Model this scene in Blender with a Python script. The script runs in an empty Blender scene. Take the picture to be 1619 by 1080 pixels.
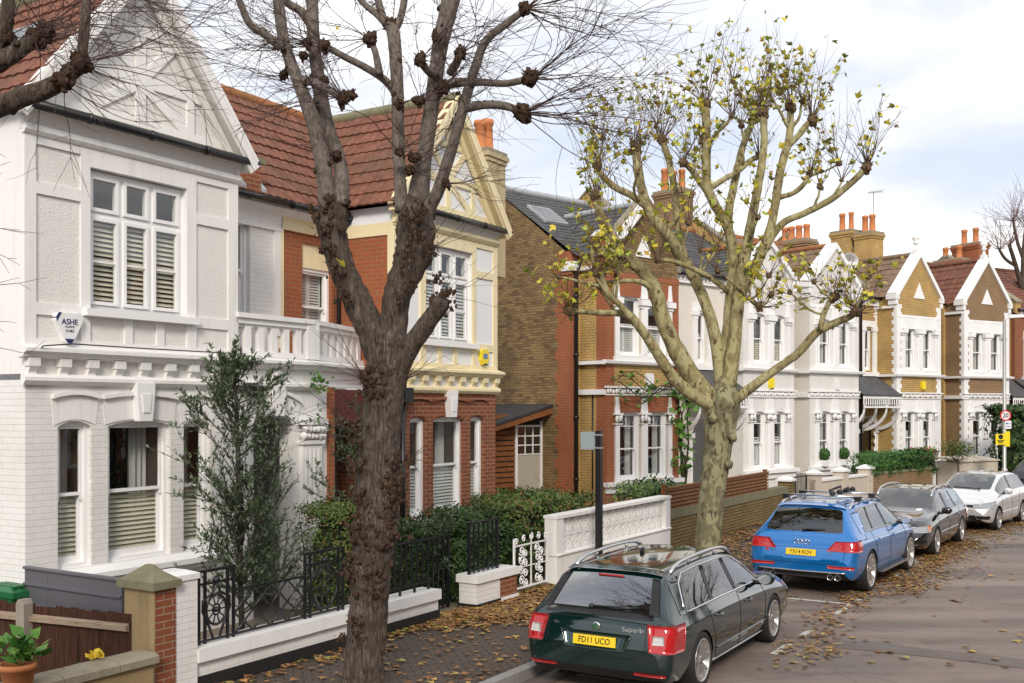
import bpy, math, random
from mathutils import Vector, Matrix, noise
from mathutils.bvhtree import BVHTree
R = random.Random(11)
F, H, HY, CX = 1650.0, 3.2, 645.0, 809.5      # focal length in photo pixels, eye height, horizon row, centre column
scene = bpy.context.scene
COL = scene.collection
rad = math.radians
cos, sin, pi = math.cos, math.sin, math.pi

class Fr:
    """Ground frame: x along the street, y back from the road."""
    def __init__(s, ox, oy, a):
        s.o = Vector((ox, oy)); s.deg = a; s.a = rad(a)
        s.u = Vector((cos(s.a), sin(s.a))); s.b = Vector((-sin(s.a), cos(s.a)))
    def Y(s, px, y=0.0):
        t = (px-CX)/F
        return (y+s.o.dot(s.b))/(s.b.x*t+s.b.y)
    def x(s, px, y=0.0):
        Y = s.Y(px, y); return (Vector(((px-CX)/F*Y, Y))-s.o).dot(s.u)
    def z(s, px, py, y=0.0):
        return H+(HY-py)/F*s.Y(px, y)
    def w(s, x, y, z=0.0):
        p = s.o+s.u*x+s.b*y; return Vector((p.x, p.y, z))
    def sub(s, x, y, da=0.0):
        p = s.w(x, y); return Fr(p.x, p.y, s.deg+da)
def W(px, py, Y):
    return Vector(((px-CX)/F*Y, Y, H+(HY-py)/F*Y))
N = Fr(0, 0, 58.3)

# ---- the kerb line: straight past the near houses, then bending to the right
KP = []
def _kerb():
    p = N.w(-45, 6.3).xy; h = 58.3; s = -45.0; st = 0.5
    while s < 130:
        KP.append((s, p.copy(), h))
        if 26 <= s < 46: h -= 26.0*st/20
        p = p+Vector((cos(rad(h)), sin(rad(h))))*st; s += st
_kerb()
def K(s, off=0.0, z=0.0):
    i = max(0, min(len(KP)-2, int((s+45)/0.5))); f = (s-KP[i][0])/0.5
    p = KP[i][1].lerp(KP[i+1][1], f); h = KP[i][2]+(KP[i+1][2]-KP[i][2])*f
    b = Vector((-sin(rad(h)), cos(rad(h))))
    q = p+b*off
    return Vector((q.x, q.y, z))
def KH(s):
    return KP[max(0, min(len(KP)-1, int((s+45)/0.5)))][2]
def Kpx(px, off):
    """arc length where the line at this offset crosses a column of the view"""
    best = None
    s = 0.0
    while s < 120:
        q = K(s, off)
        if q.y > 1:
            e = abs(CX+F*q.x/q.y-px)
            if best is None or e < best[0]: best = (e, s)
        s += 0.05
    return best[1]

# ---- mesh builder
class MB:
    def __init__(s, T=None):
        s.v = []; s.f = []; s.m = []; s.s = []; s.T = T
    def pt(s, p):
        p = Vector(p)
        if s.T is not None: p = s.T @ p
        s.v.append(p); return len(s.v)-1
    def face(s, pts, m=0, sm=False):
        s.f.append([s.pt(p) for p in pts]); s.m.append(m); s.s.append(sm)
    def idx(s, ids, m=0, sm=False):
        s.f.append(list(ids)); s.m.append(m); s.s.append(sm)
    def box(s, x0, x1, y0, y1, z0, z1, m=0):
        if x0 > x1: x0, x1 = x1, x0
        if y0 > y1: y0, y1 = y1, y0
        if z0 > z1: z0, z1 = z1, z0
        i = [s.pt(p) for p in ((x0,y0,z0),(x1,y0,z0),(x1,y1,z0),(x0,y1,z0),(x0,y0,z1),(x1,y0,z1),(x1,y1,z1),(x0,y1,z1))]
        for a in ((0,3,2,1),(4,5,6,7),(0,1,5,4),(1,2,6,5),(2,3,7,6),(3,0,4,7)):
            s.idx([i[k] for k in a], m)
    def prism(s, poly, a, b, axis='y', m=0):
        """extrude a 2D outline: axis y -> (x,z), x -> (y,z), z -> (x,y)"""
        def P(p, t):
            return (p[0], t, p[1]) if axis == 'y' else (t, p[0], p[1]) if axis == 'x' else (p[0], p[1], t)
        A = [s.pt(P(p, a)) for p in poly]; B = [s.pt(P(p, b)) for p in poly]
        s.idx(A[::-1], m); s.idx(B, m); n = len(poly)
        for k in range(n): s.idx([A[k], A[(k+1) % n], B[(k+1) % n], B[k]], m)
    def bar(s, p, q, w, d, m=0, up=(0, 1, 0)):
        """rectangular bar from p to q: w across, d along 'up'"""
        p, q = Vector(p), Vector(q); t = (q-p).normalized(); u = Vector(up); sd = t.cross(u)
        if sd.length < 1e-4: u = Vector((1, 0, 0)); sd = t.cross(u)
        sd.normalize(); u = sd.cross(t).normalized()
        c = [(-1,-1),(1,-1),(1,1),(-1,1)]
        A = [s.pt(p+sd*(a*w/2)+u*(b*d/2)) for a, b in c]; B = [s.pt(q+sd*(a*w/2)+u*(b*d/2)) for a, b in c]
        s.idx(A[::-1], m); s.idx(B, m)
        for k in range(4): s.idx([A[k], A[(k+1) % 4], B[(k+1) % 4], B[k]], m)
    def tube(s, pts, rads, n=8, m=0, jit=0.0, cap=True, sm=True, seed=0):
        pts = [Vector(p) for p in pts]
        if not isinstance(rads, (list, tuple)): rads = [rads]*len(pts)
        rings = []; pu = None
        for i, p in enumerate(pts):
            t = (pts[min(i+1, len(pts)-1)]-pts[max(i-1, 0)])
            if t.length < 1e-7: t = Vector((0, 0, 1))
            t.normalize()
            if pu is None:
                pu = Vector((1, 0, 0)) if abs(t.x) < 0.8 else Vector((0, 1, 0))
            pu = (pu-t*pu.dot(t))
            if pu.length < 1e-5: pu = t.orthogonal()
            pu.normalize(); v = t.cross(pu)
            ring = []
            for k in range(n):
                a = 2*pi*k/n; r = rads[i]
                d = pu*cos(a)+v*sin(a)
                if jit:
                    q = p+d*r
                    r *= 1+jit*(noise.noise(q*9+Vector((seed, 0, 0)))+0.7*noise.noise(q*23))
                ring.append(s.pt(p+d*r))
            rings.append(ring)
        for a, b in zip(rings, rings[1:]):
            for k in range(n): s.idx([a[k], a[(k+1) % n], b[(k+1) % n], b[k]], m, sm)
        if cap and n > 2:
            s.idx(rings[0][::-1], m, sm); s.idx(rings[-1], m, sm)
    def lathe(s, prof, c=(0, 0, 0), n=16, axis='z', m=0, sm=True, a0=0.0, a1=2*pi):
        c = Vector(c); full = abs(a1-a0-2*pi) < 1e-6; nn = n if full else n+1
        rings = []
        for r, h in prof:
            ring = []
            for k in range(nn):
                a = a0+(a1-a0)*k/n
                if axis == 'z': d = Vector((r*cos(a), r*sin(a), h))
                elif axis == 'y': d = Vector((r*cos(a), h, r*sin(a)))
                else: d = Vector((h, r*cos(a), r*sin(a)))
                ring.append(s.pt(c+d))
            rings.append(ring)
        for a, b in zip(rings, rings[1:]):
            for k in range(n if full else n):
                s.idx([a[k], a[(k+1) % nn], b[(k+1) % nn], b[k]], m, sm)
    def blob(s, c, r, n=2, amp=0.3, freq=2.0, m=0, seed=0, sq=(1, 1, 1), sm=True):
        """rough knob"""
        c = Vector(c); rows, cols = 4+2*n, 6+3*n
        G = []
        for i in range(rows+1):
            th = pi*i/rows; row = []
            for k in range(cols):
                ph = 2*pi*k/cols
                d = Vector((sin(th)*cos(ph), sin(th)*sin(ph), cos(th)))
                q = 1+amp*(noise.noise(d*freq+Vector((seed*3.1, seed, 0)))+0.5*noise.noise(d*freq*2.7+Vector((seed, 7, 0))))
                row.append(s.pt(c+Vector((d.x*sq[0], d.y*sq[1], d.z*sq[2]))*r*q))
            G.append(row)
        for i in range(rows):
            for k in range(cols):
                s.idx([G[i][k], G[i+1][k], G[i+1][(k+1) % cols], G[i][(k+1) % cols]], m, sm)
    def wall(s, x0, x1, z0, z1, holes, y, depth=0.14, m=0, mr=None, top=None):
        """front face at y with rectangular openings (hx0,hx1,hz0,hz1), reveals going back by depth"""
        if mr is None: mr = m
        xs = sorted({x0, x1, *[h[0] for h in holes], *[h[1] for h in holes]})
        zs = sorted({z0, z1, *[h[2] for h in holes], *[h[3] for h in holes]})
        xs = [x for x in xs if x0 <= x <= x1]; zs = [z for z in zs if z0 <= z <= z1]
        for a, b in zip(xs, xs[1:]):
            for c, d in zip(zs, zs[1:]):
                mx, mz = (a+b)/2, (c+d)/2
                if any(h[0] < mx < h[1] and h[2] < mz < h[3] for h in holes): continue
                s.face([(a, y, c), (b, y, c), (b, y, d), (a, y, d)], m)
        for h in holes:
            a, b, c, d = h[:4]; Y = y+depth
            s.face([(a, y, c), (a, y, d), (a, Y, d), (a, Y, c)], mr)
            s.face([(b, y, c), (b, Y, c), (b, Y, d), (b, y, d)], mr)
            s.face([(a, y, d), (b, y, d), (b, Y, d), (a, Y, d)], mr)
            s.face([(a, y, c), (a, Y, c), (b, Y, c), (b, y, c)], mr)
    def leaf(s, p, d, n, l, w, m=0):
        """one pointed leaf"""
        sd = d.cross(n)
        if sd.length < 1e-5: return
        sd.normalize()
        s.face([p, p+d*(l*0.45)+sd*w, p+d*l, p+d*(l*0.45)-sd*w], m)
    def obj(s, name, mats, parent=None, loc=None, rotz=None):
        me = bpy.data.meshes.new(name)
        me.from_pydata([tuple(v) for v in s.v], [], s.f)
        if not isinstance(mats, (list, tuple)): mats = [mats]
        for k in mats: me.materials.append(k)
        me.polygons.foreach_set('material_index', s.m)
        me.polygons.foreach_set('use_smooth', s.s)
        me.update()
        o = bpy.data.objects.new(name, me); COL.objects.link(o)
        if parent is not None: o.parent = parent
        if loc is not None: o.location = loc
        if rotz is not None: o.rotation_euler = (0, 0, rotz)
        return o

def thing(name, label, cat, loc=(0, 0, 0), rotz=0.0, group=None):
    o = bpy.data.objects.new(name, None); COL.objects.link(o)
    o.empty_display_size = 0.2
    o.location = loc; o.rotation_euler = (0, 0, rotz)
    return tag(o, label, cat, group)
def tag(o, label=None, cat=None, group=None, kind=None):
    if label: o['label'] = label
    if cat: o['category'] = cat
    if group: o['group'] = group
    if kind: o['kind'] = kind
    return o
def copy_tree(o, parent=None):
    c = o.copy(); COL.objects.link(c)
    if parent is not None: c.parent = parent
    for ch in list(o.children): copy_tree(ch, c)
    return c
def text(body, size, mat, parent, M, name='lettering', ext=0.002, align='CENTER', sx=1.0, bold=0.0):
    """lettering as a mesh, lying in the local xy plane of matrix M"""
    cu = bpy.data.curves.new(name, 'FONT'); cu.body = body; cu.size = size; cu.extrude = ext
    cu.align_x = align; cu.align_y = 'CENTER'; cu.resolution_u = 3; cu.offset = bold*size
    t = bpy.data.objects.new(name, cu); COL.objects.link(t)
    bpy.context.view_layer.update()
    me = bpy.data.meshes.new_from_object(t.evaluated_get(bpy.context.evaluated_depsgraph_get()))
    bpy.data.objects.remove(t); bpy.data.curves.remove(cu)
    me.transform(Matrix.Diagonal((sx, 1, 1, 1))); me.materials.clear(); me.materials.append(mat)
    o = bpy.data.objects.new(name, me); COL.objects.link(o); o.parent = parent; o.matrix_local = M
    return o
def faceM(loc, xdir, ydir):
    x = Vector(xdir).normalized(); y = Vector(ydir); z = x.cross(y).normalized(); y = z.cross(x)
    return Matrix(((x.x, y.x, z.x, loc[0]), (x.y, y.y, z.y, loc[1]), (x.z, y.z, z.z, loc[2]), (0, 0, 0, 1)))

# ---- materials
class NT:
    def __init__(s, name):
        s.mat = bpy.data.materials.new(name); s.mat.use_nodes = True
        s.t = s.mat.node_tree; s.n = s.t.nodes; s.n.clear()
        s.out = s.n.new('ShaderNodeOutputMaterial'); s.b = s.n.new('ShaderNodeBsdfPrincipled')
        s.lk(s.b.outputs[0], s.out.inputs[0]); s.tc = s.n.new('ShaderNodeTexCoord')
    def lk(s, a, b): s.t.links.new(a, b)
    def set(s, node, k, v):
        i = node.inputs[k]
        if hasattr(v, 'is_output'): s.lk(v, i)
        else: i.default_value = v if not (isinstance(v, tuple) and len(v) == 3 and i.type == 'RGBA') else (*v, 1)
    def new(s, typ, ins=None, **at):
        x = s.n.new(typ)
        for k, v in at.items(): setattr(x, k, v)
        for k, v in (ins or {}).items(): s.set(x, k, v)
        return x
    def p(s, **kw):
        for k, v in kw.items(): s.set(s.b, k.replace('_', ' '), v)
    def noise(s, scale, detail=4, vec=None, rough=0.6, dist=0.0):
        x = s.new('ShaderNodeTexNoise', {'Scale': scale, 'Detail': detail, 'Roughness': rough, 'Distortion': dist})
        s.lk(vec if vec is not None else s.tc.outputs['Object'], x.inputs['Vector']); return x.outputs['Fac']
    def ramp(s, fac, stops):
        x = s.n.new('ShaderNodeValToRGB'); s.lk(fac, x.inputs[0]); e = x.color_ramp.elements
        while len(e) < len(stops): e.new(0.5)
        for el, (pos, c) in zip(e, stops):
            el.position = pos; el.color = (*c, 1) if not isinstance(c, (int, float)) else (c, c, c, 1)
        return x.outputs[0]
    def mix(s, f, a, b, mode='MIX'):
        x = s.n.new('ShaderNodeMix'); x.data_type = 'RGBA'; x.blend_type = mode
        for i, v in ((0, f), (6, a), (7, b)):
            if hasattr(v, 'is_output'): s.lk(v, x.inputs[i])
            else: x.inputs[i].default_value = (*v, 1) if isinstance(v, tuple) else v
        return x.outputs[2]
    def math(s, op, a, b=0.0):
        x = s.n.new('ShaderNodeMath'); x.operation = op
        for i, v in enumerate((a, b)):
            if hasattr(v, 'is_output'): s.lk(v, x.inputs[i])
            else: x.inputs[i].default_value = v
        return x.outputs[0]
    def bump(s, h, strength=0.3, dist=0.01):
        x = s.new('ShaderNodeBump', {'Strength': strength, 'Distance': dist, 'Height': h})
        s.lk(x.outputs[0], s.b.inputs['Normal']); return x
    def planar(s):
        """(x+y, z) so that courses run level on walls along either axis"""
        sp = s.new('ShaderNodeSeparateXYZ', {0: s.tc.outputs['Object']})
        a = s.math('ADD', sp.outputs[0], sp.outputs[1])
        c = s.new('ShaderNodeCombineXYZ', {0: a, 1: sp.outputs[2]})
        return c.outputs[0]

def m_plain(name, c, rough=0.5, var=0.08, scale=3.0, bump=0.0, bscale=60.0, metal=0.0, coat=0.0, streak=None, spec=0.5):
    m = NT(name)
    n = m.noise(scale, 5)
    col = m.mix(n, tuple(x*(1-var) for x in c), tuple(min(1, x*(1+var)) for x in c))
    if streak:
        mp = m.new('ShaderNodeMapping', {'Scale': (5, 5, 0.35)}); m.lk(m.tc.outputs['Object'], mp.inputs[0])
        f = m.ramp(m.noise(1.6, 6, mp.outputs[0], 0.7), [(0.5, 0.0), (0.75, 1.0)])
        col = m.mix(m.math('MULTIPLY', f, streak[1]), col, streak[0])
    m.p(Base_Color=col, Roughness=rough, Metallic=metal, Coat_Weight=coat, Coat_Roughness=0.05)
    m.set(m.b, 'Specular IOR Level', spec)
    if bump: m.bump(m.noise(bscale, 3), bump, 0.01)
    return m.mat

def m_brick(name, c1, c2, mortar, dirt=(0.05, 0.04, 0.03), dirty=0.3, bw=0.225, rh=0.075, ms=0.008, bump=0.6, rough=0.85, tone_lo=0.72, tone_hi=1.12):
    m = NT(name); v = m.planar()
    br = m.new('ShaderNodeTexBrick', {'Scale': 1.0, 'Mortar Size': ms, 'Mortar Smooth': 0.3, 'Bias': 0.0, 'Brick Width': bw, 'Row Height': rh,
               'Color1': c1, 'Color2': c2, 'Mortar': mortar})
    m.lk(v, br.inputs['Vector'])
    col = br.outputs['Color']
    # per-brick tone from a second brick node of wider range
    b2 = m.new('ShaderNodeTexBrick', {'Scale': 1.0, 'Mortar Size': 0.0, 'Brick Width': bw, 'Row Height': rh, 'Color1': (0.45,)*3, 'Color2': (1.0,)*3, 'Mortar': (0.7,)*3, 'Bias': 0.1}, squash=1.0)
    b2.offset_frequency = 2
    m.lk(v, b2.inputs['Vector'])
    tone = m.ramp(b2.outputs['Color'], [(0.4, tone_lo), (1.0, tone_hi)])
    col = m.mix(m.math('SUBTRACT', 1.0, br.outputs['Fac']), col, m.mix(1.0, col, tone, 'MULTIPLY'))
    d = m.ramp(m.noise(1.3, 7, None, 0.68), [(0.42, 0.0), (0.68, 1.0)])
    col = m.mix(m.math('MULTIPLY', d, dirty), col, dirt)
    sp = m.ramp(m.noise(26, 3), [(0.35, 0.0), (0.7, 1.0)])
    col = m.mix(m.math('MULTIPLY', sp, 0.22 if tone_lo < 0.9 else 0.03), col, dirt)
    m.p(Base_Color=col, Roughness=rough)
    m.set(m.b, 'Specular IOR Level', 0.25)
    h = m.math('ADD', m.math('MULTIPLY', br.outputs['Fac'], -1.0), m.math('MULTIPLY', m.noise(70, 3), 0.35))
    m.bump(h, bump, 0.012)
    return m.mat

def m_leaf(name, cols, rough=0.55, trans=0.0):
    m = NT(name)
    g = m.new('ShaderNodeNewGeometry')
    c = m.ramp(g.outputs['Random Per Island'], [(i/max(1, len(cols)-1), k) for i, k in enumerate(cols)])
    m.p(Base_Color=c, Roughness=rough)
    m.set(m.b, 'Specular IOR Level', 0.35)
    return m.mat

def m_bark(name, c1, c2, c3, scale=(9, 9, 1.6), bump=1.0, patch=None):
    m = NT(name)
    mp = m.new('ShaderNodeMapping', {'Scale': scale}); m.lk(m.tc.outputs['Object'], mp.inputs[0])
    n = m.noise(3.0, 8, mp.outputs[0], 0.7, 1.2)
    col = m.ramp(n, [(0.32, c1), (0.52, c2), (0.72, c3)])
    if patch:
        vo = m.new('ShaderNodeTexNoise', {'Scale': patch[1], 'Detail': 5.0, 'Distortion': 1.0})
        mp2 = m.new('ShaderNodeMapping', {'Scale': (1, 1, 0.55)}); m.lk(m.tc.outputs['Object'], mp2.inputs[0]); m.lk(mp2.outputs[0], vo.inputs['Vector'])
        f = m.ramp(vo.outputs['Fac'], [(0.47, 0.0), (0.53, 1.0)])
        col = m.mix(f, col, patch[0])
        f2 = m.ramp(m.noise(patch[1]*1.7, 4, mp2.outputs[0]), [(0.58, 0.0), (0.63, 1.0)])
        col = m.mix(f2, col, patch[2])
    m.p(Base_Color=col, Roughness=0.9); m.set(m.b, 'Specular IOR Level', 0.2)
    m.bump(n, bump, 0.03)
    return m.mat

def m_glass(name, tint=(0.55, 0.6, 0.6), f0=0.08, wav=0.04):
    """thin pane: clear with a Fresnel reflection that is the same from both sides"""
    m = NT(name)
    m.n.remove(m.b)
    tr = m.new('ShaderNodeBsdfTransparent', {'Color': tint}); gl = m.new('ShaderNodeBsdfGlossy', {'Color': (1, 1, 1), 'Roughness': 0.015})
    lw = m.new('ShaderNodeLayerWeight', {'Blend': 0.5}); p5 = m.math('POWER', lw.outputs['Facing'], 4.0)
    fr = m.math('ADD', f0, m.math('MULTIPLY', p5, 1-f0)); mx = m.new('ShaderNodeMixShader')
    bm = m.new('ShaderNodeBump', {'Strength': wav, 'Distance': 0.05, 'Height': m.noise(1.2, 1)})
    m.lk(bm.outputs[0], gl.inputs['Normal'])
    m.lk(fr, mx.inputs[0]); m.lk(tr.outputs[0], mx.inputs[1]); m.lk(gl.outputs[0], mx.inputs[2]); m.lk(mx.outputs[0], m.out.inputs[0])
    return m.mat

def m_tile(name, c1, c2, moss, mossy=0.35):
    m = NT(name)
    g = m.new('ShaderNodeNewGeometry')
    col = m.ramp(m.noise(5.5, 3, None, 0.7), [(0.35, c1), (0.65, c2)])
    f = m.ramp(m.noise(1.1, 7, None, 0.7), [(0.46, 0.0), (0.66, 1.0)])
    col = m.mix(m.math('MULTIPLY', f, mossy), col, moss)
    col = m.mix(m.math('MULTIPLY', m.noise(40, 2), 0.4), col, tuple(x*0.4 for x in c1))
    m.p(Base_Color=col, Roughness=0.85); m.set(m.b, 'Specular IOR Level', 0.25)
    m.bump(m.noise(60, 3), 0.3, 0.01)
    return m.mat

DIRT = (0.33, 0.30, 0.26)
WHITE = m_plain('white_paint', (0.80, 0.79, 0.775), 0.5, 0.03, 2.5, 0.08, 40, streak=((0.30, 0.28, 0.23), 0.22))
TRIM = m_plain('white_gloss_paint', (0.82, 0.82, 0.82), 0.35, 0.02, 3, 0.03, 30)
ROUGHCAST = m_plain('white_roughcast', (0.74, 0.72, 0.69), 0.85, 0.05, 3, 1.0, 38, streak=(DIRT, 0.12))
WBRICK = m_brick('white_painted_brick', (0.79, 0.78, 0.765), (0.76, 0.745, 0.73), (0.71, 0.70, 0.68), (0.42, 0.39, 0.33), 0.24, ms=0.007, bump=0.55, rough=0.6, tone_lo=0.97, tone_hi=1.0)
CBRICK = m_brick('cream_painted_brick', (0.78, 0.745, 0.69), (0.75, 0.715, 0.66), (0.69, 0.65, 0.59), (0.4, 0.35, 0.3), 0.16, ms=0.008, bump=0.6, rough=0.7, tone_lo=0.95, tone_hi=1.0)
RBRICK = m_brick('red_brick', (0.33, 0.105, 0.045), (0.22, 0.06, 0.028), (0.36, 0.25, 0.18), (0.06, 0.035, 0.025), 0.3)
OBRICK = m_brick('orange_red_brick', (0.42, 0.13, 0.05), (0.33, 0.09, 0.035), (0.33, 0.2, 0.13), (0.1, 0.05, 0.03), 0.25)
YBRICK = m_brick('yellow_stock_brick', (0.70, 0.47, 0.17), (0.54, 0.34, 0.115), (0.25, 0.19, 0.12), (0.08, 0.055, 0.03), 0.32)
DBRICK = m_brick('sooty_stock_brick', (0.50, 0.335, 0.135), (0.14, 0.082, 0.038), (0.13, 0.10, 0.07), (0.04, 0.027, 0.018), 0.45, ms=0.011, tone_lo=0.55)
BBRICK = m_brick('brown_brick', (0.42, 0.275, 0.145), (0.30, 0.185, 0.10), (0.15, 0.115, 0.08), (0.07, 0.05, 0.035), 0.3)
MBRICK = m_brick('mossy_wall_brick', (0.36, 0.24, 0.10), (0.20, 0.13, 0.06), (0.06, 0.05, 0.03), (0.055, 0.06, 0.02), 0.45, ms=0.012)
CREAM = m_plain('cream_paint', (0.80, 0.70, 0.45), 0.5, 0.04, 3, 0.05, 40, streak=((0.4, 0.3, 0.15), 0.25))
WPANEL = m_plain('white_panel', (0.78, 0.79, 0.82), 0.8, 0.03, 3, 0.4, 70)
RTILE = m_tile('red_clay_tile', (0.15, 0.062, 0.042), (0.285, 0.122, 0.08), (0.12, 0.09, 0.055), 0.5)
BTILE = m_tile('brown_tile', (0.21, 0.145, 0.10), (0.31, 0.215, 0.15), (0.12, 0.10, 0.055), 0.5)
OTILE = m_tile('orange_tile', (0.33, 0.13, 0.06), (0.42, 0.19, 0.08), (0.13, 0.11, 0.05), 0.4)
SLATE = m_tile('grey_slate', (0.075, 0.078, 0.085), (0.13, 0.13, 0.135), (0.10, 0.095, 0.07), 0.4)
BLACK = m_plain('black_paint', (0.012, 0.012, 0.014), 0.35, 0.2, 6, 0.1, 40)
PLASTIC = m_plain('black_pvc', (0.012, 0.012, 0.013), 0.3, 0.1, 6)
BITUMEN = m_plain('black_bitumen', (0.014, 0.013, 0.013), 0.55, 0.3, 4, 0.3, 30)
STONE = m_plain('weathered_stone', (0.27, 0.235, 0.17), 0.9, 0.25, 4, 0.5, 35, streak=((0.1, 0.1, 0.06), 0.5))
MOSSY = m_plain('mossy_stone', (0.19, 0.18, 0.11), 0.95, 0.4, 6, 0.7, 30)
OCHRE = m_plain('ochre_render', (0.30, 0.22, 0.11), 0.9, 0.3, 2.2, 0.4, 30, streak=((0.12, 0.10, 0.06), 0.6))
CONC = m_plain('concrete', (0.27, 0.24, 0.20), 0.9, 0.2, 5, 0.5, 45, streak=((0.12, 0.11, 0.09), 0.5))
LEAD = m_plain('lead_sheet', (0.36, 0.38, 0.40), 0.45, 0.2, 4, 0.2, 12)
POT = m_plain('terracotta', (0.52, 0.19, 0.07), 0.85, 0.15, 5, 0.2, 40)
GLASS = m_glass('window_glass', (0.88, 0.90, 0.89), 0.10)
ROOM = m_plain('dark_room', (0.075, 0.062, 0.05), 0.9, 0.3, 1.5)
BLIND = m_plain('cream_blind', (0.80, 0.75, 0.62), 0.5, 0.05, 4)
BLINDW = m_plain('white_shutter', (0.78, 0.78, 0.76), 0.5, 0.03, 4)
CURTAIN = m_plain('pale_curtain', (0.62, 0.62, 0.60), 0.9, 0.1, 4)
GREYDOOR = m_plain('grey_green_door', (0.23, 0.29, 0.30), 0.35, 0.05, 3)
WOODF = m_bark('brown_fence_wood', (0.018, 0.008, 0.005), (0.06, 0.026, 0.017), (0.10, 0.05, 0.035), (14, 14, 0.9), 0.5)
WOODO = m_bark('orange_wood', (0.12, 0.045, 0.018), (0.23, 0.09, 0.035), (0.32, 0.15, 0.06), (3, 3, 9), 0.4)
WOODT = m_bark('trellis_wood', (0.13, 0.06, 0.03), (0.24, 0.12, 0.06), (0.32, 0.17, 0.09), (6, 6, 6), 0.4)
# ---------------------------------------------------------------- building blocks for houses
def rect_frame(mb, x0, x1, z0, z1, y0, y1, w, m=0, wb=None, wt=None):
    wb = w if wb is None else wb; wt = w if wt is None else wt
    mb.box(x0, x0+w, y0, y1, z0, z1, m); mb.box(x1-w, x1, y0, y1, z0, z1, m)
    mb.box(x0+w, x1-w, y0, y1, z0, z0+wb, m); mb.box(x0+w, x1-w, y0, y1, z1-wt, z1, m)

def room_box(mb, x0, x1, z0, z1, y0, y1):
    a, b, c, d = x0-0.25, x1+0.25, z0-0.3, z1+0.15
    mb.face([(a, y1, c), (b, y1, c), (b, y1, d), (a, y1, d)])
    for q in ([(a, y0, c), (a, y1, c), (a, y1, d), (a, y0, d)], [(b, y0, c), (b, y0, d), (b, y1, d), (b, y1, c)],
              [(a, y0, d), (a, y1, d), (b, y1, d), (b, y0, d)], [(a, y0, c), (b, y0, c), (b, y1, c), (a, y1, c)]): mb.face(q)
    # front ring hides the gap between room and reveal
    for q in ((a, x0, c, d), (x1, b, c, d), (x0, x1, c, z0), (x0, x1, z1, d)):
        mb.face([(q[0], y0, q[2]), (q[1], y0, q[2]), (q[1], y0, q[3]), (q[0], y0, q[3])])

def slats(mb, x0, x1, z0, z1, y, pitch=0.06, w=0.058, tilt=0.85):
    z = z0+pitch*0.5; c, s_ = cos(tilt)*w/2, sin(tilt)*w/2
    while z < z1-pitch*0.3:
        mb.face([(x0, y-c, z-s_), (x1, y-c, z-s_), (x1, y+c, z+s_), (x0, y+c, z+s_)])
        mb.face([(x0, y+c, z+s_-0.004), (x1, y+c, z+s_-0.004), (x1, y-c, z-s_-0.004), (x0, y-c, z-s_-0.004)])
        z += pitch
def drape(mb, x0, x1, z0, z1, y, waves=6, amp=0.03):
    n = waves*6
    for k in range(n):
        a, b = k/n, (k+1)/n
        f = lambda t: amp*sin(t*waves*2*pi)+0.4*amp*sin(t*waves*5.1)
        xa, xb = x0+(x1-x0)*a, x0+(x1-x0)*b
        mb.face([(xa, y+f(a), z0), (xb, y+f(b), z0), (xb, y+f(b), z1), (xa, y+f(a), z1)], 0, True)

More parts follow.
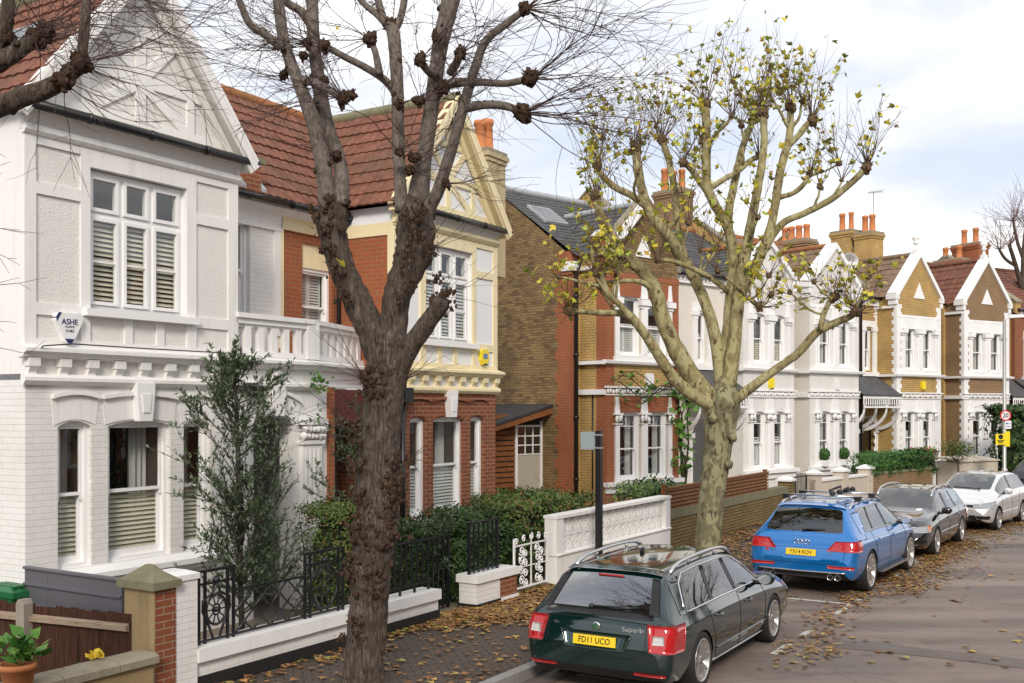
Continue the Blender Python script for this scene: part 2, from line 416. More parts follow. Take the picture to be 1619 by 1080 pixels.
def sash(par, x0, x1, z0, z1, y, T=None, room=None, meet=0.5, top=0, lattice=False, blind=None, b0=0.0, b1=1.0, fm=None, name='window', dep=0.1, bmat=None, fw=0.055):
    """double-hung sash window; y is the wall face; blind: slat / shutter / drape"""
    fm = fm or TRIM
    mb = MB(T); zm = z0+(z1-z0)*meet
    rect_frame(mb, x0, x1, z0, z1, y+dep-0.02, y+dep+0.1, fw, wb=0.05)
    a, b = x0+fw-0.004, x1-fw+0.004
    rect_frame(mb, a, b, zm-0.02, z1-fw+0.004, y+dep+0.012, y+dep+0.05, 0.045, wb=0.04)
    rect_frame(mb, a, b, z0+0.046, zm+0.02, y+dep+0.053, y+dep+0.092, 0.045, wb=0.085, wt=0.04)
    for xx in (a+0.002, b-0.047):                                  # sash horns
        mb.prism([(xx, zm-0.02), (xx+0.045, zm-0.02), (xx+0.03, zm-0.085), (xx+0.012, zm-0.085)], y+dep+0.014, y+dep+0.048)
    zt = None
    if top:
        zt = zm+(z1-zm)*0.62
        mb.box(a+0.045, b-0.045, y+dep+0.02, y+dep+0.042, zt-0.012, zt+0.012)
        for k in range(1, top):
            xx = a+0.045+(b-a-0.09)*k/top
            mb.box(xx-0.011, xx+0.011, y+dep+0.021, y+dep+0.041, zt+0.012, z1-fw-0.04)
    w = mb.obj(name, [fm], par)
    pb = MB(T)
    q = lambda yy, za, zb: pb.face([(a+0.04, yy, za), (b-0.04, yy, za), (b-0.04, yy, zb), (a+0.04, yy, zb)])
    q(y+dep+0.034, zm+0.01, z1-fw-0.03); q(y+dep+0.074, z0+0.12, zm-0.01)
    pb.obj('pane', [GLASS], w)
    if lattice and zt:
        lb = MB(T); n = 5
        for k in range(-2, n+3):
            for sg in (1, -1):
                xa = a+0.045+(b-a-0.09)*k/n; xb = xa+sg*(z1-fw-0.05-zt)*0.7
                lo, hi = a+0.045, b-0.045
                pa, pb_ = Vector((xa, y+dep+0.03, zt)), Vector((xb, y+dep+0.03, z1-fw-0.05))
                if lo <= pa.x <= hi and lo <= pb_.x <= hi: lb.bar(pa, pb_, 0.01, 0.008)
        lb.obj('leaded_light', [LEAD], w)
    if blind:
        bb = MB(T); h = z1-z0; za, zb = z0+0.06+(h-0.1)*b0, z0+0.06+(h-0.1)*b1
        if blind == 'slat': slats(bb, a, b, za, zb, y+dep+0.125)
        elif blind == 'shutter':
            n = 2
            for k in range(n):
                xa, xb = a+(b-a)*k/n+0.004, a+(b-a)*(k+1)/n-0.004
                rect_frame(bb, xa, xb, za, zb, y+dep+0.13, y+dep+0.16, 0.04)
                slats(bb, xa+0.04, xb-0.04, za+0.04, zb-0.04, y+dep+0.145, 0.05, 0.055, 0.9)
        elif blind == 'drape': drape(bb, a, b, za, zb, y+dep+0.2, max(2, int((b-a)*7)))
        elif blind == 'drapes':
            drape(bb, a, a+(b-a)*0.3, za, zb, y+dep+0.2, 3); drape(bb, b-(b-a)*0.3, b, za, zb, y+dep+0.2, 3)
        bb.obj('blind' if blind in ('slat', 'shutter') else 'curtain', [bmat or (BLIND if blind == 'slat' else BLINDW if blind == 'shutter' else CURTAIN)], w)
    if room is not None:
        if T is None: room_box(room, x0, x1, z0, z1, y+dep+0.05, y+dep+1.3)
        else:
            r2 = MB(T); room_box(r2, x0, x1, z0, z1, y+dep+0.05, y+dep+0.9)
            o = len(room.v); room.v += r2.v; room.f += [[i+o for i in f] for f in r2.f]; room.m += r2.m; room.s += r2.s
    return w

def arch_head(mb, x0, x1, zt, rise, y0, y1, m=0, n=10):
    """fills the corners above a segmental arch"""
    for sgn in (0, 1):
        poly = []
        for k in range(n//2+1):
            t = k/n if not sgn else 1-k/n
            poly.append((x0+(x1-x0)*t, zt-rise*(2*t-1)**2))
        poly.append((x0 if not sgn else x1, zt+0.001))
        P = [poly[-1]]+poly[:-1]
        if sgn: P = P[::-1]
        mb.prism(P, y0, y1, 'y', m)

def tiles(mb, P, U, V, gauge=0.3, wl=0.24, amp=0.022, m=0, lift=0.03, jit=0.006, sub=6):
    P, U, V = Vector(P), Vector(U), Vector(V); Lu, Lv = U.length, V.length; u, v = U/Lu, V/Lv; n = u.cross(v)
    rows = max(1, int(round(Lv/gauge))); g = Lv/rows; cols = max(2, int(Lu/wl*sub))
    for i in range(rows):
        low, high, und = [], [], []
        off = R.uniform(-jit, jit)
        for k in range(cols+1):
            x = Lu*k/cols; ph = (x/wl) % 1.0
            w = amp*abs(sin(ph*pi))**0.7 if amp else 0
            tj = R.uniform(-jit, jit) if k % sub == 0 else (tj if k else 0)
            a = P+u*x+v*(i*g-0.03+tj)+n*(lift+w+off); b = P+u*x+v*((i+1)*g+0.02)+n*(w*1.0)
            low.append(mb.pt(a)); high.append(mb.pt(b)); und.append(mb.pt(a-n*(0.026+w*0.3)))
        for k in range(cols):
            mb.idx([low[k], low[k+1], high[k+1], high[k]], m)
            mb.idx([und[k], und[k+1], low[k+1], low[k]], m)

def gutter(mb, p, q, r=0.055, m=0):
    """half-round gutter"""
    p, q = Vector(p), Vector(q)
    mb.tube([p, q], r, 10, m)
    d = (q-p).normalized(); n = int((q-p).length/0.9)
    for k in range(n+1):
        c = p+(q-p)*(k/max(1, n)); mb.tube([c-d*0.03, c+d*0.03], r*1.18, 10, m)

def pot(mb, c, h=0.75, r=0.13, n=14, m=0):
    x, y, z = c
    mb.lathe([(r*1.25, 0), (r*1.25, 0.06), (r, 0.09), (r*0.86, h-0.14), (r*1.05, h-0.12), (r*1.05, h-0.05), (r*0.95, h), (r*0.72, h), (r*0.68, h-0.3)], (x, y, z), n, m=m)

def chimney(par, x0, x1, y0, y1, z0, z1, mat, pots, cap=None, potm=None, steps=3):
    mb = MB(); mb.box(x0, x1, y0, y1, z0, z1-0.3)
    for k in range(steps):
        e = 0.035*(k+1) if k < 2 else 0.035
        mb.box(x0-e, x1+e, y0-e, y1+e, z1-0.3+0.1*k+0.001, z1-0.2+0.1*k, 1 if cap and k == steps-1 else 0)
    ch = mb.obj('chimney', [mat, cap or mat], par)
    for p in pots:
        pb = MB(); pot(pb, (p[0], p[1], z1-0.02), p[2] if len(p) > 2 else 0.75, p[3] if len(p) > 3 else 0.13)
        pb.obj('chimney_pot', [potm or POT], ch)
    return ch

def boards(mb, segs, y0, y1, m=0):
    for s_ in segs: mb.box(s_[0], s_[1], y0, y1, s_[2], s_[3], m)

# ---------------------------------------------------------------- the pair of gabled houses
WHx0 = N.x(40, 11.2)
WH = N.sub(WHx0, 11.2)
def gable_bay(h, xa, xb, flip, wall, panel, board, trim, roofm, roof2, rm):
    """square two-storey bay with a framed gable; xa < xb are its corners in house coordinates"""
    w = xb-xa
    fx = (lambda t: xa+t) if not flip else (lambda t: xb-t)
    def hole(a, b, c, d): return (min(fx(a), fx(b)), max(fx(a), fx(b)), c, d)
    # ground floor
    G = [hole(0.42, 0.89, 1.25, 3.04), hole(1.13, 2.10, 1.25, 3.04), hole(2.32, 2.80, 1.25, 3.04)]
    wb = MB(); wb.wall(xa, xb, 0, 3.53, G, 0, 0.14)
    wb.face([(xa, 0, 0), (xa, 0, 3.53), (xa, 7, 3.53), (xa, 7, 0)]); wb.face([(xb, 0, 0), (xb, 7, 0), (xb, 7, 3.53), (xb, 0, 3.53)])
    for g in G: arch_head(wb, g[0]-0.001, g[1]+0.001, g[3], 0.07, 0.004, 0.13)
    wb.obj('ground_floor_wall', [wall], h)
    db = MB()
    for g in G:
        e = 0.09; n = 10
        for k in range(n):                                     # hood mould, a raised segmental band
            t0, t1 = k/n, (k+1)/n
            f = lambda t: (g[0]-e+(g[1]-g[0]+2*e)*t, 3.36-0.05*(2*t-1)**2)
            p, q = f(t0), f(t1)
            db.prism([p, q, (q[0], q[1]+0.05), (p[0], p[1]+0.05)], -0.06, 0.0)
            f2 = lambda t: (g[0]-e*0.6+(g[1]-g[0]+1.2*e)*t, 3.06-0.07*(2*t-1)**2)
            p, q = f2(t0), f2(t1); p2, q2 = f(t0), f(t1)
            db.prism([p, q, (q2[0], q2[1]), (p2[0], p2[1])], -0.009, 0.0)
    k0 = (G[1][0]+G[1][1])/2
    db.prism([(k0-0.10, 3.03), (k0+0.10, 3.03), (k0+0.14, 3.42), (k0+0.14, 3.52), (k0-0.14, 3.52), (k0-0.14, 3.42)], -0.12, 0.0, m=1)
    db.prism([(k0-0.05, 3.14), (k0+0.05, 3.14), (k0+0.075, 3.38), (k0-0.075, 3.38)], -0.135, -0.12, m=1)
    db.obj('window_hood', [wall if wall is RBRICK else WHITE, TRIM], h)
    sb = MB(); sl, sr = min(fx(0.36), fx(2.9)), max(fx(0.36), fx(2.9))
    sb.prism([(-0.13, 1.17), (-0.13, 1.10), (0.1, 1.10), (0.1, 1.252), (-0.02, 1.24)], sl, sr, 'x'); sb.prism([(-0.05, 1.02), (0.0, 1.02), (0.0, 1.10), (-0.09, 1.10)], sl+0.05, sr-0.05, 'x')
    sb.obj('window_sill', [TRIM], h)
    for i, g in enumerate(G):
        wn_ = sash(h, g[0], g[1], g[2], g[3], 0.02, room=rm, meet=0.5, blind='slat', b1=0.5, dep=0.07, bmat=BLIND if wall is not RBRICK else BLINDW)
        cu_ = MB(); ww = g[1]-g[0]; drape(cu_, g[0]+.05, g[0]+.05+ww*.3, 1.3, 3.0, .42, 3); drape(cu_, g[1]-.05-ww*.3, g[1]-.05, 1.3, 3.0, .42, 3); cu_.obj('curtain', [CURTAIN], wn_)
    # string course with brackets
    cb = MB()
    cb.prism([(0, 3.47), (-0.05, 3.47), (-0.09, 3.52), (-0.09, 3.56), (-0.05, 3.6), (0, 3.6)], xa-0.06, xb+0.06, 'x', 0)
    cb.prism([(0, 3.78), (-0.11, 3.80), (-0.13, 3.84), (-0.17, 3.86), (-0.17, 3.90), (0, 3.95)], xa-0.1, xb+0.1, 'x', 0)
    for px in (47, 97, 141, 184, 224, 264, 301, 336):
        t = WH.x(px); c = fx(t)
        cb.box(c-0.075, c+0.075, -0.10, 0, 3.69, 3.79, 0); cb.box(c-0.055, c+0.055, -0.05, 0, 3.6, 3.69, 0)
        cb.prism([(-0.05, 3.69), (-0.05, 3.62), (-0.10, 3.69)], c-0.055, c+0.055, 'x', 0)
    cb.face([(xa, -0.003, 3.58), (xb, -0.003, 3.58), (xb, -0.003, 3.8), (xa, -0.003, 3.8)], 1)
    cb.obj('string_course', [trim, panel], h)
    # first floor, render panels between boards
    F1 = hole(0.85, 2.36, 4.42, 6.17)
    ub = MB(); ub.wall(xa, xb, 3.8, 6.7, [F1], 0.0, 0.14, 0, 1)
    ub.face([(xa, 0, 3.6), (xa, 0, 6.7), (xa, 7, 6.7), (xa, 7, 3.6)], 2); ub.face([(xb, 0, 3.6), (xb, 7, 3.6), (xb, 7, 6.7), (xb, 0, 6.7)], 2)
    ub.obj('first_floor_wall', [panel, TRIM, WHITE if wall is not RBRICK else OBRICK], h)
    bb = MB()
    V = [(0.0, 0.12), (0.72, 0.85), (2.36, 2.52), (3.1, 3.25)]
    for a, b in V: bb.box(fx(a), fx(b), -0.03, 0.0, 3.93, 6.43)
    hz = [(0.12, 0.72, 5.72, 5.86), (0.12, 0.72, 4.30, 4.44), (2.52, 3.1, 5.72, 5.86), (2.52, 3.1, 4.30, 4.44), (0.12, 3.1, 3.93, 4.02),
          (0.12, 0.72, 6.3, 6.43), (2.52, 3.1, 6.3, 6.43), (0.85, 2.36, 6.17, 6.43)]
    for a, b, c, d in hz: bb.box(fx(a), fx(b), -0.028, 0.0, c, d)
    for a, b in ((1.36, 1.48), (1.86, 1.98)): bb.box(fx(a), fx(b), -0.029, 0.0, 4.02, 4.33)
    if wall is RBRICK: bb.prism([(0, 6.40), (-0.05, 6.40), (-0.10, 6.46), (-0.10, 6.52), (0, 6.56)], xa-0.05, xb+0.05, 'x')
    else: bb.prism([(0, 6.40), (-0.05, 6.40), (-0.085, 6.44), (-0.085, 6.50), (-0.04, 6.53), (0, 6.53)], xa-0.05, xb+0.05, 'x')
    if wall is RBRICK: bb.box(xa-0.02, xa, 0.12, 1.3, 6.2, 6.42); fw_ = MB(); fw_.box(xa-0.012, xa, 0.0, 1.3, 6.42, 6.7); fw_.obj('eaves_panel', [WPANEL], h)
    bb.box(xa-0.03, xa, -0.03, 0.12, 3.93, 6.43); bb.box(xb, xb+0.03, -0.03, 0.12, 3.93, 6.43)
    bb.obj('timber_boards', [board], h)
    fb = MB(); fb.prism([(0.0, 6.5), (-0.03, 6.53), (-0.16, 6.68), (-0.16, 6.74), (0.0, 6.74)], xa-0.02, xb+0.02, 'x')
    fb.obj('eaves_cove', [ROUGHCAST if wall is not RBRICK else WPANEL], h)
    sb = MB(); sb.box(fx(0.74), fx(2.5), -0.12, 0.1, 4.33, 4.42); sb.obj('window_sill', [TRIM], h)
    # casement window, three lights under a transom
    x0, x1 = F1[0], F1[1]; z0, z1, zt = 4.43, 6.16, 5.62
    mb = MB(); rect_frame(mb, x0, x1, z0, z1, 0.08, 0.2, 0.06)
    third = (x1-x0-0.12)/3
    for k in (1, 2): mb.box(x0+0.06+third*k-0.035, x0+0.06+third*k+0.035, 0.085, 0.195, z0+0.06, z1-0.06)
    mb.box(x0+0.06, x1-0.06, 0.087, 0.193, zt-0.035, zt+0.035)
    pn = MB(); bl = MB()
    for k in range(3):
        a, b = x0+0.06+third*k+(0.035 if k else 0), x0+0.06+third*(k+1)-(0.035 if k < 2 else 0)
        rect_frame(mb, a, b, zt+0.035, z1-0.06, 0.06, 0.12, 0.045); rect_frame(mb, a, b, z0+0.06, zt-0.035, 0.06, 0.12, 0.045)
        mb.box(a+0.045, b-0.045, 0.075, 0.105, 5.02, 5.045)
        pn.face([(a+0.04, 0.09, zt+0.07), (b-0.04, 0.09, zt+0.07), (b-0.04, 0.09, z1-0.1), (a+0.04, 0.09, z1-0.1)])
        pn.face([(a+0.04, 0.092, z0+0.1), (b-0.04, 0.092, z0+0.1), (b-0.04, 0.092, zt-0.07), (a+0.04, 0.092, zt-0.07)])
    slats(bl, x0+0.07, x1-0.07, z0+0.06, zt, 0.15, 0.062, 0.058, 0.85)
    wn = mb.obj('casement_window', [TRIM], h); pn.obj('pane', [GLASS], wn); bl.obj('blind', [BLIND if wall is not RBRICK else BLINDW], wn)
    room_box(rm, x0, x1, z0, z1, 0.2, 1.5)
    # gable
    ax, az = (xa+xb)/2-0.02, 8.92; ez = 6.72; e = 0.16
    gb = MB()
    gb.face([(xa-e-.02, 0.0, ez-.04), (xb+e+.02, 0.0, ez-.04), (ax, 0.0, az)], 0)
    gb.obj('gable_wall', [panel], h)
    gm = MB(); cx = ax; hw = w/2+e; slope = (az-ez)/hw
    edge = lambda z: hw*(az-0.12-z)/(az-ez)                       # half-width of the gable at height z
    gm.box(cx-hw+0.12, cx+hw-0.12, -0.03, 0, ez, ez+0.2); gm.box(cx-edge(7.45), cx+edge(7.45), -0.028, 0, 7.36, 7.50)
    gm.box(cx-edge(8.12), cx+edge(8.12), -0.028, 0, 8.02, 8.13)
    gm.box(cx-0.075, cx+0.075, -0.031, 0, ez+0.2, az-0.3)
    for sg in (-1, 1):
        a = cx+sg*0.82
        gm.box(min(a-0.06, a+0.06), max(a-0.06, a+0.06), -0.029, 0, ez+0.2, 7.36)
        gm.bar((cx+sg*0.07, -0.013, 7.36), (cx+sg*0.76, -0.013, ez+0.2), 0.13, 0.027)
        gm.bar((cx+sg*0.07, -0.013, 7.50), (cx+sg*0.55, -0.013, 8.02), 0.13, 0.027)
        gm.bar((cx+sg*1.02, -0.013, 7.32), (cx+sg*1.42, -0.013, ez+0.2), 0.11, 0.026)
    gm.obj('gable_framing', [board], h)
    vb = MB()
    for sg in (-1, 1):
        p, q = Vector((cx+sg*(hw+0.04), 0, ez-0.03)), Vector((cx, 0, az+0.03))
        d = (q-p).normalized()
        vb.bar(p+Vector((0, -0.16, 0)), q+Vector((0, -0.16, 0)), 0.035, 0.24)                       # soffit strip
        vb.bar(p+Vector((-sg*.04, -0.13, -0.11)), q+Vector((0, -0.13, -0.11)), 0.02, 0.21)
        vb.bar(p+Vector((0, -0.26, -0.06)), q+Vector((0, -0.26, -0.06)), 0.16, 0.03)
        vb.bar(p+Vector((-sg*0.05, -0.225, -0.12)), q+Vector((0, -0.225, -0.12)), 0.10, 0.03)
        vb.bar(p+Vector((-sg*0.15, -0.06, -0.14)), q+Vector((0, -0.06, -0.22)), 0.10, 0.05)
    vb.obj('bargeboard', [board], h)
    gt = MB(); gutter(gt, (xa-0.2, -0.22, 6.70), (xb+0.2, -0.22, 6.70)); gt.obj('gutter', [PLASTIC], h)
    rb = MB()
    tiles(rb, (cx-hw, -0.24, ez), (0, 3.44, 0), (hw, 0, az-ez), m=0) if False else None
    for sg in (-1, 1):
        U = Vector((0, 3.6, 0)) if sg > 0 else Vector((0, -3.6, 0))
        P = Vector((cx+sg*hw, -0.26 if sg > 0 else 3.34, ez))
        tiles(rb, P, U, Vector((-sg*hw, 0, az-ez)), 0.31, 0.19, 0.022)
    for k in range(9):
        rb.lathe([(0.12, 0), (0.115, 0.4)], (cx, -0.25+0.4*k, az), 10, 'y', 1)
    for k in range(int(w/0.12)): # skirt of tiles behind the gutter
        x = xa-0.12+0.12*k+R.uniform(-.01, .01); rb.prism([(-0.2, 6.735), (-0.19, 6.775), (-0.005, 6.82), (-0.005, 6.75)], x, x+0.112, 'x', 1)
    rb.obj('roof', [roofm, roof2], h)

def white_house():
    o = WH.w(0, 0)
    h = thing('white_house', 'white rendered gabled house with slatted blinds, nearest of the row', 'house', o, WH.a)
    rm = MB()
    gable_bay(h, 0.0, 3.25, False, WBRICK, ROUGHCAST, WHITE, WHITE, RTILE, MOSSY, rm)
    # recess: first-floor wall behind the balcony
    yr = 1.3
    G = (4.36, 4.80, 4.6, 6.25)
    wb = MB(); wb.wall(3.25, 5.46, 3.7, 6.7, [G], yr, 0.12); wb.obj('recess_wall', [WBRICK], h)
    sash(h, *G, yr, room=rm, meet=0.5)
    tb = MB(); tb.box(3.25, 5.5, yr-0.05, yr, 6.15, 6.4, 0); tb.box(5.33, 5.46, yr-0.04, yr, 4.4, 6.15, 0); tb.box(4.3, 4.86, yr-0.08, yr, 4.5, 4.6)
    tb.prism([(yr, 6.36), (yr-0.07, 6.40), (yr-0.1, 6.45), (yr, 6.5)], 3.25, 5.47, 'x')
    tb.obj('recess_trim', [WHITE], h)
    # porch front with an arch, flush with the bay
    A = (3.62, 4.46, 0, 3.1)
    pb = MB(); pb.wall(3.25, 5.2, 0, 3.53, [A], 0.012, 0.3)
    arch_head(pb, 3.62, 4.46, 3.1, 0.16, 0.016, 0.3)
    pb.face([(5.2, 0.012, 0), (5.2, 1.3, 0), (5.2, 1.3, 3.53), (5.2, 0.012, 3.53)])
    pb.face([(3.25, 1.35, 3.2), (5.25, 1.35, 3.2), (5.25, 0.3, 3.2), (3.25, 0.3, 3.2)])
    pb.obj('porch_wall', [WHITE], h)
    d = MB()
    for k in range(10):
        f = lambda t, e, z: (3.62-e+(0.84+2*e)*t, z-0.16*(2*t-1)**2)
        p, q, p2, q2 = f(k/10, 0.03, 3.13), f((k+1)/10, 0.03, 3.13), f(k/10, 0.12, 3.42), f((k+1)/10, 0.12, 3.42)
        d.prism([p, q, q2, p2], -0.015, 0.012)
        d.prism([p2, q2, (q2[0], q2[1]+0.05), (p2[0], p2[1]+0.05)], -0.06, 0.012)
    d.prism([(3.95, 3.08), (4.13, 3.08), (4.17, 3.42), (4.17, 3.5), (3.91, 3.5), (3.91, 3.42)], -0.11, 0.012)
    d.lathe([(0.0, 0.0), (0.15, 0.0), (0.15, 0.06), (0.1, 0.1)], (4.04, -0.06, 3.62), 16, 'y')
    # pilaster with a leafy capital
    d.box(4.52, 5.06, -0.10, 0.012, 0, 0.5); d.box(4.58, 5.0, -0.07, 0.012, 0.5, 2.64)
    for k in range(4): d.box(4.62+k*0.095, 4.665+k*0.095, -0.085, -0.07, 0.6, 2.55)
    d.box(4.54, 5.04, -0.1, 0.012, 2.64, 2.70); d.box(4.52, 5.08, -0.13, 0.012, 2.94, 3.02)
    for r_ in range(2):
        for k in range(6):
            d.blob((4.58+k*0.088+0.02*r_, -0.075-0.02*r_, 2.76+0.11*r_), 0.062, 1, 0.5, 3, seed=k+7*r_)
    d.obj('porch_moulding', [WHITE], h)
    db = MB(); db.box(3.7, 4.5, 1.28, 1.33, 0.25, 2.45); db.box(3.25, 3.7, 1.29, 1.32, 0, 3.2); db.box(4.5, 5.2, 1.29, 1.32, 0, 3.2)
    for a, b in ((3.78, 4.06), (4.14, 4.42)):
        rect_frame(db, a, b, 0.4, 1.1, 1.262, 1.281, 0.03); rect_frame(db, a, b, 1.3, 2.35, 1.262, 1.281, 0.03)
    dr = db.obj('front_door', [GREYDOOR], h)
    hb = MB(); hb.lathe([(0.0, -0.05), (0.035, -0.05), (0.035, -0.02), (0.015, 0)], (4.44, 1.27, 1.25), 10, 'y'); hb.obj('door_knob', [LEAD], dr)
    # balcony
    bal = MB()
    sg = [((3.25, 0.0), (4.82, 0.0), 6), ((4.82, 0.0), (7.0, 0.72), 8)]
    for (p, q, n) in sg:
        p, q = Vector(p), Vector(q); L = (q-p).length; a = math.atan2(q.y-p.y, q.x-p.x)
        m = MB(Matrix.Translation((p.x, p.y, 0)) @ Matrix.Rotation(a, 4, 'Z'))
        m.box(0, L, -0.02, 0.14, 3.95, 4.03); m.box(0, L, -0.03, 0.16, 4.42, 4.5); m.box(0, L, -0.07, 0.19, 4.5, 4.57)
        pitch = L/n
        for k in range(n):
            x0 = k*pitch; r_ = 0.078; xc = x0+pitch/2
            for xs in ((x0, xc-r_), (xc+r_, x0+pitch)): m.box(xs[0], xs[1], 0, 0.085, 4.03, 4.33)
            for s_ in (-1, 1):
                poly = [(xc+s_*r_*cos(t*pi/2/5), 4.33+r_*sin(t*pi/2/5)) for t in range(6)]+[(xc, 4.421), (xc+s_*pitch/2, 4.421), (xc+s_*pitch/2, 4.33)]
                m.prism(poly if s_ > 0 else poly[::-1], 0.001, 0.084)
        m.prism([(0, 3.78), (-0.11, 3.80), (-0.13, 3.84), (-0.17, 3.86), (-0.17, 3.90), (0, 3.95)], 0, L+0.05, 'x')
        m.prism([(0, 3.47), (-0.05, 3.47), (-0.09, 3.52), (-0.09, 3.56), (0, 3.6)], 0, L+0.03, 'x')
        m.box(0, L, 0.001, 0.14, 3.53, 3.95)
        o_ = len(bal.v); bal.v += m.v; bal.f += [[i+o_ for i in f] for f in m.f]; bal.m += m.m; bal.s += m.s
    bal.box(4.7, 4.96, -0.05, 0.2, 3.95, 4.52); bal.face([(3.25, 1.3, 3.9), (7.0, 1.3, 3.9), (7.0, 0.7, 3.9), (4.8, 0.05, 3.9), (3.25, 0.05, 3.9)])
    bal.obj('balcony', [WHITE], h)
    # main roof over the recess, with the mossy party wall
    rb = MB(); tiles(rb, (2.9, 1.0, 6.62), (2.4, 0, 0), (0, 2.2, 2.32), 0.31, 0.19, 0.022)
    for k in range(6): rb.lathe([(0.12, 0), (0.115, 0.42)], (2.9+0.4*k, 3.22, 8.95), 10, 'x', 1)
    rb.face([(-0.1, 1.0, 6.62), (2.9, 1.0, 6.62), (2.9, 3.2, 8.94), (-0.1, 3.2, 8.94)]); rb.face([(-0.1, 3.2, 8.94), (5.3, 3.2, 8.94), (5.3, 7, 6.62), (-0.1, 7, 6.62)])
    rb.obj('main_roof', [RTILE, OTILE], h)
    gt = MB(); gutter(gt, (3.5, 0.95, 6.56), (5.4, 0.95, 6.56)); gt.obj('gutter', [PLASTIC], h)
    cv = MB(); cv.prism([(1.3, 6.36), (1.28, 6.38), (1.06, 6.5), (1.06, 6.6), (1.3, 6.62)], 3.25, 5.4, 'x'); cv.obj('eaves_cove', [ROUGHCAST], h)
    pw = MB(); pw.prism([(0.95, 6.62), (0.95, 7.08), (1.3, 7.12), (3.1, 9.0), (3.1, 8.8), (1.3, 6.9)], 4.42, 4.70, 'x', 0)
    pw.prism([(0.9, 7.08), (0.9, 7.17), (1.35, 7.2), (3.1, 9.07), (3.1, 9.0), (1.32, 7.1)], 4.36, 4.76, 'x', 1)
    pw.obj('party_wall', [RBRICK, MOSSY], h)
    lb = MB(); lb.prism([(0.98, 6.66), (2.6, 8.37), (2.6, 8.41), (0.98, 6.72)], 3.95, 4.42, 'x'); lb.prism([(0.98, 6.66), (1.3, 7.0), (1.3, 7.04), (0.98, 6.72)], 4.7, 4.85, 'x'); lb.obj('lead_flashing', [LEAD], h)
    sk = MB(Matrix.Translation((0.52, 1.1, 7.68)) @ Matrix.Rotation(-math.atan2(2.2, 1.78), 4, 'Y'))
    rect_frame(sk, -0.4, 0.4, -0.3, 0.3, 0, 0, 0.05) if False else None
    sk.box(-0.45, 0.45, -0.3, 0.3, 0.02, 0.09, 0); sk.box(-0.4, 0.4, -0.25, 0.25, 0.0901, 0.1, 1)
    sk.obj('skylight', [LEAD, CARGLASS], h)
    cb = MB(); cb.tube([(0.02, -.02, 3.75), (0.1, -.19, 3.92), (.5, -.17, 3.965), (1.6, -.175, 3.96), (3.2, -.17, 3.965)], .009, 5); cb.obj('cable', [PLASTIC], h)
    rm.obj('interior', [ROOM], h)
    return h

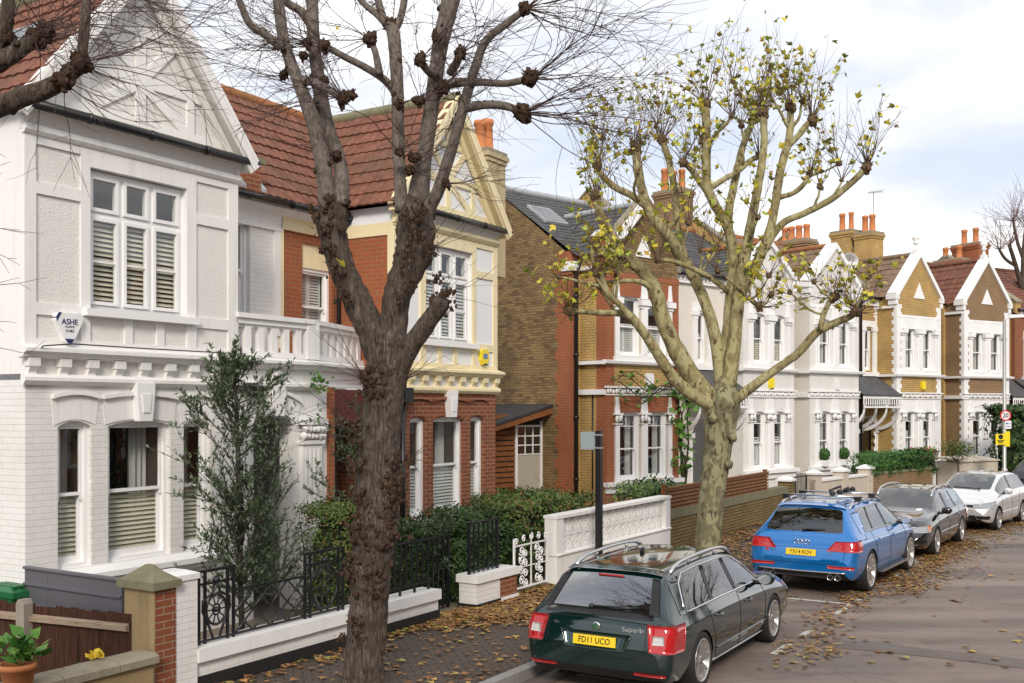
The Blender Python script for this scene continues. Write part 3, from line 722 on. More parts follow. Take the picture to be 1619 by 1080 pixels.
def cream_house():
    h = thing('gabled_house', 'cream framed gabled house with red brick ground floor behind the burred tree', 'house', WH.w(5.25, 0), WH.a)
    rm = MB(); X = -5.25
    gable_bay(h, 6.9+X, 10.15+X, True, RBRICK, WPANEL, CREAM, CREAM, RTILE, MOSSY, rm)
    yr = 1.3; G = (6.02+X, 6.78+X, 4.15, 6.05)
    wb = MB(); wb.wall(5.46+X, 6.9+X, 3.7, 6.5, [G], yr, 0.12); wb.obj('recess_wall', [OBRICK], h)
    tb = MB(); tb.box(5.461+X, 5.54+X, yr-0.035, yr, 4.2, 6.2); tb.box(5.461+X, 6.9+X, yr-0.05, yr, 6.2, 6.42)
    tb.box(6.5+X, 6.9+X, yr-0.02, yr-0.001, 6.42, 6.6, 1); tb.prism([(yr, 6.36), (yr-0.07, 6.40), (yr-0.1, 6.45), (yr, 6.5)], 5.47+X, 6.9+X, 'x')
    tb.obj('recess_trim', [CREAM, WPANEL], h)
    cv = MB(); cv.prism([(1.3, 6.36), (1.28, 6.38), (1.06, 6.5), (1.06, 6.6), (1.3, 6.62)], 5.4+X, 6.9+X, 'x'); cv.obj('eaves_cove', [WPANEL], h)
    sash(h, G[0], G[1], G[2], G[3]-0.42, yr, room=rm, meet=0.55, blind='shutter', b1=1.0)
    lb = MB(); lb.box(G[0], G[1], yr+0.05, yr+0.1, G[3]-0.42, G[3]); lb.obj('window_head', [CREAM], h)
    # porch
    pb = MB(); pb.wall(5.26+X, 6.9+X, 0, 3.53, [(5.62+X, 6.7+X, 0, 2.9)], 0.3, 0.3, 0); pb.box(5.2+X, 5.34+X, -0.03, 0.4, 0, 3.53, 1)
    pb.box(5.36+X, 6.9+X, 0.2, 0.31, 2.95, 3.5, 2)
    pb.obj('porch_wall', [WHITE, OBRICK, MAROON], h)
    db = MB(); db.box(5.2+X, 6.9+X, 1.3, 1.35, 0, 3.3); db.obj('front_door', [GREYDOOR], h)
    # roof between the gables
    rb = MB(); tiles(rb, (5.3+X, 1.0, 6.62), (2.7, 0, 0), (0, 2.2, 2.32), 0.31, 0.19, 0.022)
    for k in range(12): rb.lathe([(0.12, 0), (0.115, 0.42)], (5.3+X+0.4*k, 3.22, 8.95), 10, 'x', 1)
    rb.face([(7.9+X, 1.0, 6.62), (10.2+X, 1.0, 6.62), (10.2+X, 3.2, 8.94), (7.9+X, 3.2, 8.94)]); rb.face([(5.3+X, 3.2, 8.94), (10.2+X, 3.2, 8.94), (10.2+X, 7, 6.62), (5.3+X, 7, 6.62)])
    rb.obj('main_roof', [RTILE, OTILE], h)
    gt = MB(); gutter(gt, (5.4+X, 0.95, 6.56), (7.0+X, 0.95, 6.56))
    gt.tube([(6.86+X, 0.95, 6.5), (6.86+X, 1.2, 6.3), (6.86+X, 1.22, 3.6)], 0.04, 8)
    gt.obj('gutter', [PLASTIC], h)
    dp = MB(); dp.tube([(7.06+X, -0.07, 0), (7.06+X, -0.07, 3.4)], 0.05, 8); dp.box(6.96+X, 7.2+X, -0.2, 0.0, 3.3, 3.55); dp.obj('downpipe', [PLASTIC], h)
    # chimney standing on the party side
    xc = WH.x(775, 2.2)
    chimney(h, xc-0.42+X, xc+0.36+X, 2.0, 2.75, 6.3, WH.z(770, 232, 2.0), OCHRE_L, [(xc-0.22+X, 2.35, 0.72, 0.14), (xc+0.1+X, 2.35, 0.82, 0.15)], cap=STONE)
    rm.obj('interior', [ROOM], h)
    return h
MAROON = m_plain('dark_red_paint', (0.11, 0.02, 0.017), 0.5, 0.1, 4)
OCHRE_L = m_plain('pale_ochre_render', (0.46, 0.37, 0.22), 0.9, 0.2, 2.2, 0.4, 30, streak=((0.2, 0.16, 0.09), 0.6))
CARGLASS = m_plain('dark_tinted_glass', (0.012, 0.015, 0.016), 0.03, 0.1, 2)
CARGLASS.node_tree.nodes['Principled BSDF'].inputs['IOR'].default_value = 2.5
white_house(); cream_house()
# ---------------------------------------------------------------- the bay-fronted terrace round the bend
def leafy(mb, x0, x1, y, z0, z1, m=0, seed=0):
    """carved foliage frieze or capital"""
    n = max(2, int((x1-x0)/0.11)); r = (z1-z0)*0.5
    for k in range(n):
        mb.blob((x0+(x1-x0)*(k+0.5)/n, y, (z0+z1)/2+0.25*r*sin(k*2.1)), r*0.85, 0, 0.6, 3.0, m, seed+k, ((x1-x0)/n/r*0.55, 0.5, 1))

def terrace(name, label, fr, c):
    g = c.get
    h = thing(name, label, 'house', fr.w(0, 0), fr.a, 'bay fronted terrace houses')
    hw = g('hw', 1.45); d = g('d', 0.85); es = g('entry'); e = g('ew', 1.5)
    xl, xr = (-hw-e, hw+0.12) if es == 'L' else (-hw-g('gap', 0.12), hw+e)
    bw, mw, tr, acc = c['bay'], c['main'], g('trim', TRIM), g('accent')
    fl = g('flank', mw)
    rm = MB()
    ez, az = g('eave', 7.35), g('apex', 8.9); kz = g('kneel', 7.45)
    wx = g('wx', [(-0.94, -0.22), (0.22, 0.94)]); iw = -wx[0][1]-0.01; ow = wx[1][1]+0.01; oo = ow+0.2
    gz, fz = (1.22, 3.08), (4.62, 6.25)
    # bay walls: front, flanks
    b = MB()
    b.wall(-hw, hw, 0, 6.72, [(x0, x1, *gz) for x0, x1 in wx]+[(x0, x1, *fz) for x0, x1 in wx], 0, 0.12, 0, 1)
    b.face([(-hw, 0, 6.72), (hw, 0, 6.72), (hw, 0, kz), (0, 0, az-0.05), (-hw, 0, kz)], 2)
    for x0, x1 in wx:
        for zt in (gz[1], fz[1]): arch_head(b, x0-0.001, x1+0.001, zt, 0.06, 0.004, 0.12, 1)
    b.obj('bay_wall', [bw, tr, g('gable', bw)], h)
    s = MB(); s.face([(-hw, 0, 0), (-hw, 0, kz), (-hw, d, kz), (-hw, d, 0)]); s.face([(hw, 0, 0), (hw, d, 0), (hw, d, kz), (hw, 0, kz)])
    s.obj('bay_side', [g('side', bw)], h)
    # main wall
    m = MB(); es_ = 1 if es == 'R' else -1
    ex0, ex1 = (hw, xr) if es == 'R' else (xl, -hw)
    ec = (ex0+ex1)/2 - 0.2*es_
    H_ = [(ec-0.26, ec+0.26, 4.62, 6.2)] if e > 1.0 else []
    H_ += [(ec-0.5, ec+0.5, 0, 2.9)] if e > 1.0 else []
    m.wall(ex0, ex1, 0, ez, H_, d, 0.2)
    if es == 'R': m.wall(xl, -hw, 0, ez, [], d, 0.1)
    else: m.wall(hw, xr, 0, ez, [], d, 0.1)
    D = 8.5
    m.face([(xl, d, 0), (xl, d, ez), (xl, d+3.3, g('ridge', 9.6)), (xl, D, ez-0.5), (xl, D, 0)], 1)
    m.face([(xr, d, 0), (xr, D, 0), (xr, D, ez-0.5), (xr, d+3.3, g('ridge', 9.6)), (xr, d, ez)], 1)
    m.obj('main_wall', [mw, fl], h)
    if e > 1.0:
        sash(h, *H_[0], d, room=rm, blind=g('eb'), b1=0.6)
        t = MB(); x0, x1 = H_[0][0], H_[0][1]
        for q in (x0-0.2, x1): t.box(q, q+0.2, d-0.07, d-0.001, 4.5, 6.1); 
        for q in (x0-0.24, x1-0.04): t.box(q, q+0.28, d-0.11, d-0.001, 6.1, 6.27); t.box(q+0.03, q+0.25, d-0.08, d-0.002, 5.98, 6.1)
        t.box(x0-0.3, x1+0.3, d-0.12, d-0.001, 4.4, 4.55); t.box(x0-0.2, x1+0.2, d-0.04, d-0.001, 6.27, 6.5)
        t.obj('window_surround', [tr], h)
        dm = MB(); dm.box(ec-0.55, ec+0.55, d+0.75, d+0.8, 0.0, 3.2, 1); dm.box(ec-0.42, ec+0.42, d+0.7, d+0.748, 0.25, 2.3, 0)
        for a in (-0.34, 0.04): rect_frame(dm, ec+a, ec+a+0.3, 0.4, 1.1, d+0.68, d+0.7, 0.03); rect_frame(dm, ec+a, ec+a+0.3, 1.25, 2.15, d+0.68, d+0.7, 0.03)
        dm.obj('front_door', [g('door', GREYDOOR), tr], h)
        # arch over the recess
        ar = MB(); arch_head(ar, ec-0.5, ec+0.5, 2.9, 0.5, d-0.03, d+0.2, 0, 14)
        for q in (ec-0.62, ec+0.5): ar.box(q, q+0.12, d-0.05, d-0.001, 0.2, 2.3); ar.box(q-0.04, q+0.16, d-0.12, d-0.001, 2.26, 2.42); 
        ar.obj('door_arch', [tr], h)
        # lean-to porch hood with spindles
        p0, p1 = (hw+0.02, xr+0.02) if es == 'R' else (xl-0.02, -hw-0.02)
        pr = MB(); pr.prism([(d, 4.42), (d, 4.36), (-0.25, 3.62), (-0.25, 3.68)], p0, p1, 'x', 0)
        n = int((p1-p0)/0.22)
        for k in range(5): pr.box(p0, p1, d-0.1-0.21*k, d-0.094-0.21*k, 4.34-0.17*k, 4.36-0.17*k)
        pr.box(p0, p1, -0.23, -0.17, 3.53, 3.62, 1); pr.box(p0, p1, -0.22, -0.18, 3.2, 3.26, 1)
        n = int((p1-p0)/0.13)
        for k in range(n+1):
            x = p0+(p1-p0)*k/n; pr.tube([(x, -0.2, 3.26), (x, -0.2, 3.36), (x, -0.2, 3.45), (x, -0.2, 3.53)], [0.018, 0.028, 0.02, 0.024], 6, 1)
        for x in (p0+0.02, p1-0.1):                      # curved bracket
            A = [(-0.2+0.95*(1-cos(t*pi/2/8)), 2.35+0.85*sin(t*pi/2/8)) for t in range(9)]
            poly = [(d, 2.1), (d, 2.35)]+[(d-(q[0]+0.2)*1.08, q[1]) for q in A][0:0]
            O = [(d-0.04-1.0*sin(t*pi/16), 2.35+0.83*(1-cos(t*pi/16))) for t in range(9)]
            I = [(q[0]+0.0, q[1]+0.14) for q in O]
            pr.prism(O+I[::-1], x, x+0.08, 'x', 1)
        pr.obj('porch_hood', [SLATE, tr], h)
    # windows of the bay
    for i, (x0, x1) in enumerate(wx):
        sash(h, x0, x1, *gz, 0.0, room=rm, top=2, lattice=True, blind=g('gb'), b1=g('gb1', 0.55), meet=0.46)
        sash(h, x0, x1, *fz, 0.0, room=rm, blind=g('fb'), b1=g('fb1', 0.5), meet=0.5)
    # trim: pilasters, capitals, sills, bands
    t = MB()
    for (z0, z1) in (gz, fz):
        for q0, q1 in ((-oo, -ow), (-iw, iw), (ow, oo)):
            t.box(q0+0.02, q1-0.02, -0.06, -0.001, z0, z1-0.3); t.box(q0, q1, -0.09, -0.001, z0-0.1, z0+0.06)
            if q0 == -iw: t.box(-iw*.5, iw*.5, -0.1, -0.06, z0+0.06, z1-0.3)
            if z0 == gz[0]:
                t.box(q0-0.05, q1+0.05, -0.1, -0.001, z1-0.33, z1-0.3); leafy(t, q0-0.05, q1+0.05, -0.09, z1-0.3, z1-0.06, seed=int(q0*10)); t.box(q0-0.06, q1+0.06, -0.13, -0.001, z1-0.07, z1-0.02)
            else:
                t.box(q0-0.02, q1+0.02, -0.09, -0.001, z1-0.3, z1-0.22); t.box(q0-0.06, q1+0.06, -0.14, -0.001, z1-0.22, z1-0.06)
            # tapering block over the capital
            t.prism([(q0, z1-0.03), (q1, z1-0.03), (q1-0.05, z1+0.42), (q0+0.05, z1+0.42)], -0.05, -0.001)
    t.box(-hw-0.12, hw+0.12, -0.16, 0.0, 1.08, 1.2); t.box(-hw-0.05, hw+0.05, -0.07, 0.0, 0.9, 1.08)
    t.box(-oo-.04, oo+.04, -0.1, 0.0, 4.47, 4.6)
    t.prism([(0, 4.36), (-0.14, 4.40), (-0.16, 4.47), (0, 4.5)], -hw-0.16, hw+0.16, 'x'); t.box(-hw-0.14, -hw, 0, d, 4.38, 4.47); t.box(-hw-0.1, -hw, 0, d, 3.56, 3.70)
    t.box(-hw-0.08, hw+0.08, -0.08, 0, 3.74, 3.79); t.box(-hw-0.05, hw+0.05, -0.05, 0, 3.54, 3.57)
    leafy(t, -hw-0.03, hw+0.03, -0.03, 3.57, 3.74)
    if not acc: t.box(-hw, hw, -0.02, 0, 6.62, 6.72)
    t.obj('bay_trim', [tr], h)
    if acc:                                              # brick dressings
        q = MB()
        for x0, x1 in ((-hw-0.02, -oo), (oo, hw+0.02)): q.box(x0, x1, -0.018, 0.0, 0, 6.9)
        for x0, x1 in wx:
            q.prism([(x0-0.02, gz[1]+0.0), (x1+0.02, gz[1]+0.0), (x1+0.12, gz[1]+0.42), (x0-0.12, gz[1]+0.42)], -0.03, -0.002)
            q.prism([(x0-0.02, fz[1]), (x1+0.02, fz[1]), (x1+0.12, fz[1]+0.42), (x0-0.12, fz[1]+0.42)], -0.03, -0.002)
        q.box(-hw-0.03, hw+0.03, -0.028, 0, 6.72, 6.88)
        q.box(-hw-0.02, -hw+0.0, 0, 0.35, 0, kz)
        q.obj('brick_dressing', [acc], h)
    if g('quoin'):                                       # toothed painted quoins on the bay corners
        q = MB(); k = 0; z = 0.2
        while z < 7.0:
            w_ = 0.32 if k % 2 else 0.24
            q.box(-hw-0.012, -hw+w_, -0.012, 0.0, z, z+0.15); q.box(hw-w_, hw+0.012, -0.012, 0.0, z, z+0.15)
            w2 = 0.2 if k % 2 else 0.12
            q.box(-hw-0.012, -hw, 0.0, w2, z, z+0.15)
            q.box(ex0 if es == 'R' else ex1-w2, ex0+w2 if es == 'R' else ex1, d-0.012, d, z, z+0.15)
            z += 0.15; k += 1
        q.box(-1.2, 1.2, -0.011, 0.0, 6.2, 6.72); q.box(-1.2, 1.2, -0.011, 0.0, 3.05, 3.56)
        for x0, x1 in ((-oo, -ow+.01), (-iw-.01, iw+.01), (ow-.01, oo)): q.box(x0, x1, -0.011, 0, 1.2, 3.1); q.box(x0, x1, -0.011, 0, 4.5, 6.3)
        q.obj('painted_quoins', [tr], h)
    # gable
    v = MB()
    if g('vent', True): v.prism([(-0.36, 7.38), (0.36, 7.38), (0, 7.98)], -0.03, -0.001, m=0)
    v.obj('gable_panel', [TRIM], h) if g('vent', True) else None
    k = MB(); sl = Vector((hw+0.1, 0, az-kz+0.02)).normalized()
    for sg in (-1, 1):
        p, q = Vector((sg*(hw+0.1), 0.13, kz+0.04)), Vector((0, 0.13, az+0.04))
        k.bar(p, q, 0.1, 0.4, 0, up=(0, 1, 0)); k.bar(p+Vector((-sg*0.05, -0.17, -0.09)), q+Vector((0, -0.17, -0.1)), 0.09, 0.1, 0)
        k.box(sg*(hw-0.1), sg*(hw+0.16), -0.07, 0.36, kz-0.16, kz+0.03); k.box(sg*(hw-0.06), sg*(hw+0.1), -0.04, 0.3, kz-0.36, kz-0.16)
    k.obj('gable_coping', [g('coping', tr)], h)
    if g('finial'):
        f = MB(); f.box(-0.1, 0.1, 0.03, 0.23, az, az+0.2); f.lathe([(0.09, 0.2), (0.06, 0.26), (0.05, 0.38), (0.12, 0.42), (0.12, 0.45), (0.05, 0.48), (0.13, 0.58), (0.14, 0.66), (0.08, 0.76), (0.0, 0.8)], (0, 0.13, az), 12)
        f.obj('finial', [g('coping', tr)], h)
    # roof
    r = MB(); rz = g('ridge', 9.6); ry = d+3.3; gl = g('wl', 0.3); am = g('amp', 0.02); rm_ = c['roof']
    tiles(r, (xl-0.05, d-0.2, ez), (xr-xl+0.1, 0, 0), (0, ry-d+0.2, rz-ez), g('gauge', 0.3), gl, am, 0, 0.022, 0.008, 4)
    for sg in (-1, 1):
        yb = d+2.4
        U = Vector((0, yb-0.3, 0))*(1 if sg > 0 else -1); P = Vector((sg*(hw+0.05), 0.3 if sg > 0 else yb, kz-0.05))
        tiles(r, P, U, Vector((-sg*(hw+0.05), 0, az-kz)), g('gauge', 0.3), gl, am, 0, 0.022, 0.008, 4)
    r.face([(xl, ry, rz), (xr, ry, rz), (xr, D, ez-0.5), (xl, D, ez-0.5)], 0)
    for k in range(int((xr-xl)/0.45)): r.lathe([(0.11, 0), (0.105, 0.47)], (xl+0.45*k, ry, rz+0.02), 8, 'x', 1)
    for k in range(int(2.9/0.45)): r.lathe([(0.1, 0), (0.095, 0.47)], (0, 0.32+0.45*k, az), 8, 'y', 1)
    r.obj('roof', [rm_, g('ridgem', OTILE)], h)
    # eaves cornice with dentils, gutter
    t = MB(); t.box(ex0, ex1, d-0.1, d, ez-0.28, ez-0.2); t.box(ex0, ex1, d-0.14, d, ez-0.1, ez-0.02)
    n = int((ex1-ex0)/0.18)
    for k in range(n): x = ex0+(ex1-ex0)*(k+0.5)/n; t.box(x-0.045, x+0.045, d-0.12, d, ez-0.2, ez-0.1)
    t.box(-hw-0.08, -hw, 0.05, d, ez-0.4, ez-0.3)
    t.obj('eaves_cornice', [tr], h)
    t = MB(); gutter(t, (ex0, d-0.2, ez+0.0), (ex1, d-0.2, ez+0.0), 0.06)
    if g('pipe') is not None:
        px_ = g('pipe'); t.tube([(px_, d-0.2, ez-0.05), (px_, d-0.08, ez-0.3), (px_, d-0.08, 0)], 0.055, 8)
    t.obj('gutter', [PLASTIC], h)
    # raised party wall
    for sx in g('parapet', ()):
        p = MB(); x = xl if sx == 'L' else xr
        p.prism([(d-0.15, ez-0.15), (d-0.15, ez+0.3), (ry, rz+0.42), (D, ez+0.0), (D, ez-0.5), (ry, rz-0.1)], x-0.17, x+0.17, 'x', 0)
        p.prism([(d-0.2, ez+0.301), (d-0.2, ez+0.38), (ry, rz+0.5), (D, ez+0.08), (D, ez+0.0), (ry, rz+0.421)], x-0.21, x+0.21, 'x', 1)
        p.obj('party_wall', [YBRICK, STONE], h)
    for q in g('chim', ()):
        chimney(h, q[0], q[1], q[2], q[3], 7.5, q[4], q[5], q[6], cap=STONE)
    if g('extra'): g('extra')(h, xl, xr, d, D)
    rm.obj('interior', [ROOM], h)
    return h

FB = Fr(3.65, 29.0, 42); FA = Fr(8.39, 34.0, 42.5); FB2 = Fr(11.2, 36.2, 39); FC = Fr(15.6, 40.0, 36); FD = Fr(19.2, 42.2, 31); FE = Fr(24.4, 44.9, 28)
def brown_extra(h, xl, xr, d, D):
    q = MB()                                            # red quoins on the exposed corner, stepped
    z = 0.0; k = 0
    while z < 7.2:
        w_ = 0.62 if k % 2 else 0.5
        q.box(xl-0.012, xl, d-0.012, d+w_, z, z+0.3); q.box(xl, xl+0.22, d-0.012, d, z, z+0.3); z += 0.3; k += 1
    q.box(xl-0.05, xl, d-0.05, d+0.5, 6.85, 7.0); q.obj('brick_quoins', [OBRICK], h)
    q = MB(); q.box(xl-0.09, xl+0.3, d-0.12, d+0.3, 6.95, 7.2); leafy(q, xl-0.1, xl+0.3, d-0.12, 6.97, 7.2); q.obj('corner_block', [TRIM], h)
    q = MB(); q.box(-1.6, -1.2, -0.05, 0.35, 7.0, 7.75, 0); q.box(-1.68, -1.12, -0.1, 0.42, 7.75, 7.83, 0); q.prism([(-1.7, 7.83), (-1.1, 7.83), (-1.4, 8.05)], -0.12, 0.44, m=1); q.obj('corner_pier', [OBRICK, TRIM], h)
    p = MB(); p.tube([(xl+0.12, d-0.07, 0), (xl+0.12, d-0.07, 6.9), (xl+0.16, d-0.2, 7.2)], 0.06, 10)
    for z in (1.2, 2.9, 4.6, 6.2): p.tube([(xl+0.12, d-0.07, z), (xl+0.12, d-0.07, z+0.09)], 0.08, 10)
    p.tube([(-1.52, 0.5, 0), (-1.52, 0.5, 3.6)], 0.02, 6)
    p.obj('downpipe', [PLASTIC], h)
    s = MB(Matrix.Translation((xl+0.9, d+1.9, 8.78)) @ Matrix.Rotation(math.atan2(2.3, 3.3), 4, 'X')); s.box(-0.45, 0.45, -0.5, 0.5, 0.02, 0.1, 0); s.box(-0.38, 0.38, -0.42, 0.42, 0.1, 0.112, 1); s.obj('skylight', [LEAD, CARGLASS], h)
    s = MB(); 
    s.bar((-1.55, -0.16, 7.42), (0, -0.16, 8.95), 0.28, 0.04); s.bar((-1.55, -0.2, 7.30), (0, -0.2, 8.83), 0.05, 0.04); s.obj('bargeboard', [TRIM], h)
    s = MB(); s.bar((1.62, -0.16, 7.36), (0, -0.16, 8.95), 0.16, 0.06, 0); s.obj('bargeboard', [WOODT], h)
terrace('brick_house', 'sooty stock brick end house with slate roof and red brick dressings behind the plane tree', FB,
        dict(entry='R', ew=0.9, gap=0.33, hw=1.5, d=1.0, wx=[(-1.0, -0.16), (0.16, 1.0)], bay=YBRICK, gable=DBRICK, main=YBRICK, flank=DBRICK, accent=OBRICK, roof=SLATE, amp=0.0, gauge=0.22, wl=0.3, ridgem=LEAD, ridge=9.75, side=YBRICK,
             fb='shutter', fb1=0.55, gb='drapes', gb1=1.0, coping=STONE, extra=brown_extra, parapet=('R',)))
terrace('terraced_house', 'white terraced house with slatted blinds, next to the brick end house', FA,
        dict(entry='L', ew=2.5, bay=WBRICK, main=CBRICK, roof=SLATE, amp=0.0, gauge=0.22, fb='slat', gb='shutter', eb='shutter', vent=False, apex=8.6, parapet=('R',), ridgem=OTILE,
             chim=[(1.25, 1.95, 4.6, 5.9, 11.3, BBRICK, [(1.6, 4.85, 0.75), (1.6, 5.25, 0.75), (1.6, 5.65, 0.9, 0.15)])]))
terrace('terraced_house', 'cream and white terraced house with topiary balls on its lower sills', FB2,
        dict(entry='R', ew=1.55, bay=WBRICK, main=CBRICK, side=CBRICK, flank=YBRICK, roof=BTILE, fb='drapes', fb1=1.0, gb='drapes', gb1=1.0, vent=False, apex=8.85, door=GREYDOOR, pipe=2.8,
             parapet=('R',), chim=[(2.55, 3.25, 3.0, 4.4, 9.75, BBRICK, [(2.9, 3.2, 0.6), (2.9, 3.55, 0.6), (2.9, 3.9, 0.6), (2.9, 4.2, 0.6)])]))
terrace('terraced_house', 'yellow brick terraced house with flower boxes on its sill and a ball finial', FC,
        dict(entry='L', ew=1.55, bay=YBRICK, main=YBRICK, roof=BTILE, quoin=True, fb='drape', fb1=1.0, gb='drape', gb1=0.6, apex=9.1, finial=True, door=MAROON, ridgem=BTILE,
             parapet=('R',), chim=[(1.3, 2.1, 3.0, 3.85, 10.55, YBRICK, [(1.7, 3.25, 0.75), (1.7, 3.6, 0.75)]), (1.25, 2.05, 4.0, 5.0, 10.75, YBRICK, [(1.65, 4.25, 0.8, 0.11), (1.65, 4.7, 0.8)])]))
terrace('terraced_house', 'brown brick terraced house with white triangle in its gable behind the twenty sign', FD,
        dict(entry='R', ew=1.6, bay=BBRICK, main=YBRICK, gable=BBRICK, roof=RTILE, quoin=True, fb='drapes', fb1=1.0, gb='drape', gb1=0.5, apex=9.2, finial=True, ridgem=RTILE,
             parapet=('R',), chim=[(2.8, 3.4, 3.2, 4.6, 9.9, OBRICK, [(3.1, 3.5, 0.6), (3.1, 4.2, 0.6)])]))
terrace('terraced_house', 'red brick terraced house at the far right edge beyond the lamp post', FE,
        dict(entry='L', ew=1.6, bay=RBRICK, main=RBRICK, roof=RTILE, fb='drape', gb='drape', apex=8.9, ridgem=RTILE, parapet=('L',),
             chim=[(-2.6, -1.9, 3.0, 4.4, 10.6, OBRICK, [(-2.25, 3.4, 0.7), (-2.25, 4.0, 0.7)])]))
# ---------------------------------------------------------------- ground, road, pavements
def m_road():
    m = NT('worn_tarmac')
    n = m.noise(0.35, 6, None, 0.65, 0.6); f = m.noise(180, 2)
    col = m.ramp(n, [(0.32, (0.075, 0.056, 0.046)), (0.5, (0.14, 0.105, 0.086)), (0.68, (0.24, 0.182, 0.15))])
    col = m.mix(m.ramp(f, [(0.35, 0.0), (0.75, 0.55)]), col, (0.21, 0.19, 0.17))
    col = m.mix(m.ramp(m.noise(2.2, 5), [(0.55, 0.0), (0.72, 0.55)]), col, (0.055, 0.042, 0.034))
    mp = m.new('ShaderNodeMapping', {'Rotation': (0, 0, rad(-52)), 'Scale': (.12, 1.1, 1)}); m.lk(m.tc.outputs['Object'], mp.inputs[0])
    col = m.mix(m.ramp(m.noise(.9, 5, mp.outputs[0], .6), [(.42, 0.0), (.62, .6)]), col, (.32, .248, .205))
    cr = m.new('ShaderNodeTexVoronoi', {'Scale': .55, 'Randomness': 1.0}, feature='DISTANCE_TO_EDGE'); wn_ = m.new('ShaderNodeTexNoise', {'Scale': 2.5, 'Detail': 4.0}); m.lk(m.tc.outputs['Object'], wn_.inputs['Vector'])
    vm = m.new('ShaderNodeMix', {}); vm.data_type = 'RGBA'; vm.inputs[0].default_value = .12; m.lk(m.tc.outputs['Object'], vm.inputs[6]); m.lk(wn_.outputs['Color'], vm.inputs[7]); m.lk(vm.outputs[2], cr.inputs['Vector'])
    col = m.mix(m.ramp(cr.outputs['Distance'], [(.003, .28), (.009, 0.0)]), col, (.03, .024, .02))
    m.p(Base_Color=col, Roughness=m.ramp(n, [(0.3, 0.5), (0.7, 0.85)])); m.set(m.b, 'Specular IOR Level', 0.4)
    m.bump(m.math('ADD', f, m.math('MULTIPLY', m.noise(60, 2), 0.6)), 0.35, 0.01); return m.mat
def m_wet(name, c1, c2):
    m = NT(name); n = m.noise(0.8, 6, None, 0.65)
    col = m.ramp(n, [(0.35, c1), (0.65, c2)]); col = m.mix(m.math('MULTIPLY', m.noise(150, 2), 0.5), col, tuple(x*1.7 for x in c2))
    m.p(Base_Color=col, Roughness=m.ramp(n, [(0.35, 0.35), (0.6, 0.75)])); m.bump(m.noise(120, 2), 0.3, 0.008); return m.mat
ROAD = m_road()
DARK_TAR = m_wet('dark_tarmac', (0.07, 0.056, 0.047), (0.115, 0.09, 0.074))  # kerb strip and far pavement, also the painted shade band on the road
PAVE = m_brick('paving_setts', (0.12, 0.09, 0.072), (0.085, 0.066, 0.052), (0.035, 0.028, 0.022), (0.05, 0.042, 0.034), 0.5, bw=0.21, rh=0.105, ms=0.012, bump=0.5, rough=0.6)
KERB = m_plain('granite_kerb', (0.25, 0.24, 0.23), 0.75, 0.2, 6, 0.3, 60)
SOIL = m_plain('garden_ground', (0.10, 0.08, 0.06), 0.95, 0.4, 2.5, 0.6, 20)
FLAG = m_plain('garden_paving', (0.20, 0.16, 0.12), 0.9, 0.3, 3, 0.3, 20)
LINE = m_plain('worn_road_paint', (0.50, 0.49, 0.46), 0.8, 0.35, 14, 0.2, 60)

# pave uses world xy, turned to the street
def flat_coords(mat, deg):
    t = mat.node_tree
    br = [n for n in t.nodes if n.type == 'TEX_BRICK']
    tc = t.nodes.new('ShaderNodeTexCoord'); mp = t.nodes.new('ShaderNodeMapping'); mp.inputs['Rotation'].default_value = (0, 0, rad(-deg+45))
    t.links.new(tc.outputs['Object'], mp.inputs[0])
    for b in br: t.links.new(mp.outputs[0], b.inputs['Vector'])
flat_coords(PAVE, 58.3)

def strip(mb, s0, s1, o0, o1, z, step=1.0, m=0, z1=None):
    n = max(1, int((s1-s0)/step)); z1 = z if z1 is None else z1
    for k in range(n):
        a, b = s0+(s1-s0)*k/n, s0+(s1-s0)*(k+1)/n
        mb.face([K(a, o1, z1), K(a, o0, z), K(b, o0, z), K(b, o1, z1)], m)
g = MB(); g.face([(-400, -250, -0.03), (500, -250, -0.03), (500, 650, -0.03), (-400, 650, -0.03)]); tag(g.obj('ground', [SOIL]), kind='structure')
g = MB(); strip(g, -40, 126, -8.6, 0.0, 0.0); tag(g.obj('road', [ROAD]), kind='structure')
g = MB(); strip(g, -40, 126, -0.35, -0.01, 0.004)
n = 30                                                # band of shade across the road, painted as a strip of darker tarmac
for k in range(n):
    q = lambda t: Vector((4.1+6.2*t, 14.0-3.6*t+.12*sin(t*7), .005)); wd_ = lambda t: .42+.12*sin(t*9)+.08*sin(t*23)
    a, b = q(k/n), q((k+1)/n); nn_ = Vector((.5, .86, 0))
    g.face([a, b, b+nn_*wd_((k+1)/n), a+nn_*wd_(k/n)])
tag(g.obj('kerb_strip_and_shade_band', [DARK_TAR]), kind='structure')
g = MB()
for s0, ln in ((13.3, 0.7), (14.6, 0.4), (16.4, 0.9), (17.7, 0.35), (20.4, 0.9), (23.4, 0.8), (26.4, 0.8)):
    strip(g, s0, s0+ln, -2.12, -2.02, 0.006, 0.4)
for s0 in (11.0, 17.3, 23.0, 28.6): strip(g, s0, s0+0.1, -2.05, -0.4, 0.0065, 0.5)
tag(g.obj('road_marking', [LINE]), kind='structure')
g = MB(); strip(g, -40, 126, 0.14, 2.75, 0.125); tag(g.obj('pavement', [PAVE]), kind='structure')
g = MB()
s = -40.0
while s < 126:
    a, b = s+0.006, s+0.909
    P = [K(a, 0.0), K(b, 0.0), K(b, 0.145), K(a, 0.145)]
    g.prism([(p.x, p.y) for p in P], -0.02, 0.13, 'z'); s += 0.915
tag(g.obj('kerb', [KERB]), kind='structure')
g = MB(); strip(g, -40, 126, 2.75, 6.0, 0.118); strip(g, 17.6, 126, 6.0, 12.0, 0.118)
tag(g.obj('front_gardens', [FLAG]), kind='structure')
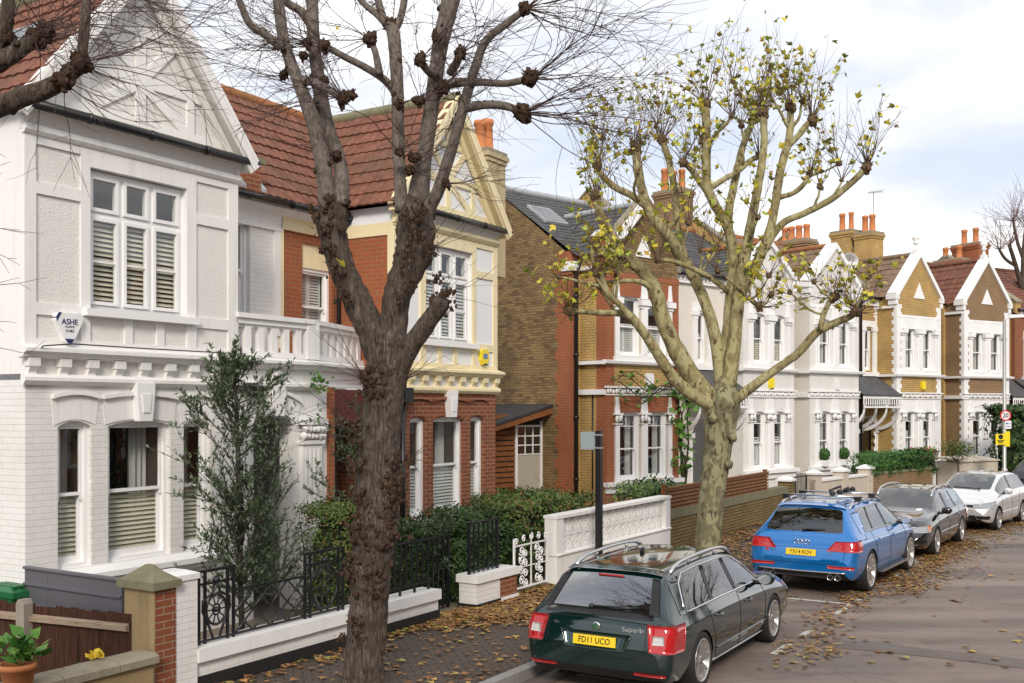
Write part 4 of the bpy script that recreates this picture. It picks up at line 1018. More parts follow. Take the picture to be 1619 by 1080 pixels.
g = MB(); strip(g, -40, 126, -8.75, -8.6, 0.13, 1.0); strip(g, -40, 126, -8.6, -8.6, 0.0, 1.0, 0, 0.13); strip(g, -40, 126, -12, -8.75, 0.128)
tag(g.obj('far_pavement', [DARK_TAR]), kind='structure')

# ---------------------------------------------------------------- front boundary, from the left
LW = N.sub(0, 8.8)                                     # frame on the back-of-pavement line
def X(px): return N.x(px, 8.8)
# low wall at the bottom left corner, sloping away from the tree
nb = N.sub(X(120)-0.2, 8.35)
t = thing('garden_wall', 'short buff stone coped wall in the bottom left corner', 'wall', LW.w(X(90), -0.12), LW.a)
a = MB(); xe = X(238)-X(90)
a.box(-2.5, xe-0.03, 0.03, 0.29, 0, 0.60); a.obj('wall_body', [OCHRE], t)
a = MB()
x = -2.5
while x < xe-0.1:
    e = min(x+0.62, xe); a.prism([(-0.02, 0.60), (-0.02, 0.67), (0.03, 0.70), (0.29, 0.70), (0.34, 0.67), (0.34, 0.60)], x+0.004, e-0.004, 'x'); x = e
a.obj('coping', [STONE], t)
# old pier of the neighbour joined to the white pier
px0, px1, px2 = 197, 278, 312
t = thing('gate_pier', 'ochre rendered pier with exposed red bricks and mossy stepped cap', 'pillar', LW.w(X(px1)-0.27, 0), LW.a)
a = MB(); w = 0.27
a.box(0, w, 0, 0.46, 0, 1.32, 0); a.obj('shaft', [RBRICK], t)
b = MB(); b.box(-0.012, 0.0, -0.005, 0.465, 0, 1.32); b.obj('render_face', [OCHRE], t)
a = MB(); a.box(-0.07, w+0.03, -0.06, 0.52, 1.32, 1.40)
c0, c1 = (-0.05, w+0.02, -0.04, 0.50), (0.06, w-0.1, 0.08, 0.38)
def frustum(m, A, B, z0, z1, k=0):
    P = [(A[0], A[2], z0), (A[1], A[2], z0), (A[1], A[3], z0), (A[0], A[3], z0)]; Q = [(B[0], B[2], z1), (B[1], B[2], z1), (B[1], B[3], z1), (B[0], B[3], z1)]
    m.face(Q, k)
    for i in range(4): m.face([P[i], P[(i+1) % 4], Q[(i+1) % 4], Q[i]], k)
frustum(a, c0, c1, 1.40, 1.49); frustum(a, c1, (0.10, w-0.12, 0.18, 0.28), 1.49, 1.55); a.obj('cap', [MOSSY], t)
t = thing('front_wall', 'low white painted brick wall with a black base and white pier', 'wall', LW.w(X(px1), 0), LW.a)
L_ = X(698)-X(px1)
a = MB(); a.box(0.0, 0.31, 0.02, 0.42, 0.22, 1.36); a.box(0.31, L_, 0.06, 0.30, 0.28, 0.44); a.obj('brickwork', [WBRICK], t)
a = MB(); a.box(-0.0, 0.33, 0.0, 0.40, 1.36, 1.42); frustum(a, (0.0, 0.33, 0.0, 0.4), (0.04, 0.22, 0.08, 0.3), 1.42, 1.46)
x = 0.31
while x < L_-0.05:
    e = min(x+0.9, L_+0.03); a.box(x+0.003, e-0.003, 0.0, 0.36, 0.44+R.uniform(-.004, .004), 0.585+R.uniform(-.006, .006)); x = e
a.obj('coping', [WHITE], t)
a = MB(); a.box(0.0, 0.31, 0.0, 0.43, 0, 0.22); a.box(0.31, L_+0.01, 0.035, 0.32, 0, 0.28); a.obj('base', [BITUMEN], t)
ox = X(px1)
# cast-iron railing panels
def rail_panel(par, x0, x1, z0, z1, y=0.16):
    m = MB(); w_ = x1-x0
    for x in (x0, x0+0.09, x1-0.09, x1): m.box(x-0.014, x+0.014, y-0.014, y+0.014, z0, z1)
    m.box(x0-0.02, x1+0.02, y-0.02, y+0.02, z1, z1+0.03); m.box(x0, x1, y-0.012, y+0.012, z1-0.14, z1-0.115); m.box(x0, x1, y-0.012, y+0.012, z0+0.02, z0+0.045)
    cx, cz = (x0+x1)/2, z0+(z1-z0)*0.45; r_ = (w_-0.2)/2*0.95
    for sg in (-1, 1):
        pts = [(cx+sg*0.02, y, z1-0.12), (cx+sg*0.05, y, z1-0.24), (cx+sg*(r_*0.9+0.06), y, cz+0.12), (cx+sg*(r_+0.05), y, cz), (cx+sg*(r_*0.8), y, cz-0.15), (cx+sg*0.05, y, z0+0.05)]
        m.tube(pts, 0.017, 6)
    for rr, th in ((r_, 0.016), (r_*0.35, 0.012)):
        m.tube([(cx+rr*cos(t*2*pi/20), y, cz+rr*1.15*sin(t*2*pi/20)) for t in range(21)], th, 6, cap=False)
    for k in range(10):
        a_ = k*2*pi/10; m.tube([(cx+r_*0.3*cos(a_), y, cz+r_*0.35*sin(a_)), (cx+r_*0.97*cos(a_), y, cz+r_*1.1*sin(a_))], 0.009, 5)
    m.blob((cx, y, z1-0.1), 0.045, 0, 0.3, 2); m.blob((cx, y, cz), 0.035, 0, 0.3, 2)
    return m.obj('rosette_panel', [BLACK], par)
def lattice_panel(par, x0, x1, z0, z1, y=0.16):
    m = MB(); n = max(2, round((x1-x0)/0.30)); p = (x1-x0)/n; zm = (z0+z1)/2; zs = [z0+0.03, zm, z1]
    m.box(x0, x1, y-0.012, y+0.012, z0+0.02, z0+0.045); m.box(x0, x1, y-0.012, y+0.012, z1-0.012, z1+0.012)
    for k in range(n):
        for a_, b_ in ((zs[0], zs[1]), (zs[1], zs[2])):
            xa, xb = x0+p*k, x0+p*(k+1)
            m.tube([(xa, y, a_), (xb, y, b_)], 0.013, 5); m.tube([(xa, y, b_), (xb, y, a_)], 0.013, 5)
            m.blob(((xa+xb)/2, y, (a_+b_)/2), 0.03, 0, 0.2, 2)
    return m.obj('lattice_panel', [BLACK], par)
t = thing('iron_railing', 'black cast iron railing with rosette panels on the white wall', 'railing', LW.w(ox, 0), LW.a)
e0, e1, e2, e3 = (N.x(q, 8.96)-ox for q in (314, 369, 482, 542))
rail_panel(t, e0, e1, 0.59, 1.38); lattice_panel(t, e1+.02, e2-.02, 0.59, 1.12)
rail_panel(t, e2, e3, 0.59, 1.38)
a = MB(); a.box(e3, L_-.05, .14, .18, .68, .71)
for k in range(6): x = e3+.2+(L_-e3-.3)*k/5; a.box(x-.015, x+.015, .145, .175, .58, .68)
a.obj('low_rail', [BLACK], t)
# iron gate, small pier with ivy railing
gx = X(755)
t = thing('white_pier', 'small white capped pier of painted and bare brick by the scroll gate', 'pillar', LW.w(gx, 0), LW.a)
pw = X(820)-gx
a = MB(); a.box(0, pw*0.56, 0.02, 0.34, 0.2, 0.52, 0); a.box(pw*0.56, pw-0.02, 0.02, 0.34, 0.2, 0.52, 1); a.obj('brickwork', [WBRICK, RBRICK], t)
a = MB(); a.box(-0.03, pw+0.0, -0.02, 0.38, 0.52, 0.64); a.obj('coping', [WHITE], t)
a = MB(); a.box(-0.01, pw*0.56, 0.0, 0.36, 0, 0.2, 0); a.box(pw*0.56, pw, 0.0, 0.36, 0, 0.2, 1); a.obj('base', [BITUMEN, WHITE], t)
def bar_rail(label, x0, x1, z0, z1, y, n):
    t = thing('iron_railing', label, 'railing', LW.w(x0, y), LW.a); w_ = x1-x0
    a = MB(); a.box(0, w_, -0.02, 0.02, z1-0.03, z1); a.obj('rail', [BLACK], t); a = MB(); a.box(0, w_, -0.015, 0.015, z0+0.05, z0+0.075); a.obj('rail', [BLACK], t)
    for k in range(n):
        a = MB(); x = 0.02+(w_-0.04)*k/(n-1); e = 0.02 if k in (0, n-1) else 0.011
        a.box(x-e, x+e, -e, e, z0, z1-0.005); a.obj('upright', [BLACK], t)
    return t
bar_rail('black plain bar railing grown through with ivy above the small pier', gx+0.02, X(802), 0.62, 1.44, 0.18, 7)
bar_rail('black bar gate railing in front of the dark hedge', X(640), X(752), 0.14, 1.25, 0.5, 14)
# white scroll gate
def scroll(m, c, r0, turns, y, dirn=1, a0=0.0, th=0.013):
    pts = []
    n = int(14*turns)
    for k in range(n+1):
        f = k/n; r_ = r0*(1-0.8*f); a_ = a0+dirn*2*pi*turns*f
        pts.append((c[0]+r_*cos(a_), y, c[1]+r_*sin(a_)))
    m.tube(pts, th, 5)
g0, g1 = X(822), X(880)
t = thing('scroll_gate', 'white wrought iron scroll gate standing ajar beside the pierced white wall', 'gate', LW.w(g0, 0.12), LW.a)
a = MB(); gw = g1-g0-0.1; a.box(0, 0.03, -0.015, 0.015, 0.14, 1.06); a.box(gw-0.03, gw, -0.015, 0.015, 0.2, 1.06); a.box(0.03, gw-0.03, -0.012, 0.012, 0.22, 0.25); a.box(0.03, gw-0.03, -0.012, 0.012, 0.92, 0.945); a.box(gw/2-0.01, gw/2+0.01, -0.01, 0.01, 0.25, 0.92); a.obj('gate_frame', [TRIM], t)
a = MB(); a.box(gw/2-.008, gw/2+.008, -.008, .008, .9, 1.06); a.box(.02, gw-.02, -.008, .008, .565, .58)
for cxx, sg in ((gw*0.27, 1), (gw*0.73, -1)):
    for k, zz in enumerate((0.35, 0.52, 0.69, 0.84)):
        scroll(a, (cxx-0.05, zz), 0.085, 1.5, 0, sg, k*1.2); scroll(a, (cxx+0.07, zz-0.06), 0.07, 1.5, 0, -sg, 1.5+k)
for k in range(5): scroll(a, (0.08+(gw-0.16)*k/4, 1.0+0.05*sin(pi*k/4)), 0.06, 1.4, 0, 1 if k < 2 else -1, 0.6*k)
a.obj('scrollwork', [TRIM], t)
# pierced white block wall
bx0, bx1 = X(881), X(1060); L_ = bx1-bx0
t = thing('pierced_wall', 'white screen block wall pierced with two rows of crosses', 'wall', LW.w(bx0, 0), LW.a)
a = MB(); a.box(0.0, L_, 0, 0.24, 0, 0.64); a.box(-0.02, L_+0.02, -0.03, 0.27, 0.64, 0.66)
a.obj('wall_base', [WHITE], t)
a = MB(); a.box(-0.02, 0.24, 0.0, 0.24, 0.66, 1.28); a.box(L_-0.24, L_, 0.0, 0.24, 0.66, 1.28); a.box(-0.03, L_+0.01, -0.02, 0.26, 1.28, 1.335); a.obj('piers_and_coping', [WHITE], t)
a = MB(); n = 15; p = (L_-0.48)/n
for r_ in range(2):
    z0 = 0.66+r_*0.31; z1 = z0+0.31
    for k in range(n):
        x0 = 0.24+p*k; x1 = x0+p
        a.box(x0, x1, 0.075, 0.165, z0, z0+0.028); a.box(x0, x1, 0.075, 0.165, z1-0.028, z1-0.001)
        a.box(x0, x0+0.022, 0.076, 0.164, z0+0.028, z1-0.028); a.box(x1-0.022, x1-0.001, 0.076, 0.164, z0+0.028, z1-0.028)
        a.bar((x0+0.01, 0.12, z0+0.01), (x1-0.01, 0.12, z1-0.01), 0.036, 0.086); a.bar((x0+0.01, 0.12, z1-0.01), (x1-0.01, 0.12, z0+0.01), 0.036, 0.084)
        a.bar((x0+p/2, 0.12, z0+0.02), (x0+p/2-p*0.3, 0.12, z0+0.155), 0.022, 0.07) ; a.bar((x0+p/2, 0.12, z0+0.02), (x0+p/2+p*0.3, 0.12, z0+0.155), 0.022, 0.07)
        a.bar((x0+p/2, 0.12, z1-0.02), (x0+p/2-p*0.3, 0.12, z1-0.155), 0.022, 0.07) ; a.bar((x0+p/2, 0.12, z1-0.02), (x0+p/2+p*0.3, 0.12, z1-0.155), 0.022, 0.07)
a.obj('pierced_blocks', [WHITE], t)
# brick wall topped with trellis
sb0 = Kpx(1058, 2.7); sb1 = Kpx(1216, 2.7)
def along(s, off): q = K(s, off); return Fr(q.x, q.y, KH(s))
fr = Fr(*K(sb0, 2.7).xy, math.degrees(math.atan2(*(K(sb1, 2.7)-K(sb0, 2.7)).yx))); L_ = (K(sb1, 2.7)-K(sb0, 2.7)).length
sb2 = Kpx(1252, 2.7); L2 = (K(sb2, 2.7)-K(sb0, 2.7)).length
t = thing('brick_wall', 'mossy brown brick garden wall with soldier course under the trellis', 'wall', fr.w(0, 0), fr.a)
a = MB(); a.box(0, L2, 0, 0.23, 0, 0.78); a.obj('brickwork', [MBRICK], t)
a = MB(); x = 0.0
while x < L2-0.05: a.box(x+0.005, x+0.068, -0.012, 0.242, 0.78, 0.98); x += 0.075
a.obj('soldier_course', [MBRICK_S], t) if False else a.obj('soldier_course', [MOSSY], t)
a = MB(); a.box(L2-0.02, L2+0.36, -0.06, 0.3, 0, 1.1, 0); a.box(L2-0.07, L2+0.41, -0.11, 0.35, 1.1, 1.16, 1); frustum(a, (L2-0.05, L2+0.39, -0.09, 0.33), (L2+0.12, L2+0.22, 0.07, 0.17), 1.16, 1.25, 1); a.obj('end_pier', [MBRICK, TRIM], t)
t = thing('trellis_fence', 'brown wooden trellis panel fixed along the mossy brick wall', 'fence', fr.w(0, 0), fr.a)
a = MB(); nn = 6
for k in range(nn): z = 0.93+0.085*k+0.03; a.box(0.07, L_, 0.02, 0.045, z, z+0.05)
x = 0.1
while x < L_-0.03: a.box(x, x+0.035, 0.05, 0.07, 0.93, 1.43); x += 0.085
a.box(0.05, L_, 0.0, 0.09, 1.44, 1.475); a.obj('trellis', [WOODT], t)
for x in (0.0, L_/2, L_):
    a = MB(); a.box(x-0.045, x+0.045, 0.075, 0.165, 0.9, 1.5); a.box(x-0.055, x+0.055, 0.065, 0.175, 1.5, 1.525); a.obj('post', [WOODO], t)

# cream walls, hedge wall and white wall of the terrace
def straight(pa, pb, off):
    sa, sb = Kpx(pa, off), Kpx(pb, off); A, B = K(sa, off), K(sb, off)
    return Fr(A.x, A.y, math.degrees(math.atan2(B.y-A.y, B.x-A.x))), (B-A).length
def pier(m, x, w_, z, mi=0, ci=1, d=0.36):
    m.box(x, x+w_, -0.05, d-0.05, 0, z, mi); m.box(x-0.05, x+w_+0.05, -0.1, d, z, z+0.06, ci); frustum(m, (x-0.03, x+w_+0.03, -0.08, d-0.02), (x+w_*0.4, x+w_*0.6, d*0.35, d*0.45), z+0.06, z+0.15, ci)
fr, L_ = straight(1288, 1378, 2.7)
t = thing('cream_wall', 'cream rendered garden wall with three white capped piers', 'wall', fr.w(0, 0), fr.a)
a = MB(); a.box(0, L_, 0, 0.2, 0, 0.98); a.obj('wall_body', [CREAMW], t) if False else a.obj('wall_body', [m_plain('cream_render', (0.55, 0.49, 0.40), 0.85, 0.1, 3, 0.3, 30, streak=(DIRT, 0.5))], t)
CREAMW = bpy.data.materials['cream_render']
a = MB(); a.box(0, L_, -0.04, 0.24, 0.98, 1.05); a.obj('coping', [WHITE], t)
for k in range(3):
    a = MB(); pier(a, k*(L_-0.4)/2, 0.38, 1.2); a.obj('pier', [CREAMW, TRIM], t)
fr, L_ = straight(1256, 1280, 2.75)
t = thing('iron_gate', 'small black iron gate between the brick pier and cream wall', 'gate', fr.w(0.3, 0.1), fr.a)
a = MB(); w_ = 0.9; rect_frame(a, 0, w_, 0.2, 1.2, -0.015, 0.015, 0.03)
for k in range(8): x = 0.1+k*0.1; a.box(x-0.008, x+0.008, -0.008, 0.008, 0.2, 1.28)
a.obj('bars', [BLACK], t)
fr, L_ = straight(1378, 1474, 2.7)
HW = fr; HWL = L_
t = thing('brick_wall', 'dark brick garden wall below the clipped box hedge', 'wall', fr.w(0, 0), fr.a)
a = MB(); a.box(0, L_, 0, 0.25, 0, 1.0); a.obj('brickwork', [BBRICK], t)
a = MB(); a.box(0, L_, -0.03, 0.28, 1.0, 1.07); a.obj('coping', [STONE], t)
fr, L_ = straight(1490, 1600, 2.7)
t = thing('white_wall', 'white panelled garden wall between yellow brick piers behind the silver car', 'wall', fr.w(0, 0), fr.a)
a = MB(); a.box(0, L_, 0, 0.18, 0, 1.02); a.box(0, L_, -0.02, 0.2, 1.02, 1.06); a.obj('wall_body', [m_plain('pale_blue_white_paint', (0.70, 0.72, 0.76), 0.6, 0.04, 3)], t)
for k in range(4):
    a = MB(); pier(a, k*(L_-0.4)/3, 0.36, 1.14); a.obj('pier', [YBRICK, STONE], t)
fr, L_ = straight(1474, 1490, 2.7)
t = thing('gate_post', 'white open framed gate post beside the dark brick wall', 'gate', fr.w(0.1, 0), fr.a)
a = MB(); rect_frame(a, 0, 0.62, 0.1, 1.22, 0, 0.12, 0.16); a.box(-0.03, 0.65, -0.02, 0.14, 1.22, 1.27); a.obj('post_frame', [TRIM], t)

# ---------------------------------------------------------------- bottom left corner: fence, panel, bin
def on_line(px, A, B):
    """distance from A along A->B (ground points) at which the line crosses a column of the view"""
    lo, hi = 0.0, 12.0; A = Vector(A).xy; dr = (Vector(B).xy-A).normalized()
    f = lambda s: CX+F*(A+dr*s).x/(A+dr*s).y-px
    for k in range(50):
        m_ = (lo+hi)/2
        if f(lo)*f(m_) <= 0: hi = m_
        else: lo = m_
    return lo
def line_frame(A, B): v = Vector(B).xy-Vector(A).xy; return Fr(A[0], A[1], math.degrees(math.atan2(v.y, v.x)))
A_, B_ = N.w(X(278)-.29, 9.15), N.w(6.72, 12.2)
FL = line_frame(A_, B_); L_ = (B_-A_).length
t = thing('plank_fence', 'dark brown feather edge fence with pale rails in the bottom left corner', 'fence', FL.w(0, 0), FL.a)
zf = H+(HY-971)/F*FL.w(0.02, 0).y
a = MB(); x = 0.0
while x < L_:
    w_ = 0.105+R.uniform(-.008, .008); dz = R.uniform(-0.015, 0.02); yy = R.uniform(-.004, .004)
    a.prism([(yy, 0.1), (yy, zf+dz), (yy-0.012, zf+dz), (yy-0.02, 0.1)], x, x+w_-0.004, 'x'); x += w_
a.obj('boards', [WOODF], t)
a = MB(); a.prism([(0.06, zf-0.17), (0.06, zf-0.12), (0.006, zf-0.10), (0.006, zf-0.19)], 0.02, L_, 'x'); a.obj('rail', [m_bark('pale_rail_wood', (0.20, 0.14, 0.10), (0.30, 0.23, 0.17), (0.36, 0.28, 0.22), (2, 9, 9), 0.3)], t)
xp = on_line(46, A_, B_); fp = FL.sub(xp, 0.06)
t2 = thing('fence_post', 'grey concrete fence post with a rounded top in the plank fence', 'post', fp.w(0, 0), fp.a)
a = MB(); zp = H+(HY-947)/F*fp.o.y; a.prism([(-0.06, 0), (0.06, 0), (0.06, zp-0.05), (0.035, zp), (-0.035, zp), (-0.06, zp-0.05)], -0.055, 0.065); a.obj('post_shaft', [CONC], t2)
A2, B2 = N.w(7.33, 9.45), N.w(7.33, 11.15)
PL = line_frame(A2, B2); s1, s0 = 1.72, 0.0
t = thing('metal_screen', 'grey ribbed sheet metal panel behind the plank fence', 'panel', PL.w(0, 0), PL.a)
zt = H+(HY-895)/F*PL.w(1.7, 0).y
GREYM = m_plain('grey_sheet_metal', (0.13, 0.125, 0.145), 0.4, 0.08, 2, 0.1, 8, metal=0.2)
a = MB(); a.box(s0, s1, -0.04, 0.0, 0.1, zt); a.obj('sheet', [GREYM], t)
a = MB()
for z in (zt-0.015, zt-0.2, zt-0.45): a.prism([(0, z-0.025), (0.03, z-0.012), (0.03, z+0.01), (0, z+0.02)], s0, s1, 'x')
a.box(s1*0.75-0.004, s1*0.75, 0.0, 0.004, zt-.6, zt); a.obj('ribs', [GREYM], t)
GREENP = m_plain('green_plastic', (0.012, 0.12, 0.04), 0.4, 0.1, 4)
Yb = 12.2; pb = Vector(((18-CX)/F*Yb, Yb, 0))
t = thing('wheelie_bin', 'green lidded plastic bin at the left edge beside the grey panel', 'bin', pb, N.a)
zt = H+(HY-924)/F*Yb
a = MB(); frustum(a, (-0.12, 0.12, -0.2, 0.22), (-0.16, 0.16, -0.26, 0.28), 0.12, zt-0.12); a.obj('body', [GREENP], t)
a = MB(); a.box(-0.18, 0.18, -0.31, 0.3, zt-0.12, zt-0.05); frustum(a, (-0.17, 0.17, -0.29, 0.28), (-0.12, 0.12, -0.16, 0.2), zt-0.05, zt)
for k in range(3): a.box(-0.11+0.08*k, -0.06+0.08*k, -0.24, 0.2, zt-0.01, zt+0.012)
a.obj('lid', [GREENP], t)

# ---------------------------------------------------------------- shed in the side passage
PS = FB.sub(-1.83, 0)
# its frame: x along the street, on the sooty flank's left
ys = 2.2
xs1 = FB.x(862, ys)
t = thing('garden_shed', 'lean-to timber shed with a felt roof and cream glazed door in the passage', 'shed', FB.w(xs1, ys), FB.a)
FS = FB.sub(xs1, ys)
zr = FS.z(862, 638); ze = FS.z(800, 672)
xa = FS.x(770); x_d0, x_d1 = FS.x(813), FS.x(857)
SHEDC = m_plain('putty_paint', (0.42, 0.39, 0.33), 0.6, 0.05, 3)
z_b, z_h = 0.5, FS.z(835, 672)
a = MB(); a.box(x_d0, x_d0+0.08, -0.06, 0.0, z_b, z_h+0.05); a.box(x_d1-0.1, x_d1, -0.06, 0.0, z_b, z_h+0.12); a.box(x_d0+0.08, x_d1-0.1, -0.058, 0.0, z_h-0.05, z_h)
zm = FS.z(835, 718)
for k in range(1, 3): x = x_d0+0.08+(x_d1-x_d0-0.18)*k/3; a.box(x-0.012, x+0.012, -0.05, -0.02, zm, z_h-0.05)
for k in range(0, 3): z = zm+(z_h-0.05-zm)*k/3; a.box(x_d0+0.08, x_d1-0.1, -0.052, -0.018, z-0.014, z+0.014)
a.obj('door_frame', [TRIM], t)
a = MB(); n = 8
for k in range(n): x0 = x_d0+0.08+(x_d1-x_d0-0.18)*k/n; a.box(x0+0.003, x0+(x_d1-x_d0-0.18)/n-0.003, -0.03, 0.0, z_b, zm-0.01)
a.obj('door_panel', [SHEDC], t)
a = MB(); a.face([(x_d0+0.08, -0.03, zm), (x_d1-0.1, -0.03, zm), (x_d1-0.1, -0.03, z_h-0.05), (x_d0+0.08, -0.03, z_h-0.05)]); a.obj('pane', [CARGLASS], t)
a = MB(); z = 0.3
while z < z_h+0.25: a.box(xa-1.5, x_d0-0.0, -0.04+0.01*R.random(), 0.0, z, z+0.11, 0); z += 0.145
a.box(xa-1.5, x_d0, 0.02, 0.06, 0.1, z_h+0.2, 1); a.box(x_d0, 0.0, 0.05, 0.09, 0.1, z_h+0.3, 1)
a.obj('slatted_wall', [WOODO, ROOM], t)
a = MB(); a.prism([(xa-1.5, ze-0.35), (xa-1.5, ze-0.28), (0.0, zr+0.02), (0.0, zr-0.05)], -0.5, 2.2, 'y', 0)
a.obj('roof', [m_plain('roofing_felt', (0.035, 0.037, 0.042), 0.5, 0.2, 4, 0.3, 60)], t)
a = MB(); a.prism([(xa-1.5, ze-0.45), (xa-1.5, ze-0.35), (0.0, zr-0.055), (0.0, zr-0.25)], -0.47, -0.43, 'y', 0); a.obj('fascia', [WOODO], t)

# ---------------------------------------------------------------- posts and signs
SIGNW = m_plain('sign_white', (0.8, 0.8, 0.8), 0.4, 0.02, 3); SIGNR = m_plain('sign_red', (0.55, 0.02, 0.03), 0.4, 0.02, 3); SIGNY = m_plain('sign_yellow', (0.85, 0.66, 0.02), 0.4, 0.02, 3)
INK = m_plain('black_ink', (0.01, 0.01, 0.012), 0.5, 0.05, 3); STEEL = m_plain('galvanised_steel', (0.42, 0.42, 0.41), 0.45, 0.1, 5, metal=0.6)
yl = 8.45
t = thing('sign_post', 'black square post with small parking sign by the pierced white wall', 'sign post', N.w(N.x(947, yl), yl), N.a)
zp = N.z(947, 681, yl)
a = MB(); a.box(-0.05, 0.05, -0.05, 0.05, 0.12, zp); a.obj('post', [BLACK], t)
a = MB(); a.box(-0.02, 0.0, 0.06, 0.36, zp-0.34, zp-0.02); a.obj('sign_plate', [m_plain('sign_back', (0.30, 0.36, 0.38), 0.5, 0.05, 3)], t)
for q in (zp-.09, zp-.32): a = MB(); a.box(-0.058, 0.058, -0.058, 0.062, q, q+.03); a.obj('clip', [STEEL], t)
Yl = 36.0; xl_ = (1588-CX)/F*Yl; zl = H+(HY-505)/F*Yl
t = thing('lamp_column', 'grey street lamp column carrying the twenty sign at the right edge', 'street lamp', (xl_, Yl, 0.12))
a = MB(); a.lathe([(0.11, 0), (0.11, 0.9), (0.095, 0.98), (0.062, 1.02), (0.055, zl-0.3), (0.045, zl-0.12)], (0, 0, 0), 14); a.obj('column', [STEEL], t)
a = MB(); a.tube([(0, 0, zl-0.15), (0.05, 0, zl-0.06), (0.2, 0, zl-0.04)], 0.035, 8); a.prism([(0.1, zl-0.08), (0.75, zl-0.05), (0.72, zl+0.03), (0.15, zl+0.04)], -0.13, 0.13); a.obj('lamp_head', [SIGNW], t)
zs = lambda py: H+(HY-py)/F*Yl-0.12
t = thing('speed_sign', 'round red and white 20 speed limit sign on lamp column', 'sign', (xl_, Yl-0.08, 0.12+zs(657)))
a = MB(); r_ = 0.19
a.lathe([(0.0, -0.012), (r_*0.76, -0.012)], (0, 0, 0), 32, 'y', 0, False); a.lathe([(r_*0.76, -0.0125), (r_, -0.0125), (r_, 0.0), (0, 0.0)], (0, 0, 0), 32, 'y', 1, False); a.obj('disc', [SIGNW, SIGNR], t)
text('20', 0.21, INK, t, faceM((0, -0.016, 0.0), (1, 0, 0), (0, 0, 1)), sx=0.95, bold=.015)
def plate(label, px0, px1, py0, py1, base, deco, cat='sign', yo=0.085, rot=0.0):
    x0, x1 = (px0-CX)/F*Yl-xl_, (px1-CX)/F*Yl-xl_; z0, z1 = H+(HY-py1)/F*Yl, H+(HY-py0)/F*Yl
    t = thing('notice_sign', label, cat, (xl_+(x0+x1)/2, Yl-yo, (z0+z1)/2), rot); w_, h_ = abs(x1-x0)/2, (z1-z0)/2
    a = MB(); a.box(-w_, w_, -0.006, 0.006, -h_, h_); a.obj('board', [base], t)
    if deco:
        a = MB(); deco(a, w_, h_); a.obj('printing', [INK if base is SIGNY else m_plain('sign_blue', (0.05, 0.1, 0.45), 0.4)], t)
    return t
def d1(a, w, h):
    a.lathe([(0, -0.009), (0.085, -0.009), (0.085, -0.006)], (0, 0, h*0.45), 16, 'y', 0, False)
    for k in range(3): a.box(-w*0.7+0.02*k, w*0.7-0.03*k, -0.009, -0.0061, -h*(0.2+0.22*k)-0.015, -h*(0.2+0.22*k)+0.012)
def d2(a, w, h):
    a.box(-w*0.7, -w*0.1, -0.009, -0.0061, h*0.1, h*0.5); a.box(0, w*0.7, -0.009, -0.0061, h*0.15, h*0.3); a.box(-w*0.7, w*0.7, -0.009, -0.0061, -h*0.5, -h*0.35)
plate('square yellow notice with dark emblem on the lamp column', 1572, 1588, 686, 703, SIGNY, d1, yo=0.1)
plate('narrow yellow and white notice behind the square yellow one', 1587, 1595, 682, 706, SIGNY, None, yo=0.075)
plate('small white parking plate under the speed sign', 1587, 1597, 665, 678, SIGNW, d2)
# ---------------------------------------------------------------- cars
def m_paint(name, c, metal=0.35, rough=0.28):
    m = NT(name)
    fl = m.noise(900, 1); col = m.mix(fl, tuple(x*0.9 for x in c), tuple(min(1, x*1.12) for x in c))
    dirt = m.ramp(m.noise(2.5, 6, None, 0.7), [(0.45, rough*0.5), (0.75, rough*1.6)])
    m.p(Base_Color=col, Metallic=metal, Roughness=dirt, Coat_Weight=1.0, Coat_Roughness=0.04); m.set(m.b, 'Coat IOR', 1.6)
    return m.mat
CHROME = m_plain('chrome', (0.75, 0.75, 0.76), 0.12, 0.02, 5, metal=1.0)
SATIN = m_plain('satin_aluminium', (0.62, 0.62, 0.63), 0.3, 0.04, 5, metal=1.0)
ALLOY = m_plain('alloy_wheel', (0.50, 0.49, 0.48), 0.33, 0.15, 9, metal=0.75)
TYRE = m_plain('tyre_rubber', (0.014, 0.0135, 0.013), 0.8, 0.3, 8, 0.2, 60)
GAP = m_plain('panel_gap', (0.004, 0.004, 0.004), 0.8, 0.1, 5)
TRIMB = m_plain('black_trim', (0.012, 0.012, 0.013), 0.4, 0.1, 8)
def m_lamp(name, c, rough=0.08):
    m = NT(name); w = m.new('ShaderNodeTexWave', {'Scale': 26.0, 'Distortion': 0.0}, bands_direction='Z'); m.lk(m.tc.outputs['Object'], w.inputs['Vector'])
    m.p(Base_Color=m.mix(w.outputs['Fac'], tuple(x*0.6 for x in c), c), Roughness=rough, Coat_Weight=1.0, Coat_Roughness=0.02); return m.mat
LRED = m_lamp('red_lamp', (0.55, 0.012, 0.015)); LCLR = m_lamp('clear_lamp', (0.62, 0.62, 0.60)); LAMB = m_lamp('amber_lamp', (0.75, 0.22, 0.03)); LHEAD = m_lamp('headlamp_glass', (0.36, 0.38, 0.40))
PLATEY = m_plain('yellow_plate', (0.86, 0.60, 0.02), 0.35, 0.02, 5); PLATEW = m_plain('white_plate', (0.75, 0.75, 0.73), 0.35, 0.02, 5)
EMBG = m_plain('emblem_green', (0.02, 0.13, 0.06), 0.3, 0.1, 5)

